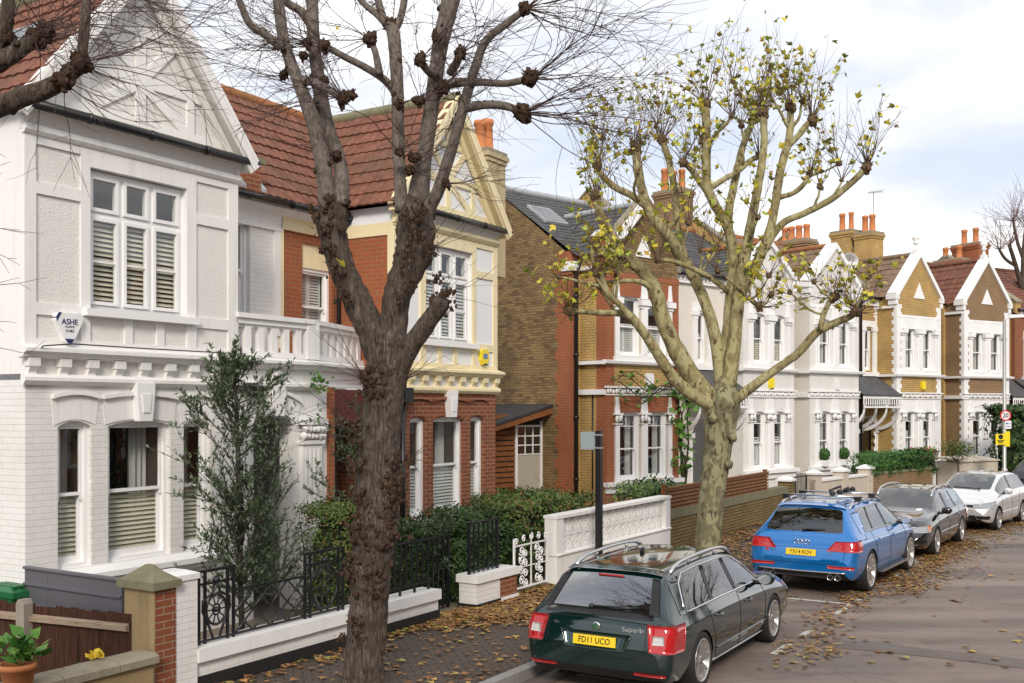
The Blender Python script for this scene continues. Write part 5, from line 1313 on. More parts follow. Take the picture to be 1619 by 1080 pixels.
CGLASS = m_glass('car_glass', (0.55, 0.61, 0.59), 0.13, 0.0); PGLASS = m_glass('privacy_glass', (0.16, 0.17, 0.18), 0.13, 0.0)
SEAT = m_plain('seat_fabric', (0.05, 0.05, 0.052), 0.8, 0.2, 9); CABIN = m_plain('cabin_trim', (0.018, 0.018, 0.02), 0.7, 0.2, 6)
def wheel(par, c, r, w, side, spokes=5, double=True, rimr=0.72):
    """side +1: outer face towards +y"""
    t = bpy.data.objects.new('wheel', None)
    m = MB(); y0, y1 = -w/2*side, w/2*side
    m.lathe([(r*rimr, y0), (r*0.93, y0*1.0), (r*0.985, y0*0.85), (r, y0*0.5), (r, y1*0.5), (r*0.985, y1*0.85), (r*0.93, y1), (r*rimr*1.02, y1*0.98), (r*rimr, y1*0.9)], (0, 0, 0), 36, 'y')
    ty = m.obj('wheel', [TYRE], par, c)
    m = MB(); R_ = r*rimr
    m.lathe([(R_*1.0, y1*0.9), (R_*1.03, y1*1.0), (R_*0.96, y1*1.0), (R_*0.93, y1*0.8), (R_*0.9, y0*0.3), (0.02, y0*0.3)], (0, 0, 0), 36, 'y', 0)
    m.lathe([(R_*0.55, y1*0.05), (0.02, y1*0.05)], (0, 0, 0), 24, 'y', 1)
    for k in range(spokes):
        for dd in ((-0.13, 0.13) if double else (0,)):
            a = 2*pi*k/spokes+0.3+dd
            a2 = 2*pi*k/spokes+0.3+dd*(1.75 if double else 1)
            d0 = Vector((cos(a), 0, sin(a))); d1 = Vector((cos(a2), 0, sin(a2)))
            p, q = d0*(R_*0.14)+Vector((0, y1*0.72, 0)), d1*(R_*0.97)+Vector((0, y1*0.9, 0))
            tt = (q-p).normalized(); sd = tt.cross(Vector((0, 1, 0))).normalized()
            w0, w1 = (0.022, 0.026) if double else (0.05, 0.04)
            A = [p+sd*w0, p-sd*w0, q-sd*w1, q+sd*w1]; B = [v+Vector((0, -side*0.05, 0)) for v in A]
            ii = [m.pt(v) for v in A+B]
            m.idx(ii[:4] if side < 0 else ii[:4][::-1]); 
            for e in range(4): m.idx([ii[e], ii[(e+1) % 4], ii[4+(e+1) % 4], ii[4+e]])
    m.lathe([(R_*0.24, y1*0.6), (R_*0.22, y1*0.78), (R_*0.12, y1*0.86), (0.0, y1*0.86)], (0, 0, 0), 20, 'y')
    for k in range(5): a = 2*pi*k/5; m.lathe([(0.011, y1*0.80), (0.011, y1*0.84), (0, y1*0.84)], (R_*0.17*cos(a), 0, R_*0.17*sin(a)), 6, 'y', 1)
    rim = m.obj('rim', [ALLOY, GAP], ty); return ty

class Car:
    def __init__(s, name, label, loc, heading, spec):
        s.sp = spec; s.root = thing(name, label, 'car', loc, heading)
        s.build()
        zs = spec.get('zs', 1.0); s.root.scale = (1, 1, zs)
        for o in s.root.children:
            if o.name.startswith('wheel'): o.scale = (1, 1, 1/zs); o.location.z = spec['r']/zs
    def build(s):
        sp = s.sp; st = sp['st']; rows = []
        me = bpy.data.meshes.new('body'); V = []; Fc = []; Mi = []
        n = 10
        for (x, zb, zbelt, zt, wb, wm, wbelt, wt) in st:
            h = zt-zbelt; zm = zb+(zbelt-zb)*0.5
            half = [(0, zb), (wb*0.55, zb), (wb, zb+0.015), (wm*0.99, zb+(zbelt-zb)*0.22), (wm, zm), (wm-0.004, zb+(zbelt-zb)*0.80), (wbelt, zbelt),
                    (wt+(wbelt-wt)*0.05, zbelt+h*0.82), (wt*0.90, zbelt+h*0.945), (wt*0.5, zt-0.006), (0, zt)]
            ids = []
            for y, z in half: ids.append(len(V)); V.append((x, y, z))
            idm = [ids[0]]
            for y, z in half[1:-1]: idm.append(len(V)); V.append((x, -y, z))
            idm.append(ids[-1]); rows.append((ids, idm))
        g = sp['glass']                                    # station index ranges
        for i in range(len(rows)-1):
            for sd in (0, 1):
                a, b = rows[i][sd], rows[i+1][sd]
                for j in range(n):
                    f = [a[j], b[j], b[j+1], a[j+1]]
                    if sd: f = f[::-1]
                    mi = 0
                    if j == 6 and g['side'][0] <= i < g['side'][1]: mi = 2
                    if j >= 8 and g['rear'][0] <= i < g['rear'][1]: mi = 3
                    if j >= 8 and g['wind'][0] <= i < g['wind'][1]: mi = 4
                    if j == 7 and (g['wind'][0] <= i < g['wind'][1]) and False: mi = 4
                    if j < 2: mi = 1
                    Fc.append(f); Mi.append(mi)
        for k, rev in ((0, False), (len(rows)-1, True)):
            a, b = rows[k]; f = a+b[1:-1][::-1]
            # cap by strips so that it subdivides cleanly
            for j in range(n):
                if j == 0: q = [a[0], a[1], b[1]]
                elif j == n-1: q = [a[n-1], a[n], b[n-1]]
                else: q = [a[j], a[j+1], b[j+1], b[j]]
                Fc.append(q[::-1] if not rev else q); Mi.append(0)
        me.from_pydata(V, [], Fc); me.polygons.foreach_set('material_index', Mi)
        paint = sp['paint']
        mats = [paint, TRIMB, CARGLASS, CARGLASS, CARGLASS]
        for k in mats: me.materials.append(k)
        me.update()
        # creases: belt line, glass edges
        at = me.attributes.new('crease_edge', 'FLOAT', 'EDGE'); cr = [0.0]*len(me.edges)
        ed = {tuple(sorted(e.vertices)): e.index for e in me.edges}
        em = {}
        for p in me.polygons:
            for k in p.edge_keys: em.setdefault(k, set()).add(p.material_index)
        for k, ms in em.items():
            if len(ms) > 1: cr[ed[tuple(sorted(k))]] = 0.75
        for i in range(len(rows)-1):
            for sd in (0, 1):
                for j, c in ((6, 0.55), (2, 0.8), (5, sp.get('crease', 0.35)), (8, 0.3)):
                    k = tuple(sorted((rows[i][sd][j], rows[i+1][sd][j])))
                    cr[ed[k]] = max(cr[ed[k]], c)
        at.data.foreach_set('value', cr)
        o = bpy.data.objects.new('tmp', me); COL.objects.link(o)
        md = o.modifiers.new('s', 'SUBSURF'); md.levels = 2; md.render_levels = 2
        cm = MB(); r = sp['r']
        for x in sp['axles']:
            for sg in (-1, 1):
                cm.lathe([(0.0, 0.5*sg), (r+0.055, 0.5*sg), (r+0.055, 1.2*sg), (0.0, 1.2*sg)], (x, 0, r), 32, 'y', 1, False)
        cut = cm.obj('cutter', [paint, TRIMB])
        bm_ = cut.data
        import bmesh
        bmm = bmesh.new(); bmm.from_mesh(bm_); bmesh.ops.remove_doubles(bmm, verts=bmm.verts, dist=1e-5); bmesh.ops.recalc_face_normals(bmm, faces=bmm.faces); bmm.to_mesh(bm_); bmm.free()
        md = o.modifiers.new('b', 'BOOLEAN'); md.operation = 'DIFFERENCE'; md.object = cut; md.solver = 'EXACT'; md.use_self = False
        bpy.context.view_layer.update()
        dg = bpy.context.evaluated_depsgraph_get(); ev = o.evaluated_get(dg)
        full = bpy.data.meshes.new_from_object(ev)
        bpy.data.objects.remove(o); bpy.data.objects.remove(cut)
        vs = [v.co.copy() for v in full.vertices]; ps = [tuple(p.vertices) for p in full.polygons]
        s.bvh = BVHTree.FromPolygons(vs, ps)
        names = {0: 'body', 2: 'side_window', 3: 'rear_window', 4: 'windscreen'}
        s.parts = {}
        for key, nm in names.items():
            sides = (1, -1) if key == 2 else (0,)
            for sd in sides:
                mb = MB(); mp = {}
                for p in full.polygons:
                    mi = p.material_index
                    k2 = 0 if mi in (0, 1) else mi
                    if k2 != key: continue
                    if sd and p.center.y*sd < 0: continue
                    ids = []
                    for v in p.vertices:
                        if v not in mp: mp[v] = mb.pt(vs[v])
                        ids.append(mp[v])
                    mb.idx(ids, 1 if mi == 1 else 0, True)
                ob = mb.obj(nm, [paint, TRIMB] if key == 0 else [sp.get('privacy', CGLASS) if key == 3 else CGLASS], s.root)
                if key == 0: s.body = ob
                s.parts[(key, sd)] = ob
        if 'set_sharp_from_angle' in dir(s.body.data): s.body.data.set_sharp_from_angle(angle=rad(38))
        for x in sp['axles']:
            for sg in (-1, 1):
                # wheels
                wheel(s.root, (x, sg*(sp['track']), r), r, 0.225, sg, sp.get('spokes', 5), sp.get('double', True), sp.get('rimr', 0.74))
        # cabin: floor, dash, seats, wheel
        L, zb = sp['L'], st[len(st)//2][2]; gx0, gx1 = st[g['rear'][0]][0], st[g['wind'][1]][0]
        m = MB(); m.box(gx0+.12, gx1-.1, -.74, .74, .35, zb-.28); m.box(gx1-.62, gx1-.12, -.72, .72, zb-.3, zb-.03); m.box(gx0+.1, gx0+.85, -.70, .70, zb-.3, zb-.06)
        m.obj('cabin', [CABIN], s.root)
        xf = gx1-1.30; xr_ = xf-.95
        def seat(m, x, y, w):
            P = [(x, zb-.3), (x+.12, zb-.3), (x+.02, zb+.10), (x-.06, zb+.14), (x-.14, zb+.10)]; m.prism(P, y-w/2, y+w/2, 'y')
        for sg in (-1, 1):
            m = MB(); seat(m, xf, sg*.36, .46); m.blob((xf-.10, sg*.36, zb+.25), .12, 2, .02, 1, 0, 0, (.55, 1.05, .75)); m.tube([(xf-.09, sg*.36-.05, zb+.1), (xf-.09, sg*.36-.05, zb+.2)], .008, 5); m.tube([(xf-.09, sg*.36+.05, zb+.1), (xf-.09, sg*.36+.05, zb+.2)], .008, 5); m.obj('seat', [SEAT], s.root)
        m = MB(); seat(m, xr_, 0, 1.3)
        for y in (-.42, 0, .42): m.blob((xr_-.10, y, zb+.20), .11, 2, .02, 1, 0, 0, (.5, 1.05, .65))
        m.obj('rear_seat', [SEAT], s.root)
        m = MB(); c_ = Vector((gx1-.72, -.36, zb+.0)); m.tube([c_+Vector((.08*sin(t*pi/10), .18*cos(t*pi/10), .17*sin(t*pi/10))) for t in range(21)], .014, 6, cap=False); m.tube([c_, c_+Vector((.3, 0, -.12))], .02, 6); m.obj('steering_wheel', [CABIN], s.root)
    # surface helpers -----------------------------------------------------
    def near(s, p, off=0.0):
        c, nn, i, d = s.bvh.find_nearest(Vector(p))
        if nn.dot(c-Vector((c.x*0.6+0.4*s.sp['L']/2, 0, 0.7))) < 0: nn = -nn
        return c+nn*off
    def ray(s, p, d, off=0.0):
        c, nn, i, dd = s.bvh.ray_cast(Vector(p), Vector(d))
        if c is None: return s.near(p, off)
        if nn.dot(Vector(d)) > 0: nn = -nn
        return c+nn*off
    def cen(s, p, off):
        p = Vector(p); C = Vector((0.75 if p.x < s.sp['L']/2 else s.sp['L']-0.85, 0, p.z))
        dr = (C-p).normalized(); return s.ray(p-dr*1.0, dr, off)
    def line(s, pts, r, mat, name, par=None, d=None, off=0.0, step=0.06, n=6):
        out = []
        for a, b in zip(pts, pts[1:]):
            a, b = Vector(a), Vector(b); k = max(1, int((b-a).length/step))
            for i in range(k): out.append(a.lerp(b, i/k))
        out.append(Vector(pts[-1]))
        q = [s.ray(p, d, off) if d else s.near(p, off) for p in out]
        m = MB(); m.tube(q, r, n); return m.obj(name, [mat], par or s.root)
    def patch(s, quad, mat, name, off=0.008, nu=10, nv=6, par=None, d=None, thick=0.0):
        """bilinear patch laid on the body; quad = 4 approximate corner points (bl, br, tr, tl)"""
        a, b, c, e = [Vector(p) for p in quad]; m = MB(); G = []
        for j in range(nv+1):
            row = []
            for i in range(nu+1):
                u, v = i/nu, j/nv
                p = a.lerp(b, u).lerp(e.lerp(c, u), v)
                row.append(m.pt(s.cen(p, off) if d == 'c' else s.ray(p, d, off) if d else s.near(p, off)))
            G.append(row)
        for j in range(nv):
            for i in range(nu): m.idx([G[j][i], G[j][i+1], G[j+1][i+1], G[j+1][i]], 0, True)
        # rim so that the patch has an edge
        bd = G[0]+[r_[-1] for r_ in G[1:]]+G[-1][::-1][1:]+[r_[0] for r_ in G[::-1][1:-1]]
        cen = Vector((s.sp['L']/2, 0, 0.75)); inn = []
        for v in bd:
            p = m.v[v]; inn.append(m.pt(p+(Vector((cen.x, p.y*0.5, p.z))-p).normalized()*(off+0.012)))
        for k in range(len(bd)): m.idx([bd[k], bd[(k+1) % len(bd)], inn[(k+1) % len(bd)], inn[k]], 0)
        return m.obj(name, [mat], par or s.root)
    def both(s, fn):
        for sg in (1, -1): fn(sg)
    def plate(s, x, z, w, h, txt, mat, rear=True, tilt=0.0, bold=0.0):
        m = MB(); m.box(-w/2, w/2, -h/2, h/2, -0.008, 0.0)
        xd = (0, -1, 0) if rear else (0, 1, 0)
        yd = (sin(tilt) if rear else -sin(tilt), 0, cos(tilt))
        o = m.obj('number_plate', [mat], s.root); o.matrix_local = faceM((x, 0, z), xd, yd)
        if txt: text(txt, h*0.86, INK, o, faceM((0, -h*0.02, 0.001), (1, 0, 0), (0, 1, 0)), 'plate_lettering', 0.001, sx=0.84, bold=0.012)
        return o
    def mirror(s, x, z, y, sg, paint):
        m = MB(); m.blob((x, sg*(y+0.13), z), 0.115, 3, 0.04, 1.0, 0, 3, (0.7, 1.0, 0.78)); m.tube([(x+0.03, sg*(y-0.06), z-0.07), (x+0.01, sg*(y+0.06), z-0.06)], [0.035, 0.03], 8, 1)
        o = m.obj('door_mirror', [paint, TRIMB], s.root)
        g = MB(); g.lathe([(0, 0), (0.078, 0)], (0, 0, 0), 16, 'x', 0, False); o2 = g.obj('mirror_glass', [CHROME], o); o2.location = (x-0.085, sg*(y+0.13), z); o2.scale = (1, 1.1, 0.85)
    def handle(s, x, z, sg, mat):
        p = s.ray((x, sg*2, z), (0, -sg, 0)); m = MB()
        m.tube([p+Vector((-0.1, -sg*0.005, 0)), p+Vector((-0.07, sg*0.03, 0)), p+Vector((0.06, sg*0.032, 0)), p+Vector((0.1, -sg*0.005, 0))], 0.014, 8)
        c = MB(); c.blob(p, 0.05, 1, 0, 1, 0, 0, (1.1, 0.25, 0.6)); 
        o = m.obj('door_handle', [mat], s.root); c.obj('handle_recess', [GAP], o)
    def seams(s, lines, sg, r=0.006):
        for ln in lines: s.line([(x, sg*2.0, z) for x, z in ln], r, GAP, 'door_seam', s.body, (0, -sg, 0), -0.001, 0.05, 5)
    def rails(s, x0, x1, y, zo, mat, h=0.07, r=0.019):
        for sg in (1, -1):
            pts = []; n = 14
            for k in range(n+1):
                x = x0+(x1-x0)*k/n; base = s.ray((x, sg*y, 3), (0, 0, -1)).z; e = min(k, n-k)
                pts.append((x, sg*y, base+h*(1-(1-min(1, e/2.2))**2)-0.004))
            m = MB(); m.tube(pts, [r*1.25]*2+[r]*(n-3)+[r*1.25]*2, 10)
            for k in (4, n-4): m.tube([pts[k], (pts[k][0], pts[k][1], pts[k][2]-h)], r*0.8, 8)
            m.obj('roof_rail', [mat], s.root)
    def wiper(s, p, q, arm=0.0):
        pa, pb = s.near(p, 0.018), s.near(q, 0.018); m = MB()
        m.tube([pa, pa.lerp(pb, 0.5)+Vector((-0.01, 0, 0.004)), pb], [0.016, 0.012, 0.007], 6); m.blob(pa, 0.035, 1, 0, 1)
        m.obj('wiper', [TRIMB], s.root)

def stations(L, rows): return rows

def place(wheel_w, ang, axle_x, side_y, flip=False):
    """root position so that the wheel at (axle_x, side_y) stands at the measured spot"""
    a = rad(ang); u = Vector((cos(a), sin(a))); b = Vector((-sin(a), cos(a)))
    return Vector(wheel_w)-u*axle_x-b*side_y
# ---- dark green estate
GREEN = m_paint('dark_green_metallic', (0.0015, 0.018, 0.018), 0.2, 0.12)
E_ = [ # x, z bottom, belt, top, half widths: bottom, middle, belt, roof
 (0.00, .36, .56, .60, .66, .76, .74, .68), (.04, .28, .68, .76, .76, .845, .815, .76), (.085, .24, .84, .93, .80, .885, .845, .78), (.14, .23, .93, 1.0, .82, .895, .845, .76),
 (.29, .21, .95, 1.19, .83, .90, .845, .70), (.47, .2, .955, 1.385, .84, .905, .85, .645), (.60, .2, .96, 1.445, .84, .908, .852, .635), (1.1, .19, .965, 1.485, .845, .91, .855, .64), (1.75, .19, .965, 1.505, .845, .91, .855, .65),
 (2.20, .19, .96, 1.500, .845, .91, .855, .65), (2.62, .19, .955, 1.475, .845, .91, .855, .635), (3.02, .19, .945, 1.30, .845, .91, .85, .66), (3.42, .19, .94, 1.075, .845, .908, .84, .70), (3.66, .19, .93, 1.0, .84, .905, .825, .72),
 (4.3, .2, .86, .93, .83, .895, .79, .66), (4.6, .22, .76, .85, .78, .86, .74, .60), (4.76, .24, .62, .74, .70, .79, .68, .54), (4.84, .32, .50, .58, .60, .68, .6, .5)]
sk = dict(privacy=m_glass('sky_tinted_glass', (0.45, 0.5, 0.49), 0.30, 0.0), zs=.945, L=4.84, st=E_, glass=dict(rear=(3, 5), wind=(10, 12), side=(5, 12)), paint=GREEN, r=0.325, axles=(0.95, 3.71), track=0.80)
wp = ((1110-CX)/F*11.9, 11.9)
pos = place(wp, 59.3, 0.95, -0.90)
c = Car('parked_car', 'dark green estate car with pale roof rails, nearest of the parked cars', (*pos, 0.0), rad(59.3), sk)
c.both(lambda sg: c.line([(.62, sg*2, .985), (.70, sg*2, .975), (1.6, sg*2, .985), (2.6, sg*2, .98), (3.28, sg*2, .965)], 0.011, CHROME, 'chrome_strip', None, (0, -sg, 0), 0.002))
c.both(lambda sg: c.line([(.62, sg*2, .985), (.60, sg*2, 1.04), (.74, sg*2, 1.28), (.92, sg*2, 1.375), (1.3, sg*2, 1.40), (2.15, sg*2, 1.41), (2.52, sg*2, 1.385), (2.92, sg*2, 1.22), (3.28, sg*2, .975)], 0.011, CHROME, 'chrome_strip', None, (0, -sg, 0), 0.002))
for sg in (1, -1):
    c.patch([(.44, sg*.9, .99), (.60, sg*.9, .99), (.82, sg*.75, 1.36), (.50, sg*.72, 1.37)], GREEN, 'rear_pillar', 0.006, 6, 8)
    for xa, xb, w_ in ((1.42, 1.52, 0.09), (2.28, 2.22, 0.10)):
        c.patch([(xa-w_/2, sg*.88, .97), (xa+w_/2, sg*.88, .97), (xb+w_/2, sg*.70, 1.40), (xb-w_/2, sg*.70, 1.40)], TRIMB, 'door_pillar', 0.005, 3, 6, None, (0, -sg, 0)) if False else c.patch([(xa-w_/2, sg*2, .975), (xa+w_/2, sg*2, .975), (xb+w_/2, sg*2, 1.39), (xb-w_/2, sg*2, 1.39)], TRIMB, 'door_pillar', 0.005, 3, 6, None, (0, -sg, 0))
    c.seams([[(1.20, .96), (1.30, .72), (1.40, .55), (1.42, .35), (1.5, .27)], [(2.28, .96), (2.30, .6), (2.30, .27)], [(3.22, .95), (3.34, .7), (3.30, .27)], [(1.48, .265), (3.30, .265)], [(.47, .80), (.60, .79), (.62, .92)]], sg)
    c.line([(1.42, sg*2, .40), (2.4, sg*2, .40), (3.45, sg*2, .40)], 0.008, GREEN, 'side_moulding', None, (0, -sg, 0), 0.006)
    c.line([(1.35, sg*2, .245), (2.4, sg*2, .235), (3.3, sg*2, .245)], 0.011, SATIN, 'sill_strip', None, (0, -sg, 0), 0.004)
    c.handle(1.52, .80, sg, GREEN); c.handle(2.62, .80, sg, GREEN)
    c.mirror(3.02, 1.03, .88, sg, GREEN)
    # tail lamp wraps the corner
    tl = c.patch([(.05, sg*.61, .60), (.36, sg*.93, .58), (.44, sg*.93, .885), (.085, sg*.60, .895)], LRED, 'tail_lamp', 0.012, 12, 8, None, 'c')
    c.patch([(.055, sg*.655, .685), (.075, sg*.775, .69), (.085, sg*.775, .785), (.085, sg*.655, .785)], LCLR, 'reversing_lens', 0.018, 4, 4, tl, 'c')
    c.patch([(.0, sg*.48, .325), (.08, sg*.80, .32), (.08, sg*.80, .355), (.0, sg*.48, .36)], LRED, 'reflector', 0.008, 8, 2, None, 'c')
    c.patch([(4.45, sg*.80, .64), (4.78, sg*.50, .60), (4.72, sg*.50, .74), (4.40, sg*.80, .77)], LHEAD, 'headlamp', 0.008, 8, 4, None, 'c')
c.rails(0.72, 2.75, 0.60, 1.5, SATIN, 0.075, 0.022)
# tailgate lines, recess, badges, plate
c.line([(-1, .58, .565), (-1, .40, .50), (-1, 0, .485), (-1, -.40, .50), (-1, -.58, .565)], 0.005, GAP, 'tailgate_seam', c.body, (1, 0, 0), 0.0)
c.line([(-1, .61, .90), (-1, .0, .915), (-1, -.61, .90)], 0.006, GAP, 'tailgate_seam', c.body, (1, 0, 0), 0.002)
for sg in (1, -1): c.line([(-1, sg*.60, .565), (-1, sg*.60, .90)], 0.004, GAP, 'tailgate_seam', c.body, (1, 0, 0), 0.001)
pz = c.ray((-1, 0, .665), (1, 0, 0)).x
c.patch([(-1, -.36, .575), (-1, .36, .575), (-1, .42, .76), (-1, -.42, .76)], m_paint('dark_green_recess', (0.004, 0.035, 0.034), .5), 'plate_recess', 0.003, 8, 4, None, (1, 0, 0))
c.line([(-1, .43, .765), (-1, .36, .575), (-1, 0, .568), (-1, -.36, .575), (-1, -.43, .765)], 0.009, GREEN, 'recess_edge', None, (1, 0, 0), 0.004)
c.plate(pz-0.022, .665, .52, .115, 'FD11 UCO', PLATEY, True, 0.12)
p = c.ray((-1, 0, .82), (1, 0, 0))
e = MB(); e.lathe([(0, -.012), (.038, -.012), (.038, -.011)], (0, 0, 0), 24, 'x', 1, False); e.lathe([(.038, -.016), (.05, -.014), (.05, 0.01)], (0, 0, 0), 24, 'x', 0)
e.prism([(-.024, -.02), (.024, -.004), (.02, .004), (-.006, .006), (-.012, .022), (-.02, .02)], -.014, -.0115, 'x', 0)
e.obj('badge', [CHROME, EMBG], c.root, (p.x-0.002, 0, .825))
q = c.ray((-1, -.43, .82), (1, 0, 0)); text('Superb', .075, CHROME, c.root, faceM((q.x-.012, -.44, .825), (.12, -1, 0), (.1, 0, 1)), 'model_badge', .003, sx=1.15)
q = c.ray((-1, .50, .82), (1, 0, 0)); text('TDI', .04, CHROME, c.root, faceM((q.x-.012, .50, .825), (-.12, -1, 0), (.1, 0, 1)), 'model_badge', .003)
c.wiper((.15, .10, 1.03), (.18, -.46, 1.05))
c.patch([(.50, -.60, 1.40), (.50, .60, 1.40), (.62, .58, 1.455), (.62, -.58, 1.455)], GREEN, 'spoiler', 0.03, 10, 3)
c.line([(.44, .16, 1.37), (.44, -.16, 1.37)], 0.012, LRED, 'brake_lamp', None, None, 0.012)
a = MB(); a.blob((1.55, .1, 1.525), 0.05, 2, 0, 1, 0, 0, (1.4, .45, .8)); a.obj('aerial', [TRIMB], c.root)
# dark border of the rear glass
for sg in (1, -1): c.patch([(.14, sg*.72, .99), (.14, sg*.60, 1.0), (.46, sg*.50, 1.37), (.46, sg*.60, 1.36)], TRIMB, 'glass_border', 0.004, 4, 8)
c.patch([(.11, -.66, .935), (.11, .66, .935), (.155, .64, 1.015), (.155, -.64, 1.015)], TRIMB, 'glass_border', 0.004, 8, 2)

# ---- blue sports utility car with roof bars
BLUE = m_paint('bright_blue_metallic', (0.004, 0.165, 0.50), 0.35, 0.2)
Q_ = [(0.00, .44, .60, .64, .70, .80, .78, .72), (.04, .34, .76, .86, .80, .885, .86, .80), (.09, .30, .94, 1.02, .83, .925, .88, .80), (.16, .28, 1.04, 1.12, .85, .94, .88, .77),
 (.32, .27, 1.07, 1.34, .86, .945, .875, .70), (.52, .26, 1.08, 1.53, .86, .948, .875, .645), (.68, .26, 1.085, 1.585, .86, .95, .875, .64), (1.1, .25, 1.08, 1.615, .865, .95, .875, .65), (1.7, .25, 1.07, 1.63, .865, .95, .875, .66),
 (2.25, .25, 1.06, 1.625, .865, .95, .875, .66), (2.65, .25, 1.05, 1.59, .865, .95, .875, .64), (3.1, .25, 1.04, 1.40, .865, .95, .87, .67), (3.45, .25, 1.03, 1.18, .865, .948, .86, .72), (3.65, .26, 1.01, 1.10, .86, .945, .85, .74),
 (4.05, .27, .96, 1.04, .85, .93, .82, .68), (4.38, .3, .86, .96, .80, .89, .77, .62), (4.55, .33, .72, .84, .72, .82, .7, .56), (4.63, .4, .58, .66, .62, .7, .62, .5)]
q5 = dict(privacy=PGLASS, zs=.95, L=4.63, st=Q_, glass=dict(rear=(3, 5), wind=(10, 12), side=(6, 12)), paint=BLUE, r=0.365, axles=(0.95, 3.76), track=0.83, rimr=0.76)
wp = ((1378-CX)/F*18.2, 18.2); pos = place(wp, 56, 0.95, -0.94)
c = Car('parked_car', 'bright blue sports utility car with a bicycle carrier on its roof bars', (*pos, 0.0), rad(56), q5)
for sg in (1, -1):
    c.line([(.80, sg*2, 1.11), (1.6, sg*2, 1.10), (3.30, sg*2, 1.055)], 0.010, SATIN, 'chrome_strip', None, (0, -sg, 0), 0.002)
    c.line([(.80, sg*2, 1.11), (.78, sg*2, 1.2), (.95, sg*2, 1.42), (1.3, sg*2, 1.50), (2.2, sg*2, 1.52), (2.6, sg*2, 1.49), (3.0, sg*2, 1.32), (3.30, sg*2, 1.06)], 0.010, SATIN, 'chrome_strip', None, (0, -sg, 0), 0.002)
    c.patch([(.55, sg*.9, 1.10), (.79, sg*.9, 1.11), (1.02, sg*.75, 1.49), (.60, sg*.72, 1.49)], BLUE, 'rear_pillar', 0.006, 6, 8)
    for xa, xb, w_ in ((1.30, 1.42, 0.07), (2.22, 2.16, 0.09)):
        c.patch([(xa-w_/2, sg*2, 1.09), (xa+w_/2, sg*2, 1.09), (xb+w_/2, sg*2, 1.50), (xb-w_/2, sg*2, 1.50)], TRIMB, 'door_pillar', 0.005, 3, 6, None, (0, -sg, 0))
    c.seams([[(1.12, 1.08), (1.28, .8), (1.38, .5), (1.45, .34)], [(2.2, 1.07), (2.24, .6), (2.24, .33)], [(3.3, 1.04), (3.36, .7), (3.34, .33)], [(1.44, .335), (3.34, .335)], [(.6, .98), (.75, .97), (.76, 1.06)]], sg)
    c.line([(.3, sg*2, 1.0), (1.5, sg*2, .96), (2.6, sg*2, .93), (3.6, sg*2, .92), (4.1, sg*2, .88)], 0.006, BLUE, 'shoulder_line', None, (0, -sg, 0), 0.003)
    c.handle(1.45, .90, sg, BLUE); c.handle(2.42, .89, sg, BLUE); c.mirror(3.05, 1.13, .90, sg, m_paint('satin_mirror', (.5, .5, .51), .8) if sg == 1 else bpy.data.materials['satin_mirror'])
    c.patch([(.055, sg*.42, .81), (.35, sg*.96, .80), (.38, sg*.95, 1.0), (.10, sg*.56, .98)], LRED, 'tail_lamp', 0.012, 12, 6, None, 'c')
    c.patch([(-.0, sg*.46, .505), (.10, sg*.85, .50), (.10, sg*.85, .555), (.0, sg*.46, .56)], LRED, 'reflector', 0.008, 8, 2, None, 'c')
    c.patch([(4.30, sg*.84, .76), (4.58, sg*.5, .72), (4.5, sg*.5, .86), (4.2, sg*.84, .90)], LHEAD, 'headlamp', 0.008, 8, 4, None, 'c')
    m = MB(); m.box(1.45, 3.22, sg*.86, sg*1.01, .29, .33); m.box(1.5, 3.18, sg*.90, sg*1.0, .331, .337, 1); m.obj('running_board', [SATIN, TRIMB], c.root)
    for k in (0, 1):
        m = MB(); m.lathe([(.052, -.02), (.055, .0), (.05, .1), (.043, .1), (.043, -.02), (.052, -.02)], (.03, sg*(.50+.125*k), .345), 18, 'x'); m.lathe([(.043, .06), (0, .06)], (.03, sg*(.50+.125*k), .345), 12, 'x', 1); m.obj('exhaust_pipe', [CHROME, GAP], c.root)
c.rails(0.75, 2.75, 0.62, 1.6, SATIN, 0.07, 0.02)
c.line([(-1, .62, .62), (-1, .5, .575), (-1, 0, .565), (-1, -.5, .575), (-1, -.62, .62)], 0.005, GAP, 'tailgate_seam', c.body, (1, 0, 0), 0)
c.line([(-1, .68, .845), (-1, 0, .85), (-1, -.68, .845)], 0.005, BLUE, 'tailgate_crease', c.body, (1, 0, 0), 0.002)
c.patch([(-1, -.72, .33), (-1, .72, .33), (-1, .76, .42), (-1, -.76, .42)], TRIMB, 'diffuser', 0.012, 10, 2, None, (1, 0, 0))
c.line([(-1, .76, .44), (-1, 0, .43), (-1, -.76, .44)], 0.014, SATIN, 'diffuser_strip', None, (1, 0, 0), 0.012)
pz = c.ray((-1, 0, .76), (1, 0, 0)).x; c.plate(pz-0.02, .765, .52, .115, 'YX14 KOV', PLATEY, True, 0.15)
r = MB()
p = c.ray((-1, 0, .94), (1, 0, 0)).x
for k in range(4): r.tube([(0, -.096+.064*k+.042*cos(t*pi/10), .042*sin(t*pi/10)) for t in range(21)], .0065, 6, cap=False)
r.obj('badge', [CHROME], c.root, (p-.01, 0, .945))
q = c.ray((-1, .52, .77), (1, 0, 0)); text('SQ5', .05, CHROME, c.root, faceM((q.x-.012, .50, .775), (-.15, -1, 0), (.1, 0, 1)), 'model_badge', .003); m = MB(); m.box(-.004, 0.004, -.025, .025, -.02, .02); m.obj('model_badge', [SIGNR], c.root, (q.x-.006, .60, .775))
q = c.ray((-1, -.52, .77), (1, 0, 0)); text('TDI', .045, CHROME, c.root, faceM((q.x-.012, -.50, .775), (.15, -1, 0), (.1, 0, 1)), 'model_badge', .003)
c.wiper((.18, .0, 1.14), (.22, -.36, 1.16))
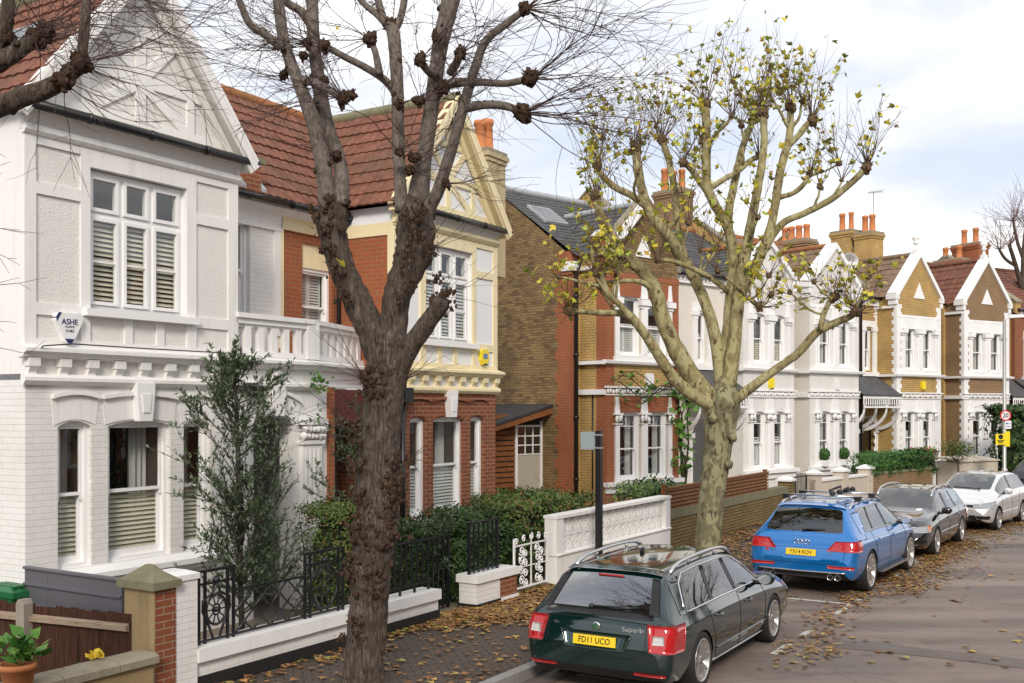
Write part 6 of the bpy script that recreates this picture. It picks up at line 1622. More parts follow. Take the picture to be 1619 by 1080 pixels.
c.patch([(.56, -.62, 1.545), (.56, .62, 1.545), (.70, .60, 1.59), (.70, -.60, 1.59)], BLUE, 'spoiler', 0.03, 10, 3)
# roof bars belong to the car, the carrier on them is a thing of its own
for x in (1.15, 2.05):
    m = MB(); m.tube([(x, -.68, 1.70), (x, .68, 1.70)], .019, 8); 
    for sg in (1, -1): m.box(x-.06, x+.06, sg*.60, sg*.70, 1.62, 1.71, 1)
    m.obj('roof_bar', [SATIN, TRIMB], c.root)
bc = thing('bicycle_carrier', 'black and silver bicycle carrier clamped across the roof bars of the blue car', 'bike rack', c.root.location-Vector((0, 0, .1)), c.root.rotation_euler.z)
m = MB(); m.box(.75, 2.35, -.30, -.22, 1.722, 1.745); m.obj('tray', [SATIN], bc)
m = MB(); m.tube([(1.5, -.26, 1.74), (1.65, -.2, 1.86), (1.3, -.1, 1.80)], .022, 8); m.obj('clamp_arm', [TRIMB], bc)
m = MB(); m.tube([(2.0, -.26, 1.75), (1.75, -.3, 1.84), (1.55, -.3, 1.80)], .02, 8)
m.obj('clamp_arm', [TRIMB], bc)
for x in (.95, 1.4, 1.75, 2.2): m = MB(); m.blob((x, -.26, 1.78), .055, 1, .3, 2, 0, int(x*9), (1.2, 1, .8)); m.obj('clamp', [TRIMB], bc)

# ---- black estate facing this way
BLACKP = m_paint('black_metallic', (0.004, 0.004, 0.005), 0.0, 0.10)
A_ = [(x, zb-.0, zbelt-.02, zt-.04, a*.985, b*.985, d*.985, e*.97) for (x, zb, zbelt, zt, a, b, d, e) in E_]
A_ = [(x*4.58/4.84, *q) for x, *q in A_]
a4 = dict(zs=.95, L=4.58, st=A_, glass=dict(rear=(3, 5), wind=(10, 12), side=(5, 12)), paint=BLACKP, r=0.315, axles=(0.92, 3.56), track=0.785)
def face_car(name_label, front_w, ang, sp, front=None):
    pos = place(front_w, ang, sp['axles'][1], 0.89)          # its left side is on our right
    return Car('parked_car', name_label, (*pos, 0.0), rad(ang), sp)
c = face_car('black estate car facing the camera behind the blue car', ((1482-CX)/F*22.6, 22.6), 56+180, a4)
for sg in (1, -1):
    c.line([(.62, sg*2, .945), (2.4, sg*2, .945), (3.35, sg*2, .93)], 0.008, SATIN, 'chrome_strip', None, (0, -sg, 0), 0.002)
    for xa, xb, w_ in ((1.40, 1.5, 0.09), (2.28, 2.22, 0.10)):
        c.patch([(xa-w_/2, sg*2, .945), (xa+w_/2, sg*2, .945), (xb+w_/2, sg*2, 1.33), (xb-w_/2, sg*2, 1.33)], TRIMB, 'door_pillar', 0.005, 3, 6, None, (0, -sg, 0))
    c.seams([[(1.14, .92), (1.3, .6), (1.42, .27)], [(2.27, .92), (2.28, .27)], [(3.3, .9), (3.36, .6), (3.32, .27)]], sg)
    c.line([(1.4, sg*2, .50), (3.3, sg*2, .50)], 0.012, BLACKP, 'side_moulding', None, (0, -sg, 0), 0.006)
    c.handle(1.45, .78, sg, BLACKP); c.handle(2.45, .78, sg, BLACKP); c.mirror(3.08, 1.0, .86, sg, BLACKP)
    hl = c.patch([(4.10, sg*.86, .60), (4.6, sg*.42, .585), (4.6, sg*.40, .70), (4.05, sg*.86, .745)], LHEAD, 'headlamp', 0.01, 12, 5, None, 'c')
    c.patch([(4.10, sg*.86, .62), (4.24, sg*.82, .61), (4.22, sg*.82, .72), (4.06, sg*.86, .73)], LAMB, 'indicator_lens', 0.016, 4, 4, hl, 'c')
    c.patch([(4.3, sg*.78, .34), (4.52, sg*.5, .33), (4.52, sg*.5, .42), (4.3, sg*.79, .43)], TRIMB, 'fog_lamp', 0.008, 6, 3, None, 'c')
    c.patch([(.04, sg*.60, .60), (.33, sg*.92, .58), (.36, sg*.92, .80), (.08, sg*.60, .84)], LRED, 'tail_lamp', 0.01, 8, 5, None, 'c')
c.patch([(6, .33, .30), (6, -.33, .30), (6, -.40, .70), (6, .40, .70)], TRIMB, 'grille', 0.008, 8, 6, None, (-1, 0, 0))
c.line([(6, .40, .70), (6, .33, .30), (6, -.33, .30), (6, -.40, .70), (6, .40, .70)], .012, CHROME, 'grille_surround', None, (-1, 0, 0), .008)
pz = c.ray((6, 0, .48), (-1, 0, 0)).x; c.plate(pz+.02, .46, .52, .11, None, PLATEW, False)
c.rails(0.7, 2.75, 0.585, 1.45, SATIN, 0.065, 0.019)
s_ = c.patch([(3.42, .52, 1.08), (3.42, .40, 1.08), (3.30, .40, 1.16), (3.30, .52, 1.16)], SIGNW, 'permit_sticker', .004, 3, 3)

# ---- silver hatchback facing this way
SILVER = m_paint('silver_metallic', (0.72, 0.72, 0.73), 0.45, 0.32)
P_ = [(0.0, .36, .60, .66, .64, .74, .72, .66), (.05, .28, .78, .88, .72, .815, .79, .72), (.12, .24, .92, 1.02, .77, .84, .80, .70), (.22, .22, .97, 1.18, .79, .845, .80, .66), (.36, .2, .985, 1.33, .80, .848, .80, .61), (.52, .2, .99, 1.405, .80, .85, .80, .60),
 (.95, .19, .985, 1.445, .80, .85, .80, .605), (1.4, .19, .98, 1.46, .80, .85, .80, .61), (1.85, .19, .97, 1.45, .80, .85, .80, .61), (2.2, .19, .96, 1.41, .80, .85, .80, .60), (2.65, .19, .95, 1.22, .80, .85, .795, .62), (3.02, .19, .94, 1.04, .80, .848, .785, .65),
 (3.2, .19, .92, .985, .795, .845, .77, .66), (3.5, .2, .86, .92, .78, .835, .73, .60), (3.75, .22, .76, .85, .74, .80, .69, .55), (3.9, .25, .62, .73, .66, .74, .63, .5), (3.97, .33, .5, .58, .56, .63, .56, .46)]
po = dict(L=3.97, st=P_, glass=dict(rear=(2, 5), wind=(9, 11), side=(4, 11)), paint=SILVER, r=0.30, axles=(0.72, 3.19), track=0.735, spokes=5)
c = face_car('silver hatchback facing the camera beyond the black estate', ((1583-CX)/F*27.2, 27.2), 51+180, po)
for sg in (1, -1):
    for xa, xb, w_ in ((1.86, 1.8, 0.10),):
        c.patch([(xa-w_/2, sg*2, .98), (xa+w_/2, sg*2, .98), (xb+w_/2, sg*2, 1.36), (xb-w_/2, sg*2, 1.36)], TRIMB, 'door_pillar', 0.005, 3, 6, None, (0, -sg, 0))
    c.seams([[(1.0, .95), (1.15, .6), (1.2, .27)], [(1.86, .95), (1.88, .27)], [(2.85, .9), (2.9, .6), (2.86, .27)]], sg)
    c.line([(1.2, sg*2, .46), (2.86, sg*2, .46)], 0.01, SILVER, 'side_moulding', None, (0, -sg, 0), 0.006)
    c.handle(2.02, .80, sg, SILVER); c.handle(1.15, .82, sg, SILVER); c.mirror(2.66, 1.0, .80, sg, SILVER)
    c.patch([(3.5, sg*.82, .63), (3.98, sg*.42, .60), (3.98, sg*.42, .70), (3.40, sg*.82, .78)], LHEAD, 'headlamp', 0.01, 12, 5, None, 'c')
    c.patch([(3.75, sg*.72, .33), (3.93, sg*.46, .33), (3.93, sg*.46, .42), (3.75, sg*.72, .42)], TRIMB, 'fog_surround', 0.008, 6, 3, None, 'c')
    c.patch([(.04, sg*.56, .74), (.26, sg*.86, .72), (.30, sg*.85, .94), (.10, sg*.56, .95)], LRED, 'tail_lamp', 0.01, 8, 5, None, 'c')
c.patch([(6, .42, .62), (6, -.42, .62), (6, -.42, .69), (6, .42, .69)], TRIMB, 'grille', 0.008, 8, 3, None, (-1, 0, 0))
c.patch([(6, .50, .30), (6, -.50, .30), (6, -.46, .43), (6, .46, .43)], TRIMB, 'lower_grille', 0.008, 8, 3, None, (-1, 0, 0))
pz = c.ray((6, 0, .53), (-1, 0, 0)).x; c.plate(pz+.02, .52, .52, .11, None, PLATEW, False)
c.wiper((3.02, .3, 1.02), (2.95, -.35, 1.05))

# ---- dark van-like car at the right edge
DARKP = m_paint('dark_blue_black', (0.012, 0.013, 0.022), 0.3, 0.25)
V_ = [(x*1.0, zb, zbelt+.02, zt+.10 if zt > 1.1 else zt+.02, a, b, d, e) for (x, zb, zbelt, zt, a, b, d, e) in Q_]
va = dict(q5); va['st'] = V_; va['paint'] = DARKP
pos = place(((1592-CX)/F*34, 34), 42, 0.02, 0.9)
c = Car('parked_car', 'dark tall car at the right edge with yellow rear plate, behind the silver one', (*pos, 0.0), rad(42), va)
pz = c.ray((-1, 0, .8), (1, 0, 0)).x; c.plate(pz-.02, .8, .52, .115, None, PLATEY, True)
for sg in (1, -1): c.patch([(.055, sg*.56, .80), (.3, sg*.96, .80), (.34, sg*.95, 1.1), (.10, sg*.62, 1.1)], LRED, 'tail_lamp', 0.01, 8, 6, None, 'c')
# ---------------------------------------------------------------- trees
LBARK = m_bark('lime_bark', (0.02, 0.015, 0.012), (0.095, 0.074, 0.058), (0.22, 0.175, 0.14), (10, 10, 1.5), 1.0)
LIMB = m_bark('grey_limb_bark', (0.06, 0.05, 0.043), (0.165, 0.14, 0.12), (0.28, 0.245, 0.215), (7, 7, 3.0), 0.7)
BURR = m_bark('burr_bark', (0.02, 0.012, 0.008), (0.075, 0.045, 0.029), (0.16, 0.105, 0.07), (9, 9, 9), 1.0)
TWIG = m_plain('dark_twig', (0.060, 0.032, 0.028), 0.7, 0.3, 9)
PBARK = m_bark('plane_bark', (0.10, 0.095, 0.055), (0.155, 0.145, 0.085), (0.20, 0.18, 0.11), (3, 3, 1.5), 0.25, ((0.27, 0.25, 0.145), 5.5, (0.085, 0.068, 0.043)))
PLIMB = m_bark('plane_limb_bark', (0.15, 0.13, 0.065), (0.26, 0.22, 0.11), (0.33, 0.28, 0.15), (3, 3, 1.5), 0.35, ((0.37, 0.335, 0.18), 6.0, (0.105, 0.078, 0.042)))
PTWIG = m_plain('plane_twig', (0.115, 0.062, 0.038), 0.7, 0.3, 9)
LEAFY = m_leaf('yellow_green_leaves', [(0.20, 0.27, 0.03), (0.40, 0.40, 0.04), (0.55, 0.44, 0.04), (0.25, 0.31, 0.04), (0.42, 0.26, 0.05)])

def smooth(pts, n=4):
    """Catmull-Rom through (vector, radius) pairs"""
    out = []
    P = [pts[0]]+list(pts)+[pts[-1]]
    for i in range(1, len(P)-2):
        for k in range(n):
            t = k/n
            f = lambda a, b, c, d: 0.5*((2*b)+(c-a)*t+(2*a-5*b+4*c-d)*t*t+(3*b-a-3*c+d)*t**3)
            v = Vector([f(*(P[i+q][0][j] for q in (-1, 0, 1, 2))) for j in range(3)])
            out.append((v, max(0.004, f(*(P[i+q][1] for q in (-1, 0, 1, 2))))))
    out.append(pts[-1]); return out
def limb(mb, path, Y0, dY=(0, 0), n=10, jit=0.1, m=0, sub=4, seed=0):
    """path: (column, row, width) as measured on the photo, carried to its own distance from Y0+dY[0] to Y0+dY[1]"""
    k = len(path)-1; pts = []
    for i, (px, py, w) in enumerate(path):
        Y = Y0+dY[0]+(dY[1]-dY[0])*i/max(1, k)
        pts.append((W(px, py, Y), w*Y/F/2))
    q = smooth(pts, sub)
    mb.tube([a for a, b in q], [b for a, b in q], n, m, jit, True, True, seed)
    return [a for a, b in q], [b for a, b in q]
def lumps(mb, path, radii, count, size, m=0, seed=0, rr=R):
    for k in range(count):
        i = rr.randrange(len(path)); r = radii[i]
        d = Vector((rr.uniform(-1, 1), rr.uniform(-1, 0.6), rr.uniform(-.6, .6))).normalized()
        mb.blob(path[i]+d*r*0.9, r*rr.uniform(*size), 2, 0.7, 3.0, m, seed+k)
def burl(mb, c, r, m=0, seed=0, ax=None, shag=14, sq=(1, 1, 1)):
    """a pollard knuckle: gnarled lumps and cut stubs grown together"""
    rr = random.Random(seed); c = Vector(c)
    mb.blob(c, r*.62, 2, 0.6, 2.6, m, seed, sq)
    for k in range(shag):
        d = Vector((rr.uniform(-1, 1), rr.uniform(-1, 1), rr.uniform(-1, 1))).normalized(); d = Vector((d.x*sq[0], d.y*sq[1], d.z*sq[2]))
        mb.blob(c+d*r*rr.uniform(.35, .62), r*rr.uniform(0.16, 0.36), 0 if k % 2 else 1, 0.8, 3, m, seed*7+k, (1, 1, rr.uniform(.7, 1.6)))
    for k in range(shag//2):
        d = Vector((rr.uniform(-1, 1), rr.uniform(-1, 1), rr.uniform(-.5, 1))).normalized(); d = Vector((d.x*sq[0], d.y*sq[1], d.z*sq[2]))
        p = c+d*r*.5; mb.tube([p, p+d*r*rr.uniform(.25, .6)], [r*.10, r*.06], 5, m)
def shoot(mb, p, d, L, r, rr, droop=0.0, curl=0.15, forks=2, tips=None, m=0, n=3):
    """thin whip with side twigs; returns points along it"""
    pts = [Vector(p)]; d = Vector(d).normalized(); k = 9; bend = Vector((rr.uniform(-1, 1), rr.uniform(-1, 1), rr.uniform(-.6, 1)))*.07
    for i in range(k):
        d = (d+Vector((rr.uniform(-1, 1), rr.uniform(-1, 1), rr.uniform(-1, 1)))*curl*0.7+bend+Vector((0, 0, -droop))).normalized()
        pts.append(pts[-1]+d*L/k)
    mb.tube(pts, [r*(1-0.72*i/k) for i in range(k+1)], n, m, cap=False)
    for f in range(forks):
        i = rr.randrange(2, k); dd = (pts[i]-pts[i-1]).normalized()
        e = (dd+Vector((rr.uniform(-1, 1), rr.uniform(-1, 1), rr.uniform(-1, 1)))*0.7).normalized()
        q = [pts[i]]; ll = L*rr.uniform(0.18, 0.5)
        for j in range(3):
            e = (e+Vector((rr.uniform(-1, 1), rr.uniform(-1, 1), rr.uniform(-1, 1)))*curl*0.6+Vector((0, 0, -droop*0.7))).normalized(); q.append(q[-1]+e*ll/3)
        mb.tube(q, [r*0.5, r*0.45, r*0.38, r*0.3], 3, m, cap=False)
        if tips is not None: tips.append(q[-1])
    if tips is not None: tips.append(pts[-1]); tips.append(pts[-3])
    return pts

def mleaf(mb, p, size, rr, m=0, flat=0.0):
    """lobed leaf, folded a little along its midrib"""
    n = Vector((rr.uniform(-1, 1), rr.uniform(-1, 1), rr.uniform(.2, 1)+flat*4)).normalized(); d = n.orthogonal(); d.rotate(Matrix.Rotation(rr.uniform(0, 6.28), 3, n)); sd = n.cross(d)
    f = rr.uniform(.1, .5)*size
    out = [(0, 0, 0), (.28, .16, .6), (.46, .55, 1), (.2, .5, .5), (.0, 1.05, 0), (-.2, .5, .5), (-.46, .55, 1), (-.28, .16, .6)]
    ids = [mb.pt(Vector(p)+sd*(x*size)+d*(y*size)+n*(z*f*.5)) for x, y, z in out]
    mb.idx([ids[0], ids[1], ids[2], ids[3], ids[4]], m); mb.idx([ids[0], ids[4], ids[5], ids[6], ids[7]], m)
# ---- the burred lime in front of the houses
YL = 10.8
base = W(577, 0, YL); 
t = thing('burred_tree', 'bare pollarded tree with burred dark trunk in front of the two gabled houses', 'tree', (0, 0, 0))
rr = random.Random(5)
tr = MB()
trunk, trr = limb(tr, [(573, 1122, 80), (573, 1085, 66), (575, 1050, 63), (583, 960, 61), (589, 880, 62), (596, 800, 64), (599, 740, 65), (602, 690, 62), (607, 630, 62), (613, 580, 66), (618, 545, 70), (622, 525, 60)], YL, n=44, jit=0.10, sub=16)
for k in range(9):                                       # root flare
    a = 2*pi*k/9; c = W(577, 1118, YL); tr.blob(c+Vector((0.22*cos(a), 0.22*sin(a), 0.0)), 0.10, 2, 0.4, 2, 0, k, (1, 1, 1.5))
lt = [limb(tr, [(610, 575, 56), (592, 530, 50), (572, 490, 45), (554, 455, 40), (541, 422, 42), (530, 385, 42), (527, 352, 45), (529, 330, 40), (530, 305, 22)], YL, (0, -.1), 18, 0.16, sub=6, seed=3),
      limb(tr, [(618, 565, 52), (623, 500, 42), (632, 455, 46), (645, 425, 54), (656, 390, 62), (656, 350, 56), (657, 328, 44), (660, 300, 22)], YL, (0, .15), 18, 0.16, sub=6, seed=4),
      limb(tr, [(622, 600, 40), (645, 555, 32), (668, 522, 30), (686, 495, 28), (697, 474, 25)], YL, (0, -.25), 16, 0.16, sub=5, seed=5)]
BUR = ((578, 905, 26, 1), (590, 925, 20, 45), (560, 895, 20, 2), (600, 850, 30, 3), (572, 838, 22, 4), (622, 838, 24, 5), (548, 905, 12, 30), (612, 815, 22, 6), (575, 815, 18, 42), (625, 790, 22, 43), (568, 790, 16, 44),
                        (562, 735, 18, 7), (626, 748, 22, 8), (632, 725, 16, 9), (625, 775, 20, 32), (560, 690, 18, 10), (554, 668, 16, 33), (580, 606, 20, 11), (600, 596, 20, 12), (588, 618, 16, 34), (566, 985, 13, 13), (541, 1010, 9, 14), (568, 1006, 11, 35),
                        (697, 470, 18, 15), (701, 488, 14, 16), (545, 470, 14, 17), (518, 330, 20, 18), (514, 362, 18, 36), (522, 395, 16, 37), (535, 430, 14, 38), (648, 350, 20, 19), (672, 375, 18, 20), (640, 400, 16, 39), (665, 330, 18, 40), (645, 455, 14, 41), (632, 470, 12, 46), (690, 440, 12, 47), (682, 400, 14, 48))
for (px, py, r, s_) in BUR:                              # the burrs swell out of the wood
    c = W(px, py, YL-.5*64/F*YL*.86); rad_ = r*YL/F*1.25
    for q in range(len(tr.v)):
        v = tr.v[q]; dx = v.x-c.x
        if abs(dx) > rad_*1.6 or abs(v.z-c.z) > rad_*1.6: continue
        dd = (v-c).length/rad_
        if dd < 1.6:
            n_ = Vector((v.x-W(px+(592-px)*.7, py, YL).x, v.y-YL, 0))
            if n_.length < 1e-4: continue
            n_.normalize(); am = math.exp(-(dd*1.25)**2)
            tr.v[q] = v+n_*(rad_*am*(.24+.26*noise.noise(v*16)+.24*noise.noise(v*34)))+Vector((0, 0, rad_*am*.12*noise.noise(v*20)))
trk = tr.obj('trunk', [LBARK], t)
rb_ = random.Random(8)
bu = MB()
for (px, py, r, s_) in BUR:                              # shaggy bark and dead sprouts on them
    c = W(px, py, YL-.5*64/F*YL*1.02); rw = r*YL/F
    for k in range(15):
        d = Vector((rb_.gauss(0, .5), -abs(rb_.gauss(.12, .10)), rb_.gauss(0, .5))); p = c+d*rw
        bu.blob(p, rw*rb_.uniform(.10, .26), 0, .9, 3, 0, k+s_, (1, .8, rb_.uniform(.8, 1.8)))
    for k in range(8):
        d = Vector((rb_.gauss(0, .5), -.2, rb_.gauss(0, .5))); p = c+d*rw; bu.tube([p, p+Vector((rb_.uniform(-.5, .5), -.6, rb_.uniform(-.2, .6)))*rw*.6], [rw*.05, rw*.02], 4)
bu.obj('burr', [BURR], t)
lm = MB(); knobs = []
def L_(path, dY, k=None, n=10, jit=0.07, lump=3):
    p, r = limb(lm, path, YL, dY, n, jit, 0, 5, len(knobs))
    lumps(lm, p, r, lump, (0.25, 0.5), 1, len(knobs)*5, rr)
    if k: knobs.append((p[-1], k*YL/F, (p[-1]-p[-4]).normalized()))
    return p
L_([(520, 325, 34), (516, 300, 28), (512, 267, 27), (498, 200, 25), (473, 133, 20), (458, 95, 19), (447, 55, 18), (440, 0, 18), (432, -60, 16)], (-.1, -.3), 14, 12, lump=9)
L_([(536, 325, 32), (540, 285, 24), (536, 255, 23), (517, 200, 24), (505, 133, 21), (496, 67, 20), (493, 0, 19), (486, -60, 18)], (-.1, .2), 14, 12, lump=6)
L_([(636, 335, 24), (632, 280, 19), (630, 233, 20), (628, 133, 20), (623, 60, 21), (618, 40, 20)], (.1, .35), 16, 12, lump=7)
L_([(620, 50, 15), (598, 25, 11), (570, 0, 10), (545, -40, 9)], (.35, .5), 10)
L_([(622, 50, 15), (634, 25, 11), (645, -40, 10)], (.35, .3), 10)
L_([(610, 40, 12), (598, 0, 11), (590, -50, 9)], (.35, .4), 10)
L_([(658, 335, 40), (666, 280, 30), (673, 233, 25), (687, 133, 24), (697, 67, 26), (713, 0, 29), (725, -50, 26)], (.15, 0), 14, 12, lump=12)
L_([(668, 345, 28), (680, 325, 22), (693, 300, 20), (715, 233, 18), (733, 167, 17), (752, 105, 15), (768, 65, 13), (800, 38, 12), (830, 15, 10)], (.15, -.4), 14, 10, lump=8)
L_([(690, 140, 14), (720, 131, 15), (760, 130, 12), (800, 132, 11), (838, 124, 11)], (0, -.5), 18)
L_([(735, 172, 14), (765, 166, 13), (800, 168, 13), (825, 178, 13)], (-.1, -.6), 20)
L_([(632, 155, 15), (610, 128, 13), (580, 108, 12), (545, 90, 11), (513, 72, 11)], (.3, -.1), 15)
L_([(600, 118, 13), (594, 85, 10), (585, 62, 10)], (.1, .1), 17)
L_([(472, 125, 16), (495, 130, 13), (520, 142, 13), (543, 155, 13)], (-.2, -.5), 15)
L_([(445, 75, 17), (420, 55, 14), (395, 38, 12), (380, 5, 11), (365, -30, 9)], (-.3, -.6), 12)
L_([(500, 60, 14), (480, 22, 14), (455, 5, 12), (430, -20, 10)], (.1, .1), 12)
L_([(690, 120, 15), (676, 112, 12), (664, 95, 13)], (0, -.3), 14)
L_([(712, 115, 14), (722, 98, 13), (728, 85, 13)], (0, -.3), 15)
L_([(700, 250, 16), (714, 228, 12), (708, 288, 10)], (0, -.2), 12) if False else None
lm.obj('branch', [LIMB, BURR], t)
for i, (p, r, d) in enumerate(knobs): kb = MB(); burl(kb, p, r, 0, 50+i); kb.obj('knuckle', [BURR], t)
for i, (px, py, r) in enumerate([(486, 70, 12), (480, 88, 10), (662, 160, 12), (450, 118, 11), (497, 165, 10), (630, 165, 11), (533, 245, 11), (632, 240, 10), (705, 290, 11), (690, 60, 11), (655, 250, 14), (648, 270, 12), (556, 150, 11), (732, 160, 12), (700, 140, 16), (512, 130, 12)]):
    kb = MB(); burl(kb, W(px, py, YL-0.12), r*YL/F, 0, 90+i); kb.obj('knuckle', [BURR], t); knobs.append((W(px, py, YL-0.12), r*YL/F, Vector((rr.uniform(-1, 1), -.3, .3))))
tw = MB(); cx = W(620, 300, YL)
for i, (p, r, d) in enumerate(knobs):
    out = Vector((p.x-cx.x, (p.y-cx.y)*0.5, 0)); out = out.normalized() if out.length > 0.05 else Vector((1, 0, 0))
    big = p.x > W(760, 0, YL).x
    for k in range(19 if big else 10 if i < 18 else 5):
        dd = out*rr.uniform(0.2, 1.2)+Vector((rr.uniform(-.6, .6), rr.uniform(-.9, .9), rr.uniform(-.35, .75)))
        if big: dd = Vector((rr.uniform(.4, 1.2), rr.uniform(-.9, .6), rr.uniform(-.45, .6)))
        shoot(tw, p+dd.normalized()*r*0.6, dd, rr.uniform(0.5, 1.7)*(1.25 if big else 0.75), rr.uniform(.0035, .0075), rr, rr.uniform(-.02, .06), 0.30, 7)
for k in range(70):                                      # whips from the burrs on the trunk
    px, py, sz = rr.choice([(560, 690, 1.1), (556, 670, 1.1), (578, 600, .9), (560, 640, .9), (640, 730, .5), (570, 850, .3), (520, 340, .7), (670, 400, .8), (690, 470, .9), (650, 350, .7), (640, 600, .8)])
    p = W(px, py, YL-0.2); sg = -1 if px < 610 else 1
    dd = Vector((sg*rr.uniform(.3, 1.2), rr.uniform(-1, .2), rr.uniform(-.1, 1.0)))
    shoot(tw, p, dd, rr.uniform(.35, 1.05)*sz, rr.uniform(.003, .005), rr, 0.03, 0.13, 1)
tw.obj('twig', [TWIG], t)
for px, py in ((534, 43), (545, 423)): lf = MB(); mleaf(lf, W(px, py, YL-0.45), .09, rr); lf.obj('last_leaf', [LEAFY], t)

# ---- the neighbour whose branches hang in at the top left
YN = 6.6
t = thing('street_tree', 'dark knuckled tree whose branches reach in at the top left corner', 'tree', (0, 0, 0))
a = MB(); xt = -250
p, r = limb(a, [(xt-10, 1560, 130), (xt, 1200, 115), (xt+10, 800, 112), (xt+15, 500, 130), (xt+20, 420, 110)], YN, n=20, jit=.12, sub=6); a.obj('trunk', [LBARK], t)
a = MB(); kn = []
for path, dY in (([(xt+20, 440, 80), (-150, 300, 46), (-60, 200, 34), (20, 160, 32), (75, 140, 30), (105, 122, 26), (128, 100, 24)], (0, -.2)), ([(xt+30, 420, 70), (-140, 180, 40), (-60, 90, 34), (0, 95, 30), (35, 75, 24), (60, 62, 22)], (0, .2)),
                 ([(128, 104, 17), (132, 60, 16), (136, 15, 15), (136, -60, 14)], (-.2, -.1)), ([(-20, 92, 24), (5, 60, 22), (12, 20, 20), (15, -50, 18)], (.2, .2)), ([(xt+20, 430, 60), (-200, 250, 40), (-170, 50, 30), (-160, -100, 24)], (0, -.3))):
    p, r = limb(a, path, YN, dY, 12, .12, 0, 5, 9); lumps(a, p[len(p)//3:], r[len(r)//3:], 10, (.35, .6), 0, 4, rr); kn.append(p[-1])
a.obj('branch', [LIMB_D], t) if False else a.obj('branch', [LBARK], t)
kn += [W(128, 100, YN-.2), W(60, 62, YN+.2), W(100, 128, YN-.2), W(70, 50, YN+.2), W(10, 60, YN+.2)]
for i, p in enumerate(kn): a = MB(); burl(a, p, (22 if i != 2 else 14)*YN/F, 0, 200+i); a.obj('knuckle', [BURR], t)
a = MB()
for p in kn:
    for k in range(9):
        dd = Vector((rr.uniform(-.2, 1.3), rr.uniform(-.7, .9), rr.uniform(-.5, .8)))
        shoot(a, p, dd, rr.uniform(.4, 1.15), rr.uniform(.0025, .005), rr, rr.uniform(0, .07), .28, 5)
for k in range(16):
    dd = Vector((1, rr.uniform(-.3, .6), rr.uniform(-.25, .3))); shoot(a, W(rr.uniform(60, 190), rr.uniform(-40, 40), YN), dd, rr.uniform(.8, 1.5), rr.uniform(.003, .005), rr, .05, .1, 4)
for py in (385, 410, 440, 310, 290, 525, 550, 245):
    shoot(a, W(-60, py+rr.uniform(-30, 10), YN-.3), Vector((1, .1, rr.uniform(-.15, .25))), rr.uniform(.28, .55), .004, rr, 0.01, .12, 2)
a.obj('twig', [TWIG], t)

# ---- the pollarded plane beyond the green car
YP = 19.0
t = thing('plane_tree', 'pollarded plane tree with mottled bark and a few yellow leaves, behind the green car', 'tree', (0, 0, 0))
a = MB()
limb(a, [(1112, 922, 54), (1116, 890, 42), (1124, 800, 40), (1133, 720, 44), (1139, 670, 50), (1142, 645, 56), (1145, 618, 40), (1147, 595, 16)], YP, n=22, jit=.06, sub=6)
for px, py, r in ((1157, 690, 9), (1152, 735, 7), (1128, 660, 9), (1150, 640, 12)): a.blob(W(px, py, YP-.22), r*YP/F, 2, .5, 2.5, 0, px)
a.obj('trunk', [PBARK], t)
a = MB(); kn = []; ks = []; PL_ = []
def B(path, dY, k=None, n=12):
    path = [(x_, y_, w_*.88) for x_, y_, w_ in path]
    p, r = limb(a, path, YP, dY, n, .12, 0, 5, len(kn)); PL_.append((p, r))
    if k: kn.append(p[-1]); ks.append(.88*k*YP/F)
B([(1140, 650, 36), (1108, 615, 36), (1077, 567, 32), (1050, 510, 28), (1036, 460, 26), (1020, 432, 25), (988, 402, 22), (962, 365, 18), (948, 335, 15), (942, 308, 12)], (0, -.6), 13)
B([(1125, 640, 26), (1092, 622, 24), (1065, 598, 21), (1040, 560, 19), (1015, 522, 17), (992, 497, 15), (960, 495, 11), (925, 493, 10), (900, 490, 10)], (-.1, -1.2), 15)
B([(998, 503, 13), (980, 482, 11), (962, 465, 12), (950, 440, 13), (944, 425, 13)], (-1.0, -1.2), 14)
B([(1030, 455, 14), (1010, 445, 9), (980, 445, 8), (955, 448, 8), (930, 452, 7)], (-.3, -.9), None, 8)
B([(1143, 640, 30), (1140, 590, 26), (1128, 520, 22), (1108, 462, 20), (1085, 415, 19), (1060, 375, 17), (1030, 340, 18), (1015, 300, 17), (1008, 262, 17), (1005, 235, 14)], (.1, .5), 16)
B([(1060, 372, 14), (1030, 335, 14), (1000, 310, 13), (972, 296, 12), (950, 275, 11), (945, 262, 11)], (.4, .1), 13)
B([(1095, 440, 16), (1075, 380, 14), (1068, 310, 13), (1058, 255, 12), (1047, 222, 11)], (.2, .7), 14)
B([(1146, 640, 34), (1149, 600, 28), (1152, 527, 24), (1158, 455, 22), (1160, 400, 20), (1148, 355, 17), (1128, 320, 17), (1117, 285, 17), (1117, 230, 16), (1116, 165, 14)], (.1, .1), 14)
B([(1122, 310, 13), (1108, 288, 12), (1092, 268, 10), (1080, 257, 9)], (.1, -.3), 12)
B([(1120, 300, 11), (1142, 285, 10), (1165, 272, 10), (1185, 255, 10), (1200, 247, 9)], (.1, .2), 10)
B([(1148, 640, 34), (1154, 590, 29), (1163, 520, 24), (1170, 450, 22), (1180, 395, 20), (1190, 340, 17), (1202, 275, 15), (1208, 225, 13), (1206, 178, 12)], (.05, -.4), 14)
B([(1160, 460, 18), (1155, 390, 16), (1152, 340, 15), (1162, 285, 14), (1172, 240, 12), (1185, 205, 11), (1192, 188, 10)], (.1, .6), 13)
B([(1158, 490, 20), (1185, 440, 20), (1208, 390, 18), (1222, 345, 16), (1234, 270, 15), (1248, 215, 13), (1250, 170, 12)], (.1, .2), 15)
B([(1244, 232, 12), (1262, 215, 11), (1275, 198, 11), (1284, 190, 10)], (.2, .1), 15)
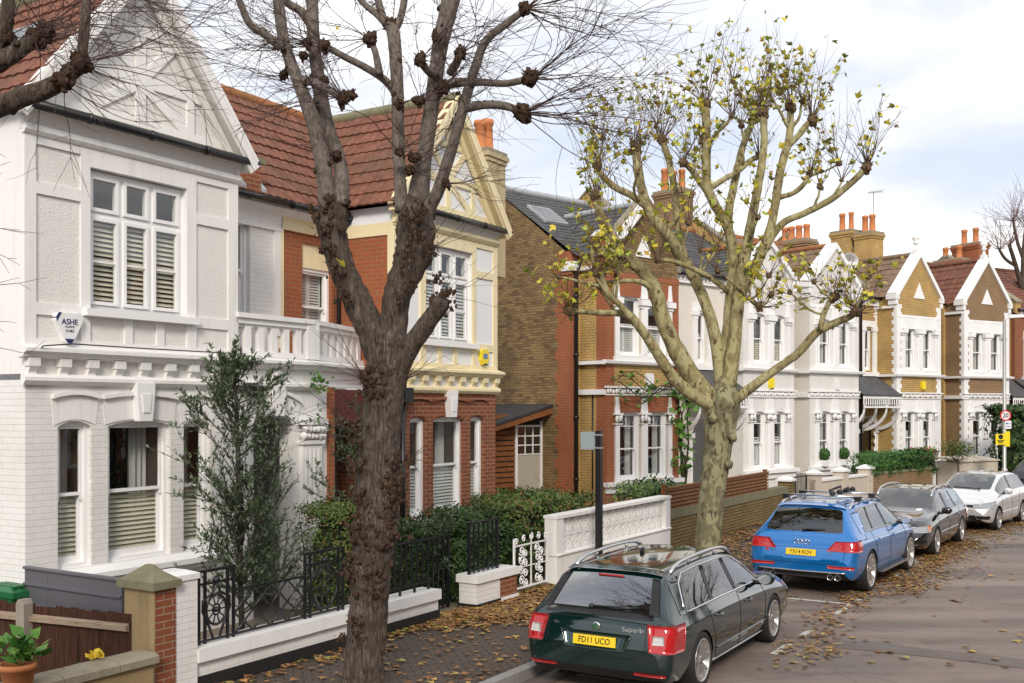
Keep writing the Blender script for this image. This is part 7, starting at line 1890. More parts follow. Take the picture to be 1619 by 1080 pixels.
B([(1205, 400, 15), (1235, 355, 13), (1270, 338, 12), (1310, 318, 12), (1345, 290, 12), (1370, 265, 12)], (.2, -.5), 14)
B([(1225, 352, 12), (1262, 320, 10), (1290, 312, 9), (1318, 318, 9)], (.2, -.1), 12) if False else None
B([(1232, 312, 10), (1255, 305, 9), (1272, 290, 9), (1280, 275, 8)], (.2, .3), 10)
B([(1152, 640, 22), (1185, 615, 18), (1225, 585, 15), (1262, 558, 15), (1292, 525, 15), (1322, 510, 14), (1345, 500, 12), (1352, 492, 12)], (-.1, -1.0), 13)
B([(1296, 522, 11), (1302, 498, 10), (1310, 480, 9), (1318, 470, 9)], (-.7, -.9), 13)
B([(1165, 480, 14), (1180, 470, 9), (1192, 478, 9), (1200, 485, 8)], (.0, -.6), 11, 8)
B([(1150, 460, 12), (1125, 440, 10), (1095, 425, 9), (1070, 415, 8), (1040, 410, 8)], (0, -.7), 10, 8)
for k in range(34):                                      # crooked side branches cut back to small fists
    p, r = rr.choice(PL_); i = rr.randrange(len(p)//3, len(p)); q = p[i]
    if q.z < 4.2: continue
    d = Vector((rr.uniform(-1, 1), rr.uniform(-.8, .8), rr.uniform(0, 1.1))).normalized(); pts = [q]; L2_ = rr.uniform(.3, .85)
    for j_ in range(5): d = (d+Vector((rr.uniform(-.5, .5), rr.uniform(-.5, .5), rr.uniform(-.2, .6)))*.6).normalized(); pts.append(pts[-1]+d*L2_/5)
    r0 = min(r[i]*.55, .045); a.tube(pts, [r0, r0*.85, r0*.75, r0*.7, r0*.65, r0*.6], 8, 0, .12); kn.append(pts[-1]); ks.append(.055+rr.random()*.03)
a.obj('branch', [PLIMB], t)
PKN = m_bark('plane_knuckle', (0.06, 0.04, 0.022), (0.17, 0.115, 0.065), (0.28, 0.20, 0.12), (9, 9, 9), .9)
for i, p in enumerate(kn): b = MB(); burl(b, p, ks[i], 0, 300+i); b.obj('knuckle', [PKN], t)
tw = MB(); tips = []
for i, p in enumerate(kn):
    k0 = 26 if ks[i] > 11*YP/F else 17 if ks[i] > .09 else 8
    low = p.z < 5.6
    for k in range(k0):
        dd = Vector((rr.uniform(-.6, .6), rr.uniform(-.7, .7), rr.uniform(.5, 1.2) if not low else rr.uniform(-.2, 1)))
        tp = []; shoot(tw, p+dd.normalized()*ks[i]*.7, dd, rr.uniform(.35, 1.35)*(0.6 if low else 1), rr.uniform(.005, .009), rr, -.02, .14, 2, tp)
        if not (p.x > W(1300, 0, YP).x and rr.random() < .6): tips += [q for q in tp if rr.random() < .42]
        if rr.random() < .38: tips.append(p+Vector((rr.uniform(-.25, .25), rr.uniform(-.25, .25), rr.uniform(-.02, .35))))
tw.obj('twig', [PTWIG], t)
lf = MB()
for p in tips:
    for k in range(1 if rr.random() < .55 else 2): mleaf(lf, p+Vector((rr.uniform(-.06, .06), rr.uniform(-.06, .06), rr.uniform(-.06, .06))), rr.uniform(.06, .12), rr)
lf.obj('leaves', [LEAFY], t)

# ---- two more of the limes across the road, behind the viewer
lime = [o for o in COL.objects if o.name == 'burred_tree'][0]
for s_, rz, lb in ((2.5, 2.2, 'bare burred tree across the road behind the viewer, the nearer one'), (17.5, 4.4, 'bare burred tree across the road opposite the green car'), (33, 1.0, 'bare burred tree across the road beyond the blue car'), (47, 3.1, 'bare burred tree across the road round the bend'), (60, 5.2, 'bare burred tree across the road farthest round the bend')):
    c = copy_tree(lime); c['label'] = lb; q = K(s_, -10.2); b_ = W(575, 0, YL); c.rotation_euler = (0, 0, rz)
    v = Vector((b_.x*cos(rz)-b_.y*sin(rz), b_.x*sin(rz)+b_.y*cos(rz))); c.location = (q.x-v.x, q.y-v.y, 0)
# ---- the small bare tree against the sky at the right edge
t = thing('street_tree', 'slender reddish bare tree at the right edge above the red brick house', 'tree', (0, 0, 0)); YR = 47.0
a = MB(); kn = []
limb(a, [(1628, 760, 13), (1626, 600, 12), (1622, 500, 12), (1618, 440, 10)], YR, n=10, jit=.08)
for path in ([(1620, 470, 9), (1606, 420, 7), (1596, 388, 6)], [(1618, 445, 9), (1618, 400, 7), (1622, 360, 6)], [(1622, 480, 8), (1640, 420, 7), (1650, 370, 6)], [(1606, 420, 6), (1590, 410, 5), (1580, 395, 4)], [(1618, 410, 6), (1608, 380, 5), (1602, 350, 4)]):
    p, r = limb(a, path, YR, (0, rr.uniform(-1, 1)), 8, .1); kn.append(p[-1])
a.obj('trunk', [LBARK], t)
a = MB()
for p in kn:
    for k in range(26): shoot(a, p, Vector((rr.uniform(-.8, .8), rr.uniform(-.8, .8), rr.uniform(.1, 1))), rr.uniform(.8, 2.2), .012, rr, -.02, .12, 3)
a.obj('twig', [m_plain('reddish_twig', (0.15, 0.06, 0.05), .8, .2, 5)], t)
# ---------------------------------------------------------------- shrubs, hedges, leaf litter
OLIVE = m_leaf('olive_leaves', [(0.022, 0.045, 0.018), (0.045, 0.08, 0.03), (0.08, 0.125, 0.055), (0.17, 0.21, 0.13), (0.035, 0.065, 0.028)])
IVY = m_leaf('dark_hedge_leaves', [(0.012, 0.03, 0.010), (0.025, 0.065, 0.015), (0.045, 0.10, 0.02), (0.02, 0.05, 0.012), (0.10, 0.15, 0.03)])
SHRUB = m_leaf('shrub_leaves', [(0.03, 0.07, 0.015), (0.06, 0.12, 0.02), (0.11, 0.17, 0.03), (0.045, 0.09, 0.02), (0.22, 0.12, 0.04)])
BOX = m_leaf('box_leaves', [(0.02, 0.07, 0.015), (0.04, 0.12, 0.02), (0.07, 0.17, 0.03), (0.03, 0.09, 0.02)])
BRIGHT = m_leaf('bright_leaves', [(0.04, 0.13, 0.02), (0.08, 0.22, 0.03), (0.16, 0.30, 0.05), (0.05, 0.16, 0.03)])
DEAD = m_leaf('fallen_leaves', [(0.12, 0.055, 0.022), (0.27, 0.125, 0.042), (0.40, 0.20, 0.065), (0.18, 0.08, 0.03), (0.33, 0.165, 0.06), (0.08, 0.042, 0.024), (0.46, 0.26, 0.09), (0.12, 0.065, 0.035), (0.40, 0.30, 0.06), (0.19, 0.10, 0.05), (0.27, 0.15, 0.075), (0.33, 0.31, 0.06)])
STEM = m_plain('dark_stem', (0.045, 0.035, 0.025), .9, .3, 8)
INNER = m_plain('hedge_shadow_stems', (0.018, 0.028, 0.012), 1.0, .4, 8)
rr = random.Random(21)
def mass(par_name, label, cat, fr, boxes, leafm, n, lsize=(.04, .07), inner=True, group=None, wild=.0):
    """a hedge or shrub: leaf clumps over and inside the given local boxes (x0,x1,y0,y1,z0,z1)"""
    t = thing(par_name, label, cat, fr.w((boxes[0][0]+boxes[0][1])/2, (boxes[0][2]+boxes[0][3])/2, 0), fr.a, group)
    ox, oy = (boxes[0][0]+boxes[0][1])/2, (boxes[0][2]+boxes[0][3])/2
    a = MB(); vol = [max(.01, (b[1]-b[0])*(b[3]-b[2])+(b[1]-b[0])*(b[5]-b[4])*2) for b in boxes]; tot = sum(vol)
    for b, v in zip(boxes, vol):
        cl = int(n*v/tot/14)+1
        cx, cy, cz = (b[0]+b[1])/2, (b[2]+b[3])/2, (b[4]+b[5])/2
        for k in range(cl):
            # clump centre near the surface of a rounded box
            q = Vector((rr.uniform(-1, 1), rr.uniform(-1, 1), rr.uniform(-1, 1))); ax = rr.choice((0, 1, 2, 1, 2)); q[ax] = rr.choice((-1, 1)) if rr.random() < .8 else q[ax]
            if ax == 2 and q[2] < 0: q[2] = 1
            d = q.copy(); bump = 1-.13*abs(noise.noise(Vector((q.x*2.2+b[0], q.y*2, q.z*2))))+.10*noise.noise(q*4.5+Vector((b[0], 0, 0)))+wild*rr.uniform(-.3, 1)*(1 if q.z > .4 else .3)
            c = Vector((cx-ox+q.x*(b[1]-b[0])/2*bump, cy-oy+q.y*(b[3]-b[2])/2*bump, cz+q.z*(b[5]-b[4])/2*bump))
            for i in range(14):
                p = c+Vector((rr.gauss(0, .06), rr.gauss(0, .06), rr.gauss(0, .055)))
                n_ = (d.normalized()+Vector((rr.uniform(-1, 1), rr.uniform(-1, 1), rr.uniform(-.6, 1)))*.9).normalized()
                dd = n_.orthogonal(); dd.rotate(Matrix.Rotation(rr.uniform(0, 6.28), 3, n_))
                l = rr.uniform(*lsize); a.leaf(p, dd, n_, l, l*.33)
    a.obj('foliage', [leafm], t)
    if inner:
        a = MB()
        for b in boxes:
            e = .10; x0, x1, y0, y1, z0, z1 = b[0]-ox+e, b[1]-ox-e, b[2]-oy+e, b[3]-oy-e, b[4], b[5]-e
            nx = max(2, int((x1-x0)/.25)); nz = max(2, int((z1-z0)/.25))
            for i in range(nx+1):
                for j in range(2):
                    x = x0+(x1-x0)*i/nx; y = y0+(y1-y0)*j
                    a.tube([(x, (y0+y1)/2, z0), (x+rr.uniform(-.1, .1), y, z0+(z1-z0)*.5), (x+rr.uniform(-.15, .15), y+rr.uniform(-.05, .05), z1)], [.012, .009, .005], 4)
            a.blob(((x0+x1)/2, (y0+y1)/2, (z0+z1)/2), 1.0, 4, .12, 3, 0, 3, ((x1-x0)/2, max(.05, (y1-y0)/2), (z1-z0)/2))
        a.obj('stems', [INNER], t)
    return t
# hedges behind the railings
x0, x1 = N.x(640, 9.9), N.x(765, 9.9)
zt = N.z(700, 818, 9.9)
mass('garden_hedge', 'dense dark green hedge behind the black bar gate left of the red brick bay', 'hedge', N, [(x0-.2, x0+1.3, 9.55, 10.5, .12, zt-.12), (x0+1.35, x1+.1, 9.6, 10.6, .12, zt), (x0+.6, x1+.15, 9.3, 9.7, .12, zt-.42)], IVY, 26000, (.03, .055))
xa, xb = N.x(690, 9.25), N.x(808, 9.25)
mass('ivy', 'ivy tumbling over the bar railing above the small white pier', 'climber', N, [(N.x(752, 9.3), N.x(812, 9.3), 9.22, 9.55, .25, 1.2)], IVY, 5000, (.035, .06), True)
mass('garden_shrub', 'small round green shrub by the red brick strip of the porch', 'shrub', N, [(N.x(498, 10.3), N.x(556, 10.3), 9.95, 10.7, .15, N.z(525, 805, 10.3))], SHRUB, 8000, (.03, .05))
mass('garden_shrub', 'broad yellowish green shrub in front of the shed passage', 'shrub', N, [(N.x(790, 10.6), N.x(928, 9.8), 9.6, 11.4, .12, N.z(860, 785, 10.6)), (N.x(780, 10.0), N.x(850, 10.0), 9.5, 10.3, .12, N.z(800, 800, 10.0))], SHRUB, 24000, (.04, .07), True, None, .12)
mass('garden_shrub', 'shrub with pale leaves behind the right end of the pierced wall', 'shrub', N, [(N.x(990, 9.8), N.x(1046, 9.8), 9.4, 10.0, .2, N.z(1000, 776, 9.8))], m_leaf('mixed_leaves', [(.03, .05, .03), (.05, .10, .03), (.16, .26, .04), (.06, .09, .05)]), 4200, (.05, .10), True, None, .25)
t = thing('dry_stalks', 'tall dry brown stalks beside the drainpipe of the sooty brick house', 'plant', N.w(N.x(925, 10.4), 10.4), N.a); a = MB()
for k in range(60): shoot(a, (rr.uniform(-1.0, 1.6), rr.uniform(-.3, .3), .2), Vector((rr.uniform(-.4, .4), rr.uniform(-.3, .3), 1)), rr.uniform(.8, 1.6), .008, rr, 0, .1, 1)
a.obj('stalks', [m_plain('dry_stalk', (.22, .14, .07), .9, .2, 6)], t)
mass('garden_hedge', 'clipped bright green hedge on top of the dark brick wall', 'hedge', HW, [(-.1, HWL+.1, -.05, .75, .95, 1.62)], BOX, 9000, (.05, .08))
# hedge/shrub by the 20 sign
f = Fr((1608-CX)/F*39, 39.0, 30)
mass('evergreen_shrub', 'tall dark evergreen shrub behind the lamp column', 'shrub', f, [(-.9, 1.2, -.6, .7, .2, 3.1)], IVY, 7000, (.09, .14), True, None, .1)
# olive in the front garden
Yo = N.Y(385, 10.0); t = thing('olive_tree', 'slim grey green olive tree in front of the white porch', 'tree', W(380, 0, Yo).xy.to_3d()); o = t.location
a = MB(); lf = MB(); rr2 = random.Random(77)
def ow(px, py, dy=0): v = W(px, py, Yo+dy); return v-o
def twigs(p, d, L, r, n=18, lvl=0):
    pts = [Vector(p)]; d = Vector(d).normalized()
    for i in range(6):
        d = (d+Vector((rr2.uniform(-1, 1), rr2.uniform(-1, 1), rr2.uniform(-.6, .8)))*.16).normalized(); pts.append(pts[-1]+d*L/6)
    a.tube(pts, [r*(1-.13*i) for i in range(7)], 4, cap=False)
    for k in range(n):
        f_ = rr2.uniform(.12, 1)*6; i = min(5, int(f_)); q = pts[i].lerp(pts[i+1], f_-i)
        dd = ((pts[i+1]-pts[i]).normalized()*.8+Vector((rr2.uniform(-1, 1), rr2.uniform(-1, 1), rr2.uniform(-.7, 1)))).normalized()
        nn = Vector((rr2.uniform(-1, 1), rr2.uniform(-1, 1), 1)).normalized(); l = rr2.uniform(.05, .095); lf.leaf(q, dd, nn, l, l*.15)
    if lvl < 1:
        for k in range(4):
            i = rr2.randrange(2, 6); dd = ((pts[i+1]-pts[i]).normalized()+Vector((rr2.uniform(-1, 1), rr2.uniform(-1, 1), rr2.uniform(-.3, .9)))*.9).normalized(); twigs(pts[i], dd, L*.55, r*.6, n, lvl+1)
tp = [ow(383, 1000), ow(380, 900, .05), ow(377, 800), ow(376, 700, .05), ow(374, 630), ow(366, 572)]
tp[0].z = .12; a.tube(tp, [.04, .036, .032, .026, .016, .005], 8)
for k in range(84):
    f_ = .10+.88*rr2.random()**1.35; i = min(4, int(f_*5)); p = tp[i].lerp(tp[i+1], f_*5-i); h = f_
    sp = .55+.45*min(1, h/.3) if h < .5 else 1-.85*((h-.5)/.5)**1.2; ang = rr2.uniform(0, 6.28); up = rr2.uniform(.25, 1.5)
    dd = Vector((cos(ang)+.25*(1 if h < .6 else 0), sin(ang)*.8, up)); twigs(p, dd, rr2.uniform(.45, 1.05)*sp+.10, .008, 24)
for k in range(16): twigs(tp[0].lerp(tp[2], rr2.uniform(.1, 1)), Vector((rr2.uniform(-.2, 1), rr2.uniform(-.8, .8), rr2.uniform(.5, 1.6))), rr2.uniform(.9, 1.35), .013, 28)
a.obj('trunk', [STEM], t); lf.obj('foliage', [OLIVE], t)
# young olive behind the lime and at the porch
t = thing('olive_tree', 'olive bush half hidden behind the burred trunk by the dark red lintel', 'tree', N.w(N.x(560, 10.2), 10.2)); o = t.location; a = MB(); lf = MB()
for k in range(34): twigs((rr2.uniform(-.2, .25), rr2.uniform(-.2, .2), rr2.uniform(.3, 2.9)), Vector((rr2.uniform(-1, 1), rr2.uniform(-.8, .8), rr2.uniform(.1, 1))), rr2.uniform(.4, .8), .007, 18)
a.tube([(0, 0, .12), (0, 0, 1.5), (.05, 0, 2.9)], [.03, .025, .01], 6); a.obj('trunk', [STEM], t); lf.obj('foliage', [OLIVE], t)
t = thing('olive_tree', 'low olive bush to the right of the burred trunk behind the gate', 'tree', N.w(N.x(668, 9.7), 9.7)); a = MB(); lf = MB()
for k in range(34): twigs((rr2.uniform(-.35, .35), rr2.uniform(-.2, .2), rr2.uniform(.3, 1.3)), Vector((rr2.uniform(-1, 1), rr2.uniform(-.9, .6), rr2.uniform(.1, 1))), rr2.uniform(.3, .6), .007, 18)
a.tube([(0, 0, .12), (0, 0, 1.2)], [.02, .01], 6); a.obj('trunk', [STEM], t); lf.obj('foliage', [OLIVE], t)
# climber on the brick end house
t = thing('climber', 'twisting climber with a few green leaves by the door of the brick end house', 'climber', FB.w(1.62, -.1, .1), FB.a); a = MB(); lf = MB()
for k in range(5):
    pts = [(.05*k-.1, 0, 0)]
    for i in range(9): pts.append((pts[-1][0]+rr2.uniform(-.13, .12), rr2.uniform(-.12, .1), .42*(i+1)))
    a.tube(pts, [.04-.003*i for i in range(10)], 6)
    for i in range(3, 10):
        for j in range(5): mleaf(lf, Vector(pts[i])+Vector((rr2.uniform(-.5, .3), rr2.uniform(-.15, .1), rr2.uniform(-.3, .3))), rr2.uniform(.1, .2), rr2)
for k in range(4):
    pts = [(0, -.05, 3.5)]
    for i in range(8): pts.append((pts[-1][0]-.36, -.12+rr2.uniform(-.05, .05), 3.5+.25*sin(i*.9+k)+.12*k))
    a.tube(pts, .014, 5)
    for p in pts:
        for j in range(3 if rr2.random() < .6 else 0): mleaf(lf, Vector(p)+Vector((rr2.uniform(-.2, .2), rr2.uniform(-.1, .1), rr2.uniform(-.25, .1))), rr2.uniform(.08, .16), rr2)
a.obj('stems', [STEM], t); lf.obj('leaves', [BRIGHT], t)
t = thing('fern', 'small fern rooted on the moulding above the porch capital', 'plant', WH.w(WH.x(500, -.15), -.15, 3.58), WH.a); lf = MB()
for k in range(60): p = Vector((rr2.gauss(0, .1), rr2.uniform(-.1, .0), rr2.gauss(.03, .09))); mleaf(lf, p, rr2.uniform(.04, .08), rr2)
for k in range(10): mleaf(lf, Vector((rr2.gauss(.02, .02), -.02, -rr2.uniform(.1, .6))), .05, rr2)
lf.obj('fronds', [BRIGHT], t)
# pot plant in the corner
t = thing('potted_plant', 'broad leaved green plant in a terracotta pot, bottom left corner', 'plant', N.w(N.x(28, 8.75), 8.75), N.a); z0 = N.z(28, 1052, 8.75)
a = MB(); a.lathe([(.10, z0-.32), (.15, z0-.03), (.165, z0-.03), (.165, z0+.02), (.14, z0+.02), (.13, z0-.04), (0, z0-.04)], (0, 0, 0), 20); a.obj('pot', [POT], t)
lf = MB()
for k in range(80):
    ang = rr2.uniform(0, 6.28); d = Vector((cos(ang), sin(ang), rr2.uniform(.1, 1.2))).normalized(); p = Vector((rr2.uniform(-.1, .2), rr2.uniform(-.12, .12), z0+rr2.uniform(0, .22))); n_ = Vector((rr2.uniform(-.5, .5), rr2.uniform(-.5, .5), 1)).normalized(); l = rr2.uniform(.10, .19); lf.leaf(p, d, n_, l, l*.34)
lf.obj('leaves', [BRIGHT], t)
a = MB(); a.lathe([(0, 0), (.2, 0), (.24, z0-.34)], (0, 0, 0), 16); a.obj('plinth', [CONC], t)
t = thing('flower_clump', 'yellow leaved clump beside the mossy pier in the bottom left corner', 'plant', N.w(N.x(135, 8.95), 8.95), N.a); lf = MB(); z0 = N.z(135, 1055, 8.95)
for k in range(40): ang = rr2.uniform(0, 6.28); lf.leaf(Vector((rr2.uniform(-.35, .35), rr2.uniform(-.1, .1), z0+rr2.uniform(-.15, .06))), Vector((cos(ang), sin(ang), .5)).normalized(), Vector((0, -.4, 1)).normalized(), .09, .035, 0 if rr2.random() < .7 else 1)
for k in range(14): lf.leaf(Vector((.1+rr2.uniform(-.06, .06), rr2.uniform(-.05, .05), z0+.05+rr2.uniform(0, .06))), Vector((rr2.uniform(-1, 1), rr2.uniform(-1, 1), .6)).normalized(), Vector((0, -.5, 1)).normalized(), .08, .035, 1)
a = MB(); lf.obj('leaves', [BRIGHT, m_plain('yellow_leaf', (.60, .42, .02), .6, .1, 5)], t)
# topiary balls, flower boxes
for k, (px, lab) in enumerate(((1307, 'topiary ball in a white pot on the left sill of the cream house'), (1338, 'topiary ball in white pot on right sill of the cream house'))):
    x = FB2.x(px, -.25); t = thing('topiary_ball', lab, 'topiary', FB2.w(x, -.16, 1.22), FB2.a, 'topiary balls on the sill')
    a = MB(); a.prism([(-.12, 0), (.12, 0), (.14, .2), (-.14, .2)], -.12, .12); a.obj('pot', [TRIM], t); lf = MB()
    for i in range(700):
        d = Vector((rr2.gauss(0, 1), rr2.gauss(0, 1), rr2.gauss(0, 1))).normalized(); p = Vector((0, 0, .40))+d*(.19+rr2.gauss(0, .008)); n_ = (d+Vector((rr2.uniform(-1, 1), rr2.uniform(-1, 1), rr2.uniform(-1, 1)))*.6).normalized(); lf.leaf(p, n_.orthogonal(), n_, .05, .018)
    lf.blob((0, 0, .40), .17, 2, .05, 2, 1); lf.obj('foliage', [BOX, INNER], t)
for px, lab in ((1448, 'stone planter of pink flowers on left sill of the yellow brick house'), (1470, 'stone planter of red flowers on right sill of the yellow brick house')):
    x = FC.x(px, -.3); t = thing('flower_box', lab, 'planter', FC.w(x, -.3, 1.2), FC.a, 'flower boxes on the sill')
    a = MB(); a.box(-.36, .36, -.13, .13, 0, .24); a.box(-.38, .38, -.15, .15, .24, .29); a.obj('box', [STONE], t); lf = MB()
    for i in range(260):
        p = Vector((rr2.uniform(-.36, .36), rr2.uniform(-.14, .14), .3+abs(rr2.gauss(0, .09)))); n_ = Vector((rr2.uniform(-1, 1), rr2.uniform(-1, 1), 1)).normalized(); lf.leaf(p, n_.orthogonal(), n_, .09, .035, 0 if i % 4 else 1)
    lf.obj('flowers', [BRIGHT, m_plain('crimson_petals', (.35, .02, .08), .6, .2, 5)], t)
t = thing('storage_chest', 'long cream painted garden chest behind the white panelled wall', 'chest', (0, 0, .12)); fx = Fr((1548-CX)/F*37.6, 37.6, 33); t.location = fx.w(0, 0, .12); t.rotation_euler = (0, 0, fx.a)
a = MB(); a.box(-1.15, 1.15, 0, .9, 0, 1.15); a.obj('body', [CREAMW], t); a = MB(); a.prism([(-.05, 1.15), (-.05, 1.2), (.95, 1.32), (.95, 1.27)], -1.2, 1.2, 'x'); a.obj('lid', [CREAMW], t)
t = thing('garden_tree', 'little round headed bush on a thin stem by the cream chest', 'tree', ((1514-CX)/F*36.6, 36.6, .12)); a = MB(); a.tube([(0, 0, 0), (.02, 0, .7), (0, 0, 1.3)], [.03, .025, .02], 6); 
lf = MB()
for k in range(26): shoot(a, (0, 0, 1.2), Vector((rr2.uniform(-1, 1), rr2.uniform(-1, 1), rr2.uniform(.1, 1))), .55, .008, rr2, 0, .1, 1)
for k in range(900): d = Vector((rr2.gauss(0, .27), rr2.gauss(0, .27), rr2.gauss(0, .16))); lf.leaf(Vector((0, 0, 1.62))+d, Vector((rr2.uniform(-1, 1), rr2.uniform(-1, 1), rr2.uniform(-1, 1))).normalized(), Vector((rr2.uniform(-1, 1), rr2.uniform(-1, 1), 1)).normalized(), .08, .025)
a.obj('trunk', [STEM], t); lf.obj('crown', [SHRUB], t)
# fallen leaves
lf = MB(); rl = random.Random(3)
def scatter(n, fs, fo, z, size=(.035, .10), flat=2.0):
    for k in range(n):
        s_, o_ = fs(), fo()
        if noise.noise(Vector((s_*.75, o_*1.5, 3)))+.5*noise.noise(Vector((s_*2.3, o_*3.1, 9))) < rl.uniform(-.7, .12): continue
        p = K(s_, o_, z+rl.uniform(.006, .035)); mleaf(lf, p, rl.uniform(*size), rl, 0, flat)
U = rl.uniform
scatter(4200, lambda: U(12.6, 17.4), lambda: 2.7-abs(rl.gauss(0, .75)), .125)
scatter(650, lambda: U(6, 13), lambda: U(.1, 2.6) if rl.random() < .45 else 2.6-abs(rl.gauss(0, .3)), .125)
scatter(1500, lambda: rl.gauss(12.9, .8), lambda: 2.72-abs(rl.gauss(0, .45)), .125)
scatter(6000, lambda: U(17, 32), lambda: 2.65-abs(rl.gauss(0, .8)), .125)
scatter(700, lambda: U(14, 24), lambda: rl.gauss(.7, .4), .125)
scatter(500, lambda: U(9, 40), lambda: U(.2, 2.6), .125)
for c0 in range(26):
    cs = U(13.5, 34); co_ = rl.gauss(-2.25, .3); sp = U(.3, 1.0); scatter(int(U(80, 240)), lambda: rl.gauss(cs, sp), lambda: rl.gauss(co_, .17), .0, (.03, .085))
scatter(2600, lambda: U(19.5, 33), lambda: rl.gauss(-2.5, .38), 0, (.03, .08))
scatter(1400, lambda: U(11, 36), lambda: -abs(rl.gauss(0.1, .5)), 0, (.05, .11))
scatter(260, lambda: U(8, 40), lambda: U(-8, -2.5), 0, (.05, .12))
tag(lf.obj('fallen_leaves', [DEAD]), kind='stuff')

# ---------------------------------------------------------------- fittings on the houses
def alarm(label, fr, px, py, w, h, base, txt=None, y=-.06, kind=0):
    x, z = fr.x(px, y), fr.z(px, py, y); t = thing('alarm_box', label, 'alarm box', fr.w(x, y, z), fr.a); a = MB()
    if kind == 0:      # rounded triangle
        poly = [(-w*.42, h*.5), (w*.42, h*.5), (w*.5, h*.38), (w*.5, h*.22), (w*.16, -h*.44), (w*.08, -h*.5), (-w*.08, -h*.5), (-w*.16, -h*.44), (-w*.5, h*.22), (-w*.5, h*.38)]
        a.prism(poly, -.04, .055, 'y', 0); a.prism([(-w*.17, -h*.36), (-w*.07, -h*.505), (w*.07, -h*.505), (w*.17, -h*.36)], -.046, -.04, 'y', 1); a.prism([(-w*.505, h*.34), (-w*.41, h*.505), (-w*.3, h*.505), (-w*.48, h*.2)], -.044, .05, 'y', 1)
    else:
        poly = [(-w*.35, h*.5), (w*.35, h*.5), (w*.5, h*.3), (w*.5, -h*.2), (w*.25, -h*.5), (-w*.25, -h*.5), (-w*.5, -h*.2), (-w*.5, h*.3)]
        a.prism(poly, -.04, .055, 'y', 0); a.prism([(-w*.25, -h*.42), (w*.25, -h*.42), (w*.2, -h*.52), (-w*.2, -h*.52)], -.05, -.0, 'y', 1)
    a.obj('case', [base, m_plain('navy_plastic', (.02, .025, .12), .4, .1, 4) if kind == 0 else INK], t)
    if txt: text(txt, h*.26, bpy.data.materials['navy_plastic'], t, faceM((0, -.043, h*.2), (1, 0, 0), (0, 0, 1)), 'lettering', .001, bold=.015)
    return t
t = alarm('white triangular burglar alarm box with blue corners reading ASHE', WH, 107, 519, .36, .36, SIGNW, 'ASHE')
text('ALARMS', .035, bpy.data.materials['navy_plastic'], t, faceM((0, -.043, .015), (1, 0, 0), (0, 0, 1)), 'lettering', .001); text('01483', .045, bpy.data.materials['navy_plastic'], t, faceM((.0, -.043, -.035), (1, 0, 0), (0, 0, 1)), 'lettering', .001)
t = alarm('yellow alarm box on the cream framed house', WH, 765, 565, .26, .30, SIGNY, None, -.04, 1); a = MB(); a.box(-.07, .07, -.045, -.041, -.03, .07); a.obj('label', [m_plain('blue_label', (.12, .2, .42), .5, .1, 4)], t)
alarm('white shield alarm box on the sooty brick end house', FB, 1027, 600, .30, .34, SIGNW, None, -.06, 1)
alarm('yellow alarm box on the first white terraced house', FA, 1220, 606, .24, .36, SIGNY, None, -.06, 1)
alarm('slim white alarm box on the cream and white house', FB2, 1324, 609, .16, .36, SIGNW, None, -.06, 1)
alarm('yellow alarm box on the yellow brick house', FC, 1460, 610, .24, .34, SIGNY, None, -.06, 1)
t = thing('floodlight', 'black floodlight under the string course of the white house', 'light', WH.w(WH.x(393, -.1), -.1, WH.z(393, 618, -.1)), WH.a); a = MB(); a.prism([(-.02, .12), (-.2, .06), (-.16, -.1), (-.02, -.06)], -.12, .12, 'x'); a.box(-.03, .03, -.05, .1, .0, .06); a.obj('housing', [PLASTIC], t)
x = FA.x(1163, .85-.1); t = thing('letter_box', 'grey wall mounted letter box beside the plane trunk', 'letter box', FA.w(x, .85-.06, 1.95), FA.a); a = MB(); a.box(-.22, .22, -.1, .05, -.25, .22); a.prism([(-.12, .22), (-.12, .25), (.05, .28), (.05, .22)], -.24, .24, 'x'); a.obj('case', [GREYM], t)
# satellite dish and aerial on the big stack
Yd = 42.0; t = thing('satellite_dish', 'grey satellite dish below the big chimney stack', 'dish', W(1344, 413, Yd)); a = MB(); a.lathe([(0, .10), (.18, .07), (.34, 0), (.35, -.01), (.34, -.012), (.18, .055), (0, .085)], (0, 0, 0), 24, 'y'); a.obj('dish', [STEEL], t); a = MB(); a.tube([(0, .1, 0), (.0, .35, -.1), (.1, .4, -.6)], .025, 6); a.tube([(0, .05, -.3), (0, -.4, -.05)], .015, 5); a.obj('bracket', [STEEL], t)
Yd = 44.0; p = W(1381, 345, Yd); t = thing('television_aerial', 'thin television aerial on a mast above the big chimney stack', 'aerial', p); a = MB(); zt = W(1381, 303, Yd).z-p.z; a.tube([(0, 0, -2.2), (0, 0, zt)], .022, 6); a.tube([(-.25, -.1, zt-.05), (.45, .15, zt+.02)], .013, 5)
for k in range(8): x = -.2+.08*k; a.tube([(x, .3, zt-.04+.01*k), (x, -.3, zt-.04+.01*k)], .008, 4)
a.obj('mast', [STEEL], t)
t = thing('house_number_plate', 'small white number plate by the first floor balcony', 'sign', (0, 0, 0)) if False else None

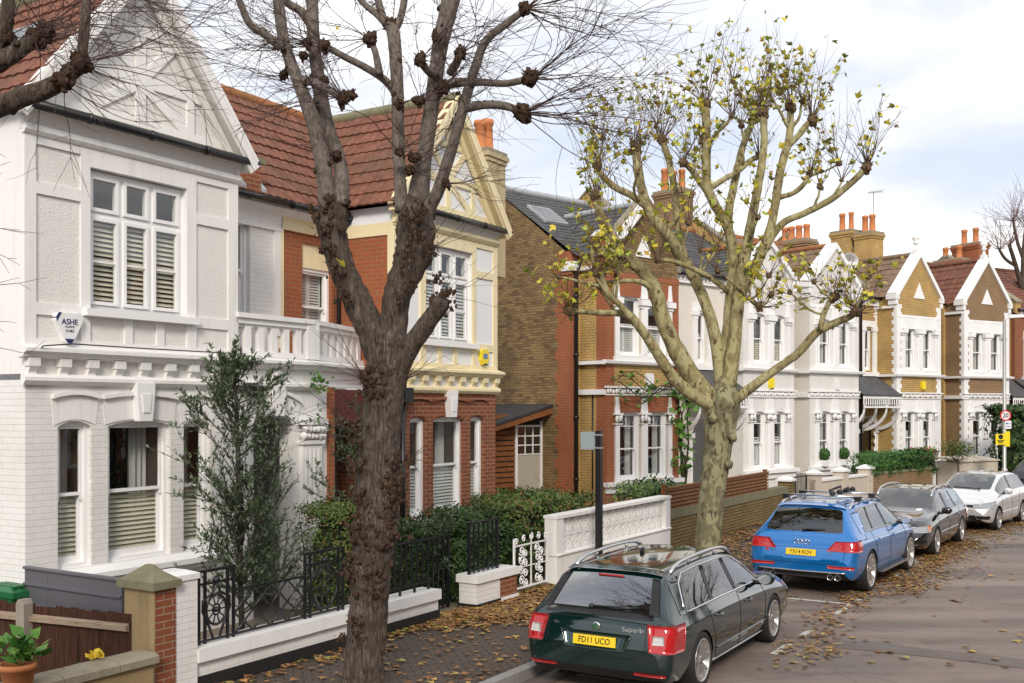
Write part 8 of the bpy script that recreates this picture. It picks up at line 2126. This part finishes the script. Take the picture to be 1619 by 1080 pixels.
# ---------------------------------------------------------------- the houses across the road, seen in the window glass
def opposite(k, label, bm, tm):
    s_ = -16+8.2*k; q = K(s_+8.1, -17.8); f = Fr(q.x, q.y, KH(s_+4)+180); t = thing('brick_house', label, 'house', f.w(0, 0), f.a); a = MB(); hl = [(x-.5, x+.5, z, z+1.6) for x in (1.6, 3.0, 5.6) for z in (1.1, 4.4)]
    a.wall(0, 8.1, 0, 7, hl, 0, .12); a.face([(0, 0, 0), (0, 0, 7), (0, 8, 7), (0, 8, 0)]); a.face([(8.1, 0, 0), (8.1, 8, 0), (8.1, 8, 7), (8.1, 0, 7)]); a.prism([(.8, 7), (3.8, 7), (2.3, 9)], -.05, .1); a.obj('wall', [bm], t)
    for x0, x1, z0, z1 in hl:
        w = MB(); rect_frame(w, x0-.08, x1+.08, z0-.08, z1+.08, -.03, .1, .14); w.box(x0, x1, .02, .08, (z0+z1)/2-.03, (z0+z1)/2+.03); w = w.obj('window', [TRIM], t); w2 = MB(); w2.face([(x0, .1, z0), (x1, .1, z0), (x1, .1, z1), (x0, .1, z1)]); w2.obj('pane', [CARGLASS], w)
    a = MB(); a.prism([(-.3, 6.9), (-.3, 7.05), (4, 9.8), (8.2, 7)], -.05, 8.15, 'x'); a.obj('roof', [tm], t)
    a = MB(); a.box(0, 8.1, -.06, 0, 3.55, 3.8); a.box(0, 8.1, -.04, 0, 6.7, 6.95); a.obj('string_course', [TRIM], t)
for k, (lb, bm) in enumerate((('red brick house across the road, farthest behind the viewer', RBRICK), ('stock brick house across the road behind the viewer to the left', YBRICK), ('orange brick house directly across the road from the white house', OBRICK), ('red brick house across the road from the cream framed house', RBRICK), ('yellow brick house across the road from the green car', YBRICK), ('orange brick house across the road from the blue car', OBRICK), ('red brick house across the road beyond the blue car', RBRICK), ('yellow brick house across the road where it starts to bend', YBRICK), ('orange brick house across the road in the middle of the bend', OBRICK), ('red brick house across the road round the bend', RBRICK), ('yellow brick house across the road well past the bend', YBRICK), ('orange brick house across the road farthest past the bend', OBRICK))):
    opposite(k, lb, bm, RTILE if k % 2 else SLATE)
# ---------------------------------------------------------------- sky, sun, camera
SUN_EL = rad(32)
# the sun stands behind the viewer, to the left
sd = Vector((0.02, -1.0, 0)).normalized()*cos(SUN_EL)+Vector((0, 0, sin(SUN_EL)))
L = bpy.data.lights.new('sun', 'SUN'); L.energy = 2.1; L.angle = rad(14); L.color = (1.0, 0.91, 0.79)
lo = bpy.data.objects.new('sun', L); COL.objects.link(lo)
lo.rotation_euler = sd.to_track_quat('Z', 'Y').to_euler(); lo.location = (0, 0, 40)
wd = bpy.data.worlds.new('World'); scene.world = wd; wd.use_nodes = True
t = wd.node_tree; t.nodes.clear()
def wn(k): return t.nodes.new(k)
out = wn('ShaderNodeOutputWorld'); sky = wn('ShaderNodeTexSky'); sky.sky_type = 'NISHITA'; sky.sun_disc = False
sky.sun_elevation = SUN_EL; sky.sun_rotation = math.atan2(sd.x, sd.y); sky.dust_density = 1.5
bg1 = wn('ShaderNodeBackground'); bg1.inputs[1].default_value = 0.12; t.links.new(sky.outputs[0], bg1.inputs[0])
tc = wn('ShaderNodeTexCoord'); mp = wn('ShaderNodeMapping'); mp.inputs['Scale'].default_value = (1.6, 1.6, 4.2); mp.inputs['Location'].default_value = (0.3, 0.1, 0.35)
t.links.new(tc.outputs['Generated'], mp.inputs[0])
n1 = wn('ShaderNodeTexNoise'); n1.inputs['Scale'].default_value = 2.1; n1.inputs['Detail'].default_value = 8; n1.inputs['Roughness'].default_value = 0.52; n1.inputs['Distortion'].default_value = 0.3
t.links.new(mp.outputs[0], n1.inputs['Vector'])
def wramp(f, st):
    r = wn('ShaderNodeValToRGB'); t.links.new(f, r.inputs[0]); e = r.color_ramp.elements
    while len(e) < len(st): e.new(0.5)
    for el, (p, c) in zip(e, st): el.position = p; el.color = (*c, 1)
    return r.outputs[0]
# veil of grey cloud with brighter banks
c2 = wramp(n1.outputs['Fac'], [(0.34, (0.70, 0.745, 0.845)), (0.45, (0.81, 0.83, 0.89)), (0.53, (0.90, 0.91, 0.95)), (0.585, (1.08, 1.08, 1.07))])
bg2 = wn('ShaderNodeBackground'); bg2.inputs[1].default_value = 0.95; t.links.new(c2, bg2.inputs[0])
cov = wramp(n1.outputs['Fac'], [(0.25, (0.72,)*3), (0.5, (0.97,)*3)])
mx = wn('ShaderNodeMixShader'); t.links.new(cov, mx.inputs[0]); t.links.new(bg1.outputs[0], mx.inputs[1]); t.links.new(bg2.outputs[0], mx.inputs[2]); t.links.new(mx.outputs[0], out.inputs[0])
cam = bpy.data.cameras.new('camera'); co = bpy.data.objects.new('camera', cam); COL.objects.link(co)
cam.sensor_fit = 'HORIZONTAL'; cam.sensor_width = 36; cam.lens = F/1619*36; cam.shift_y = (HY-540)/1619; cam.clip_end = 2000; cam.clip_start = 0.05
co.location = (0, 0, H); co.rotation_euler = (pi/2, 0, 0)
scene.camera = co
vs = scene.view_settings; vs.view_transform = 'Standard'; vs.look = 'None'; vs.exposure = 0.36; vs.gamma = 1.0
scene.cycles.max_bounces = 8; scene.cycles.transparent_max_bounces = 12
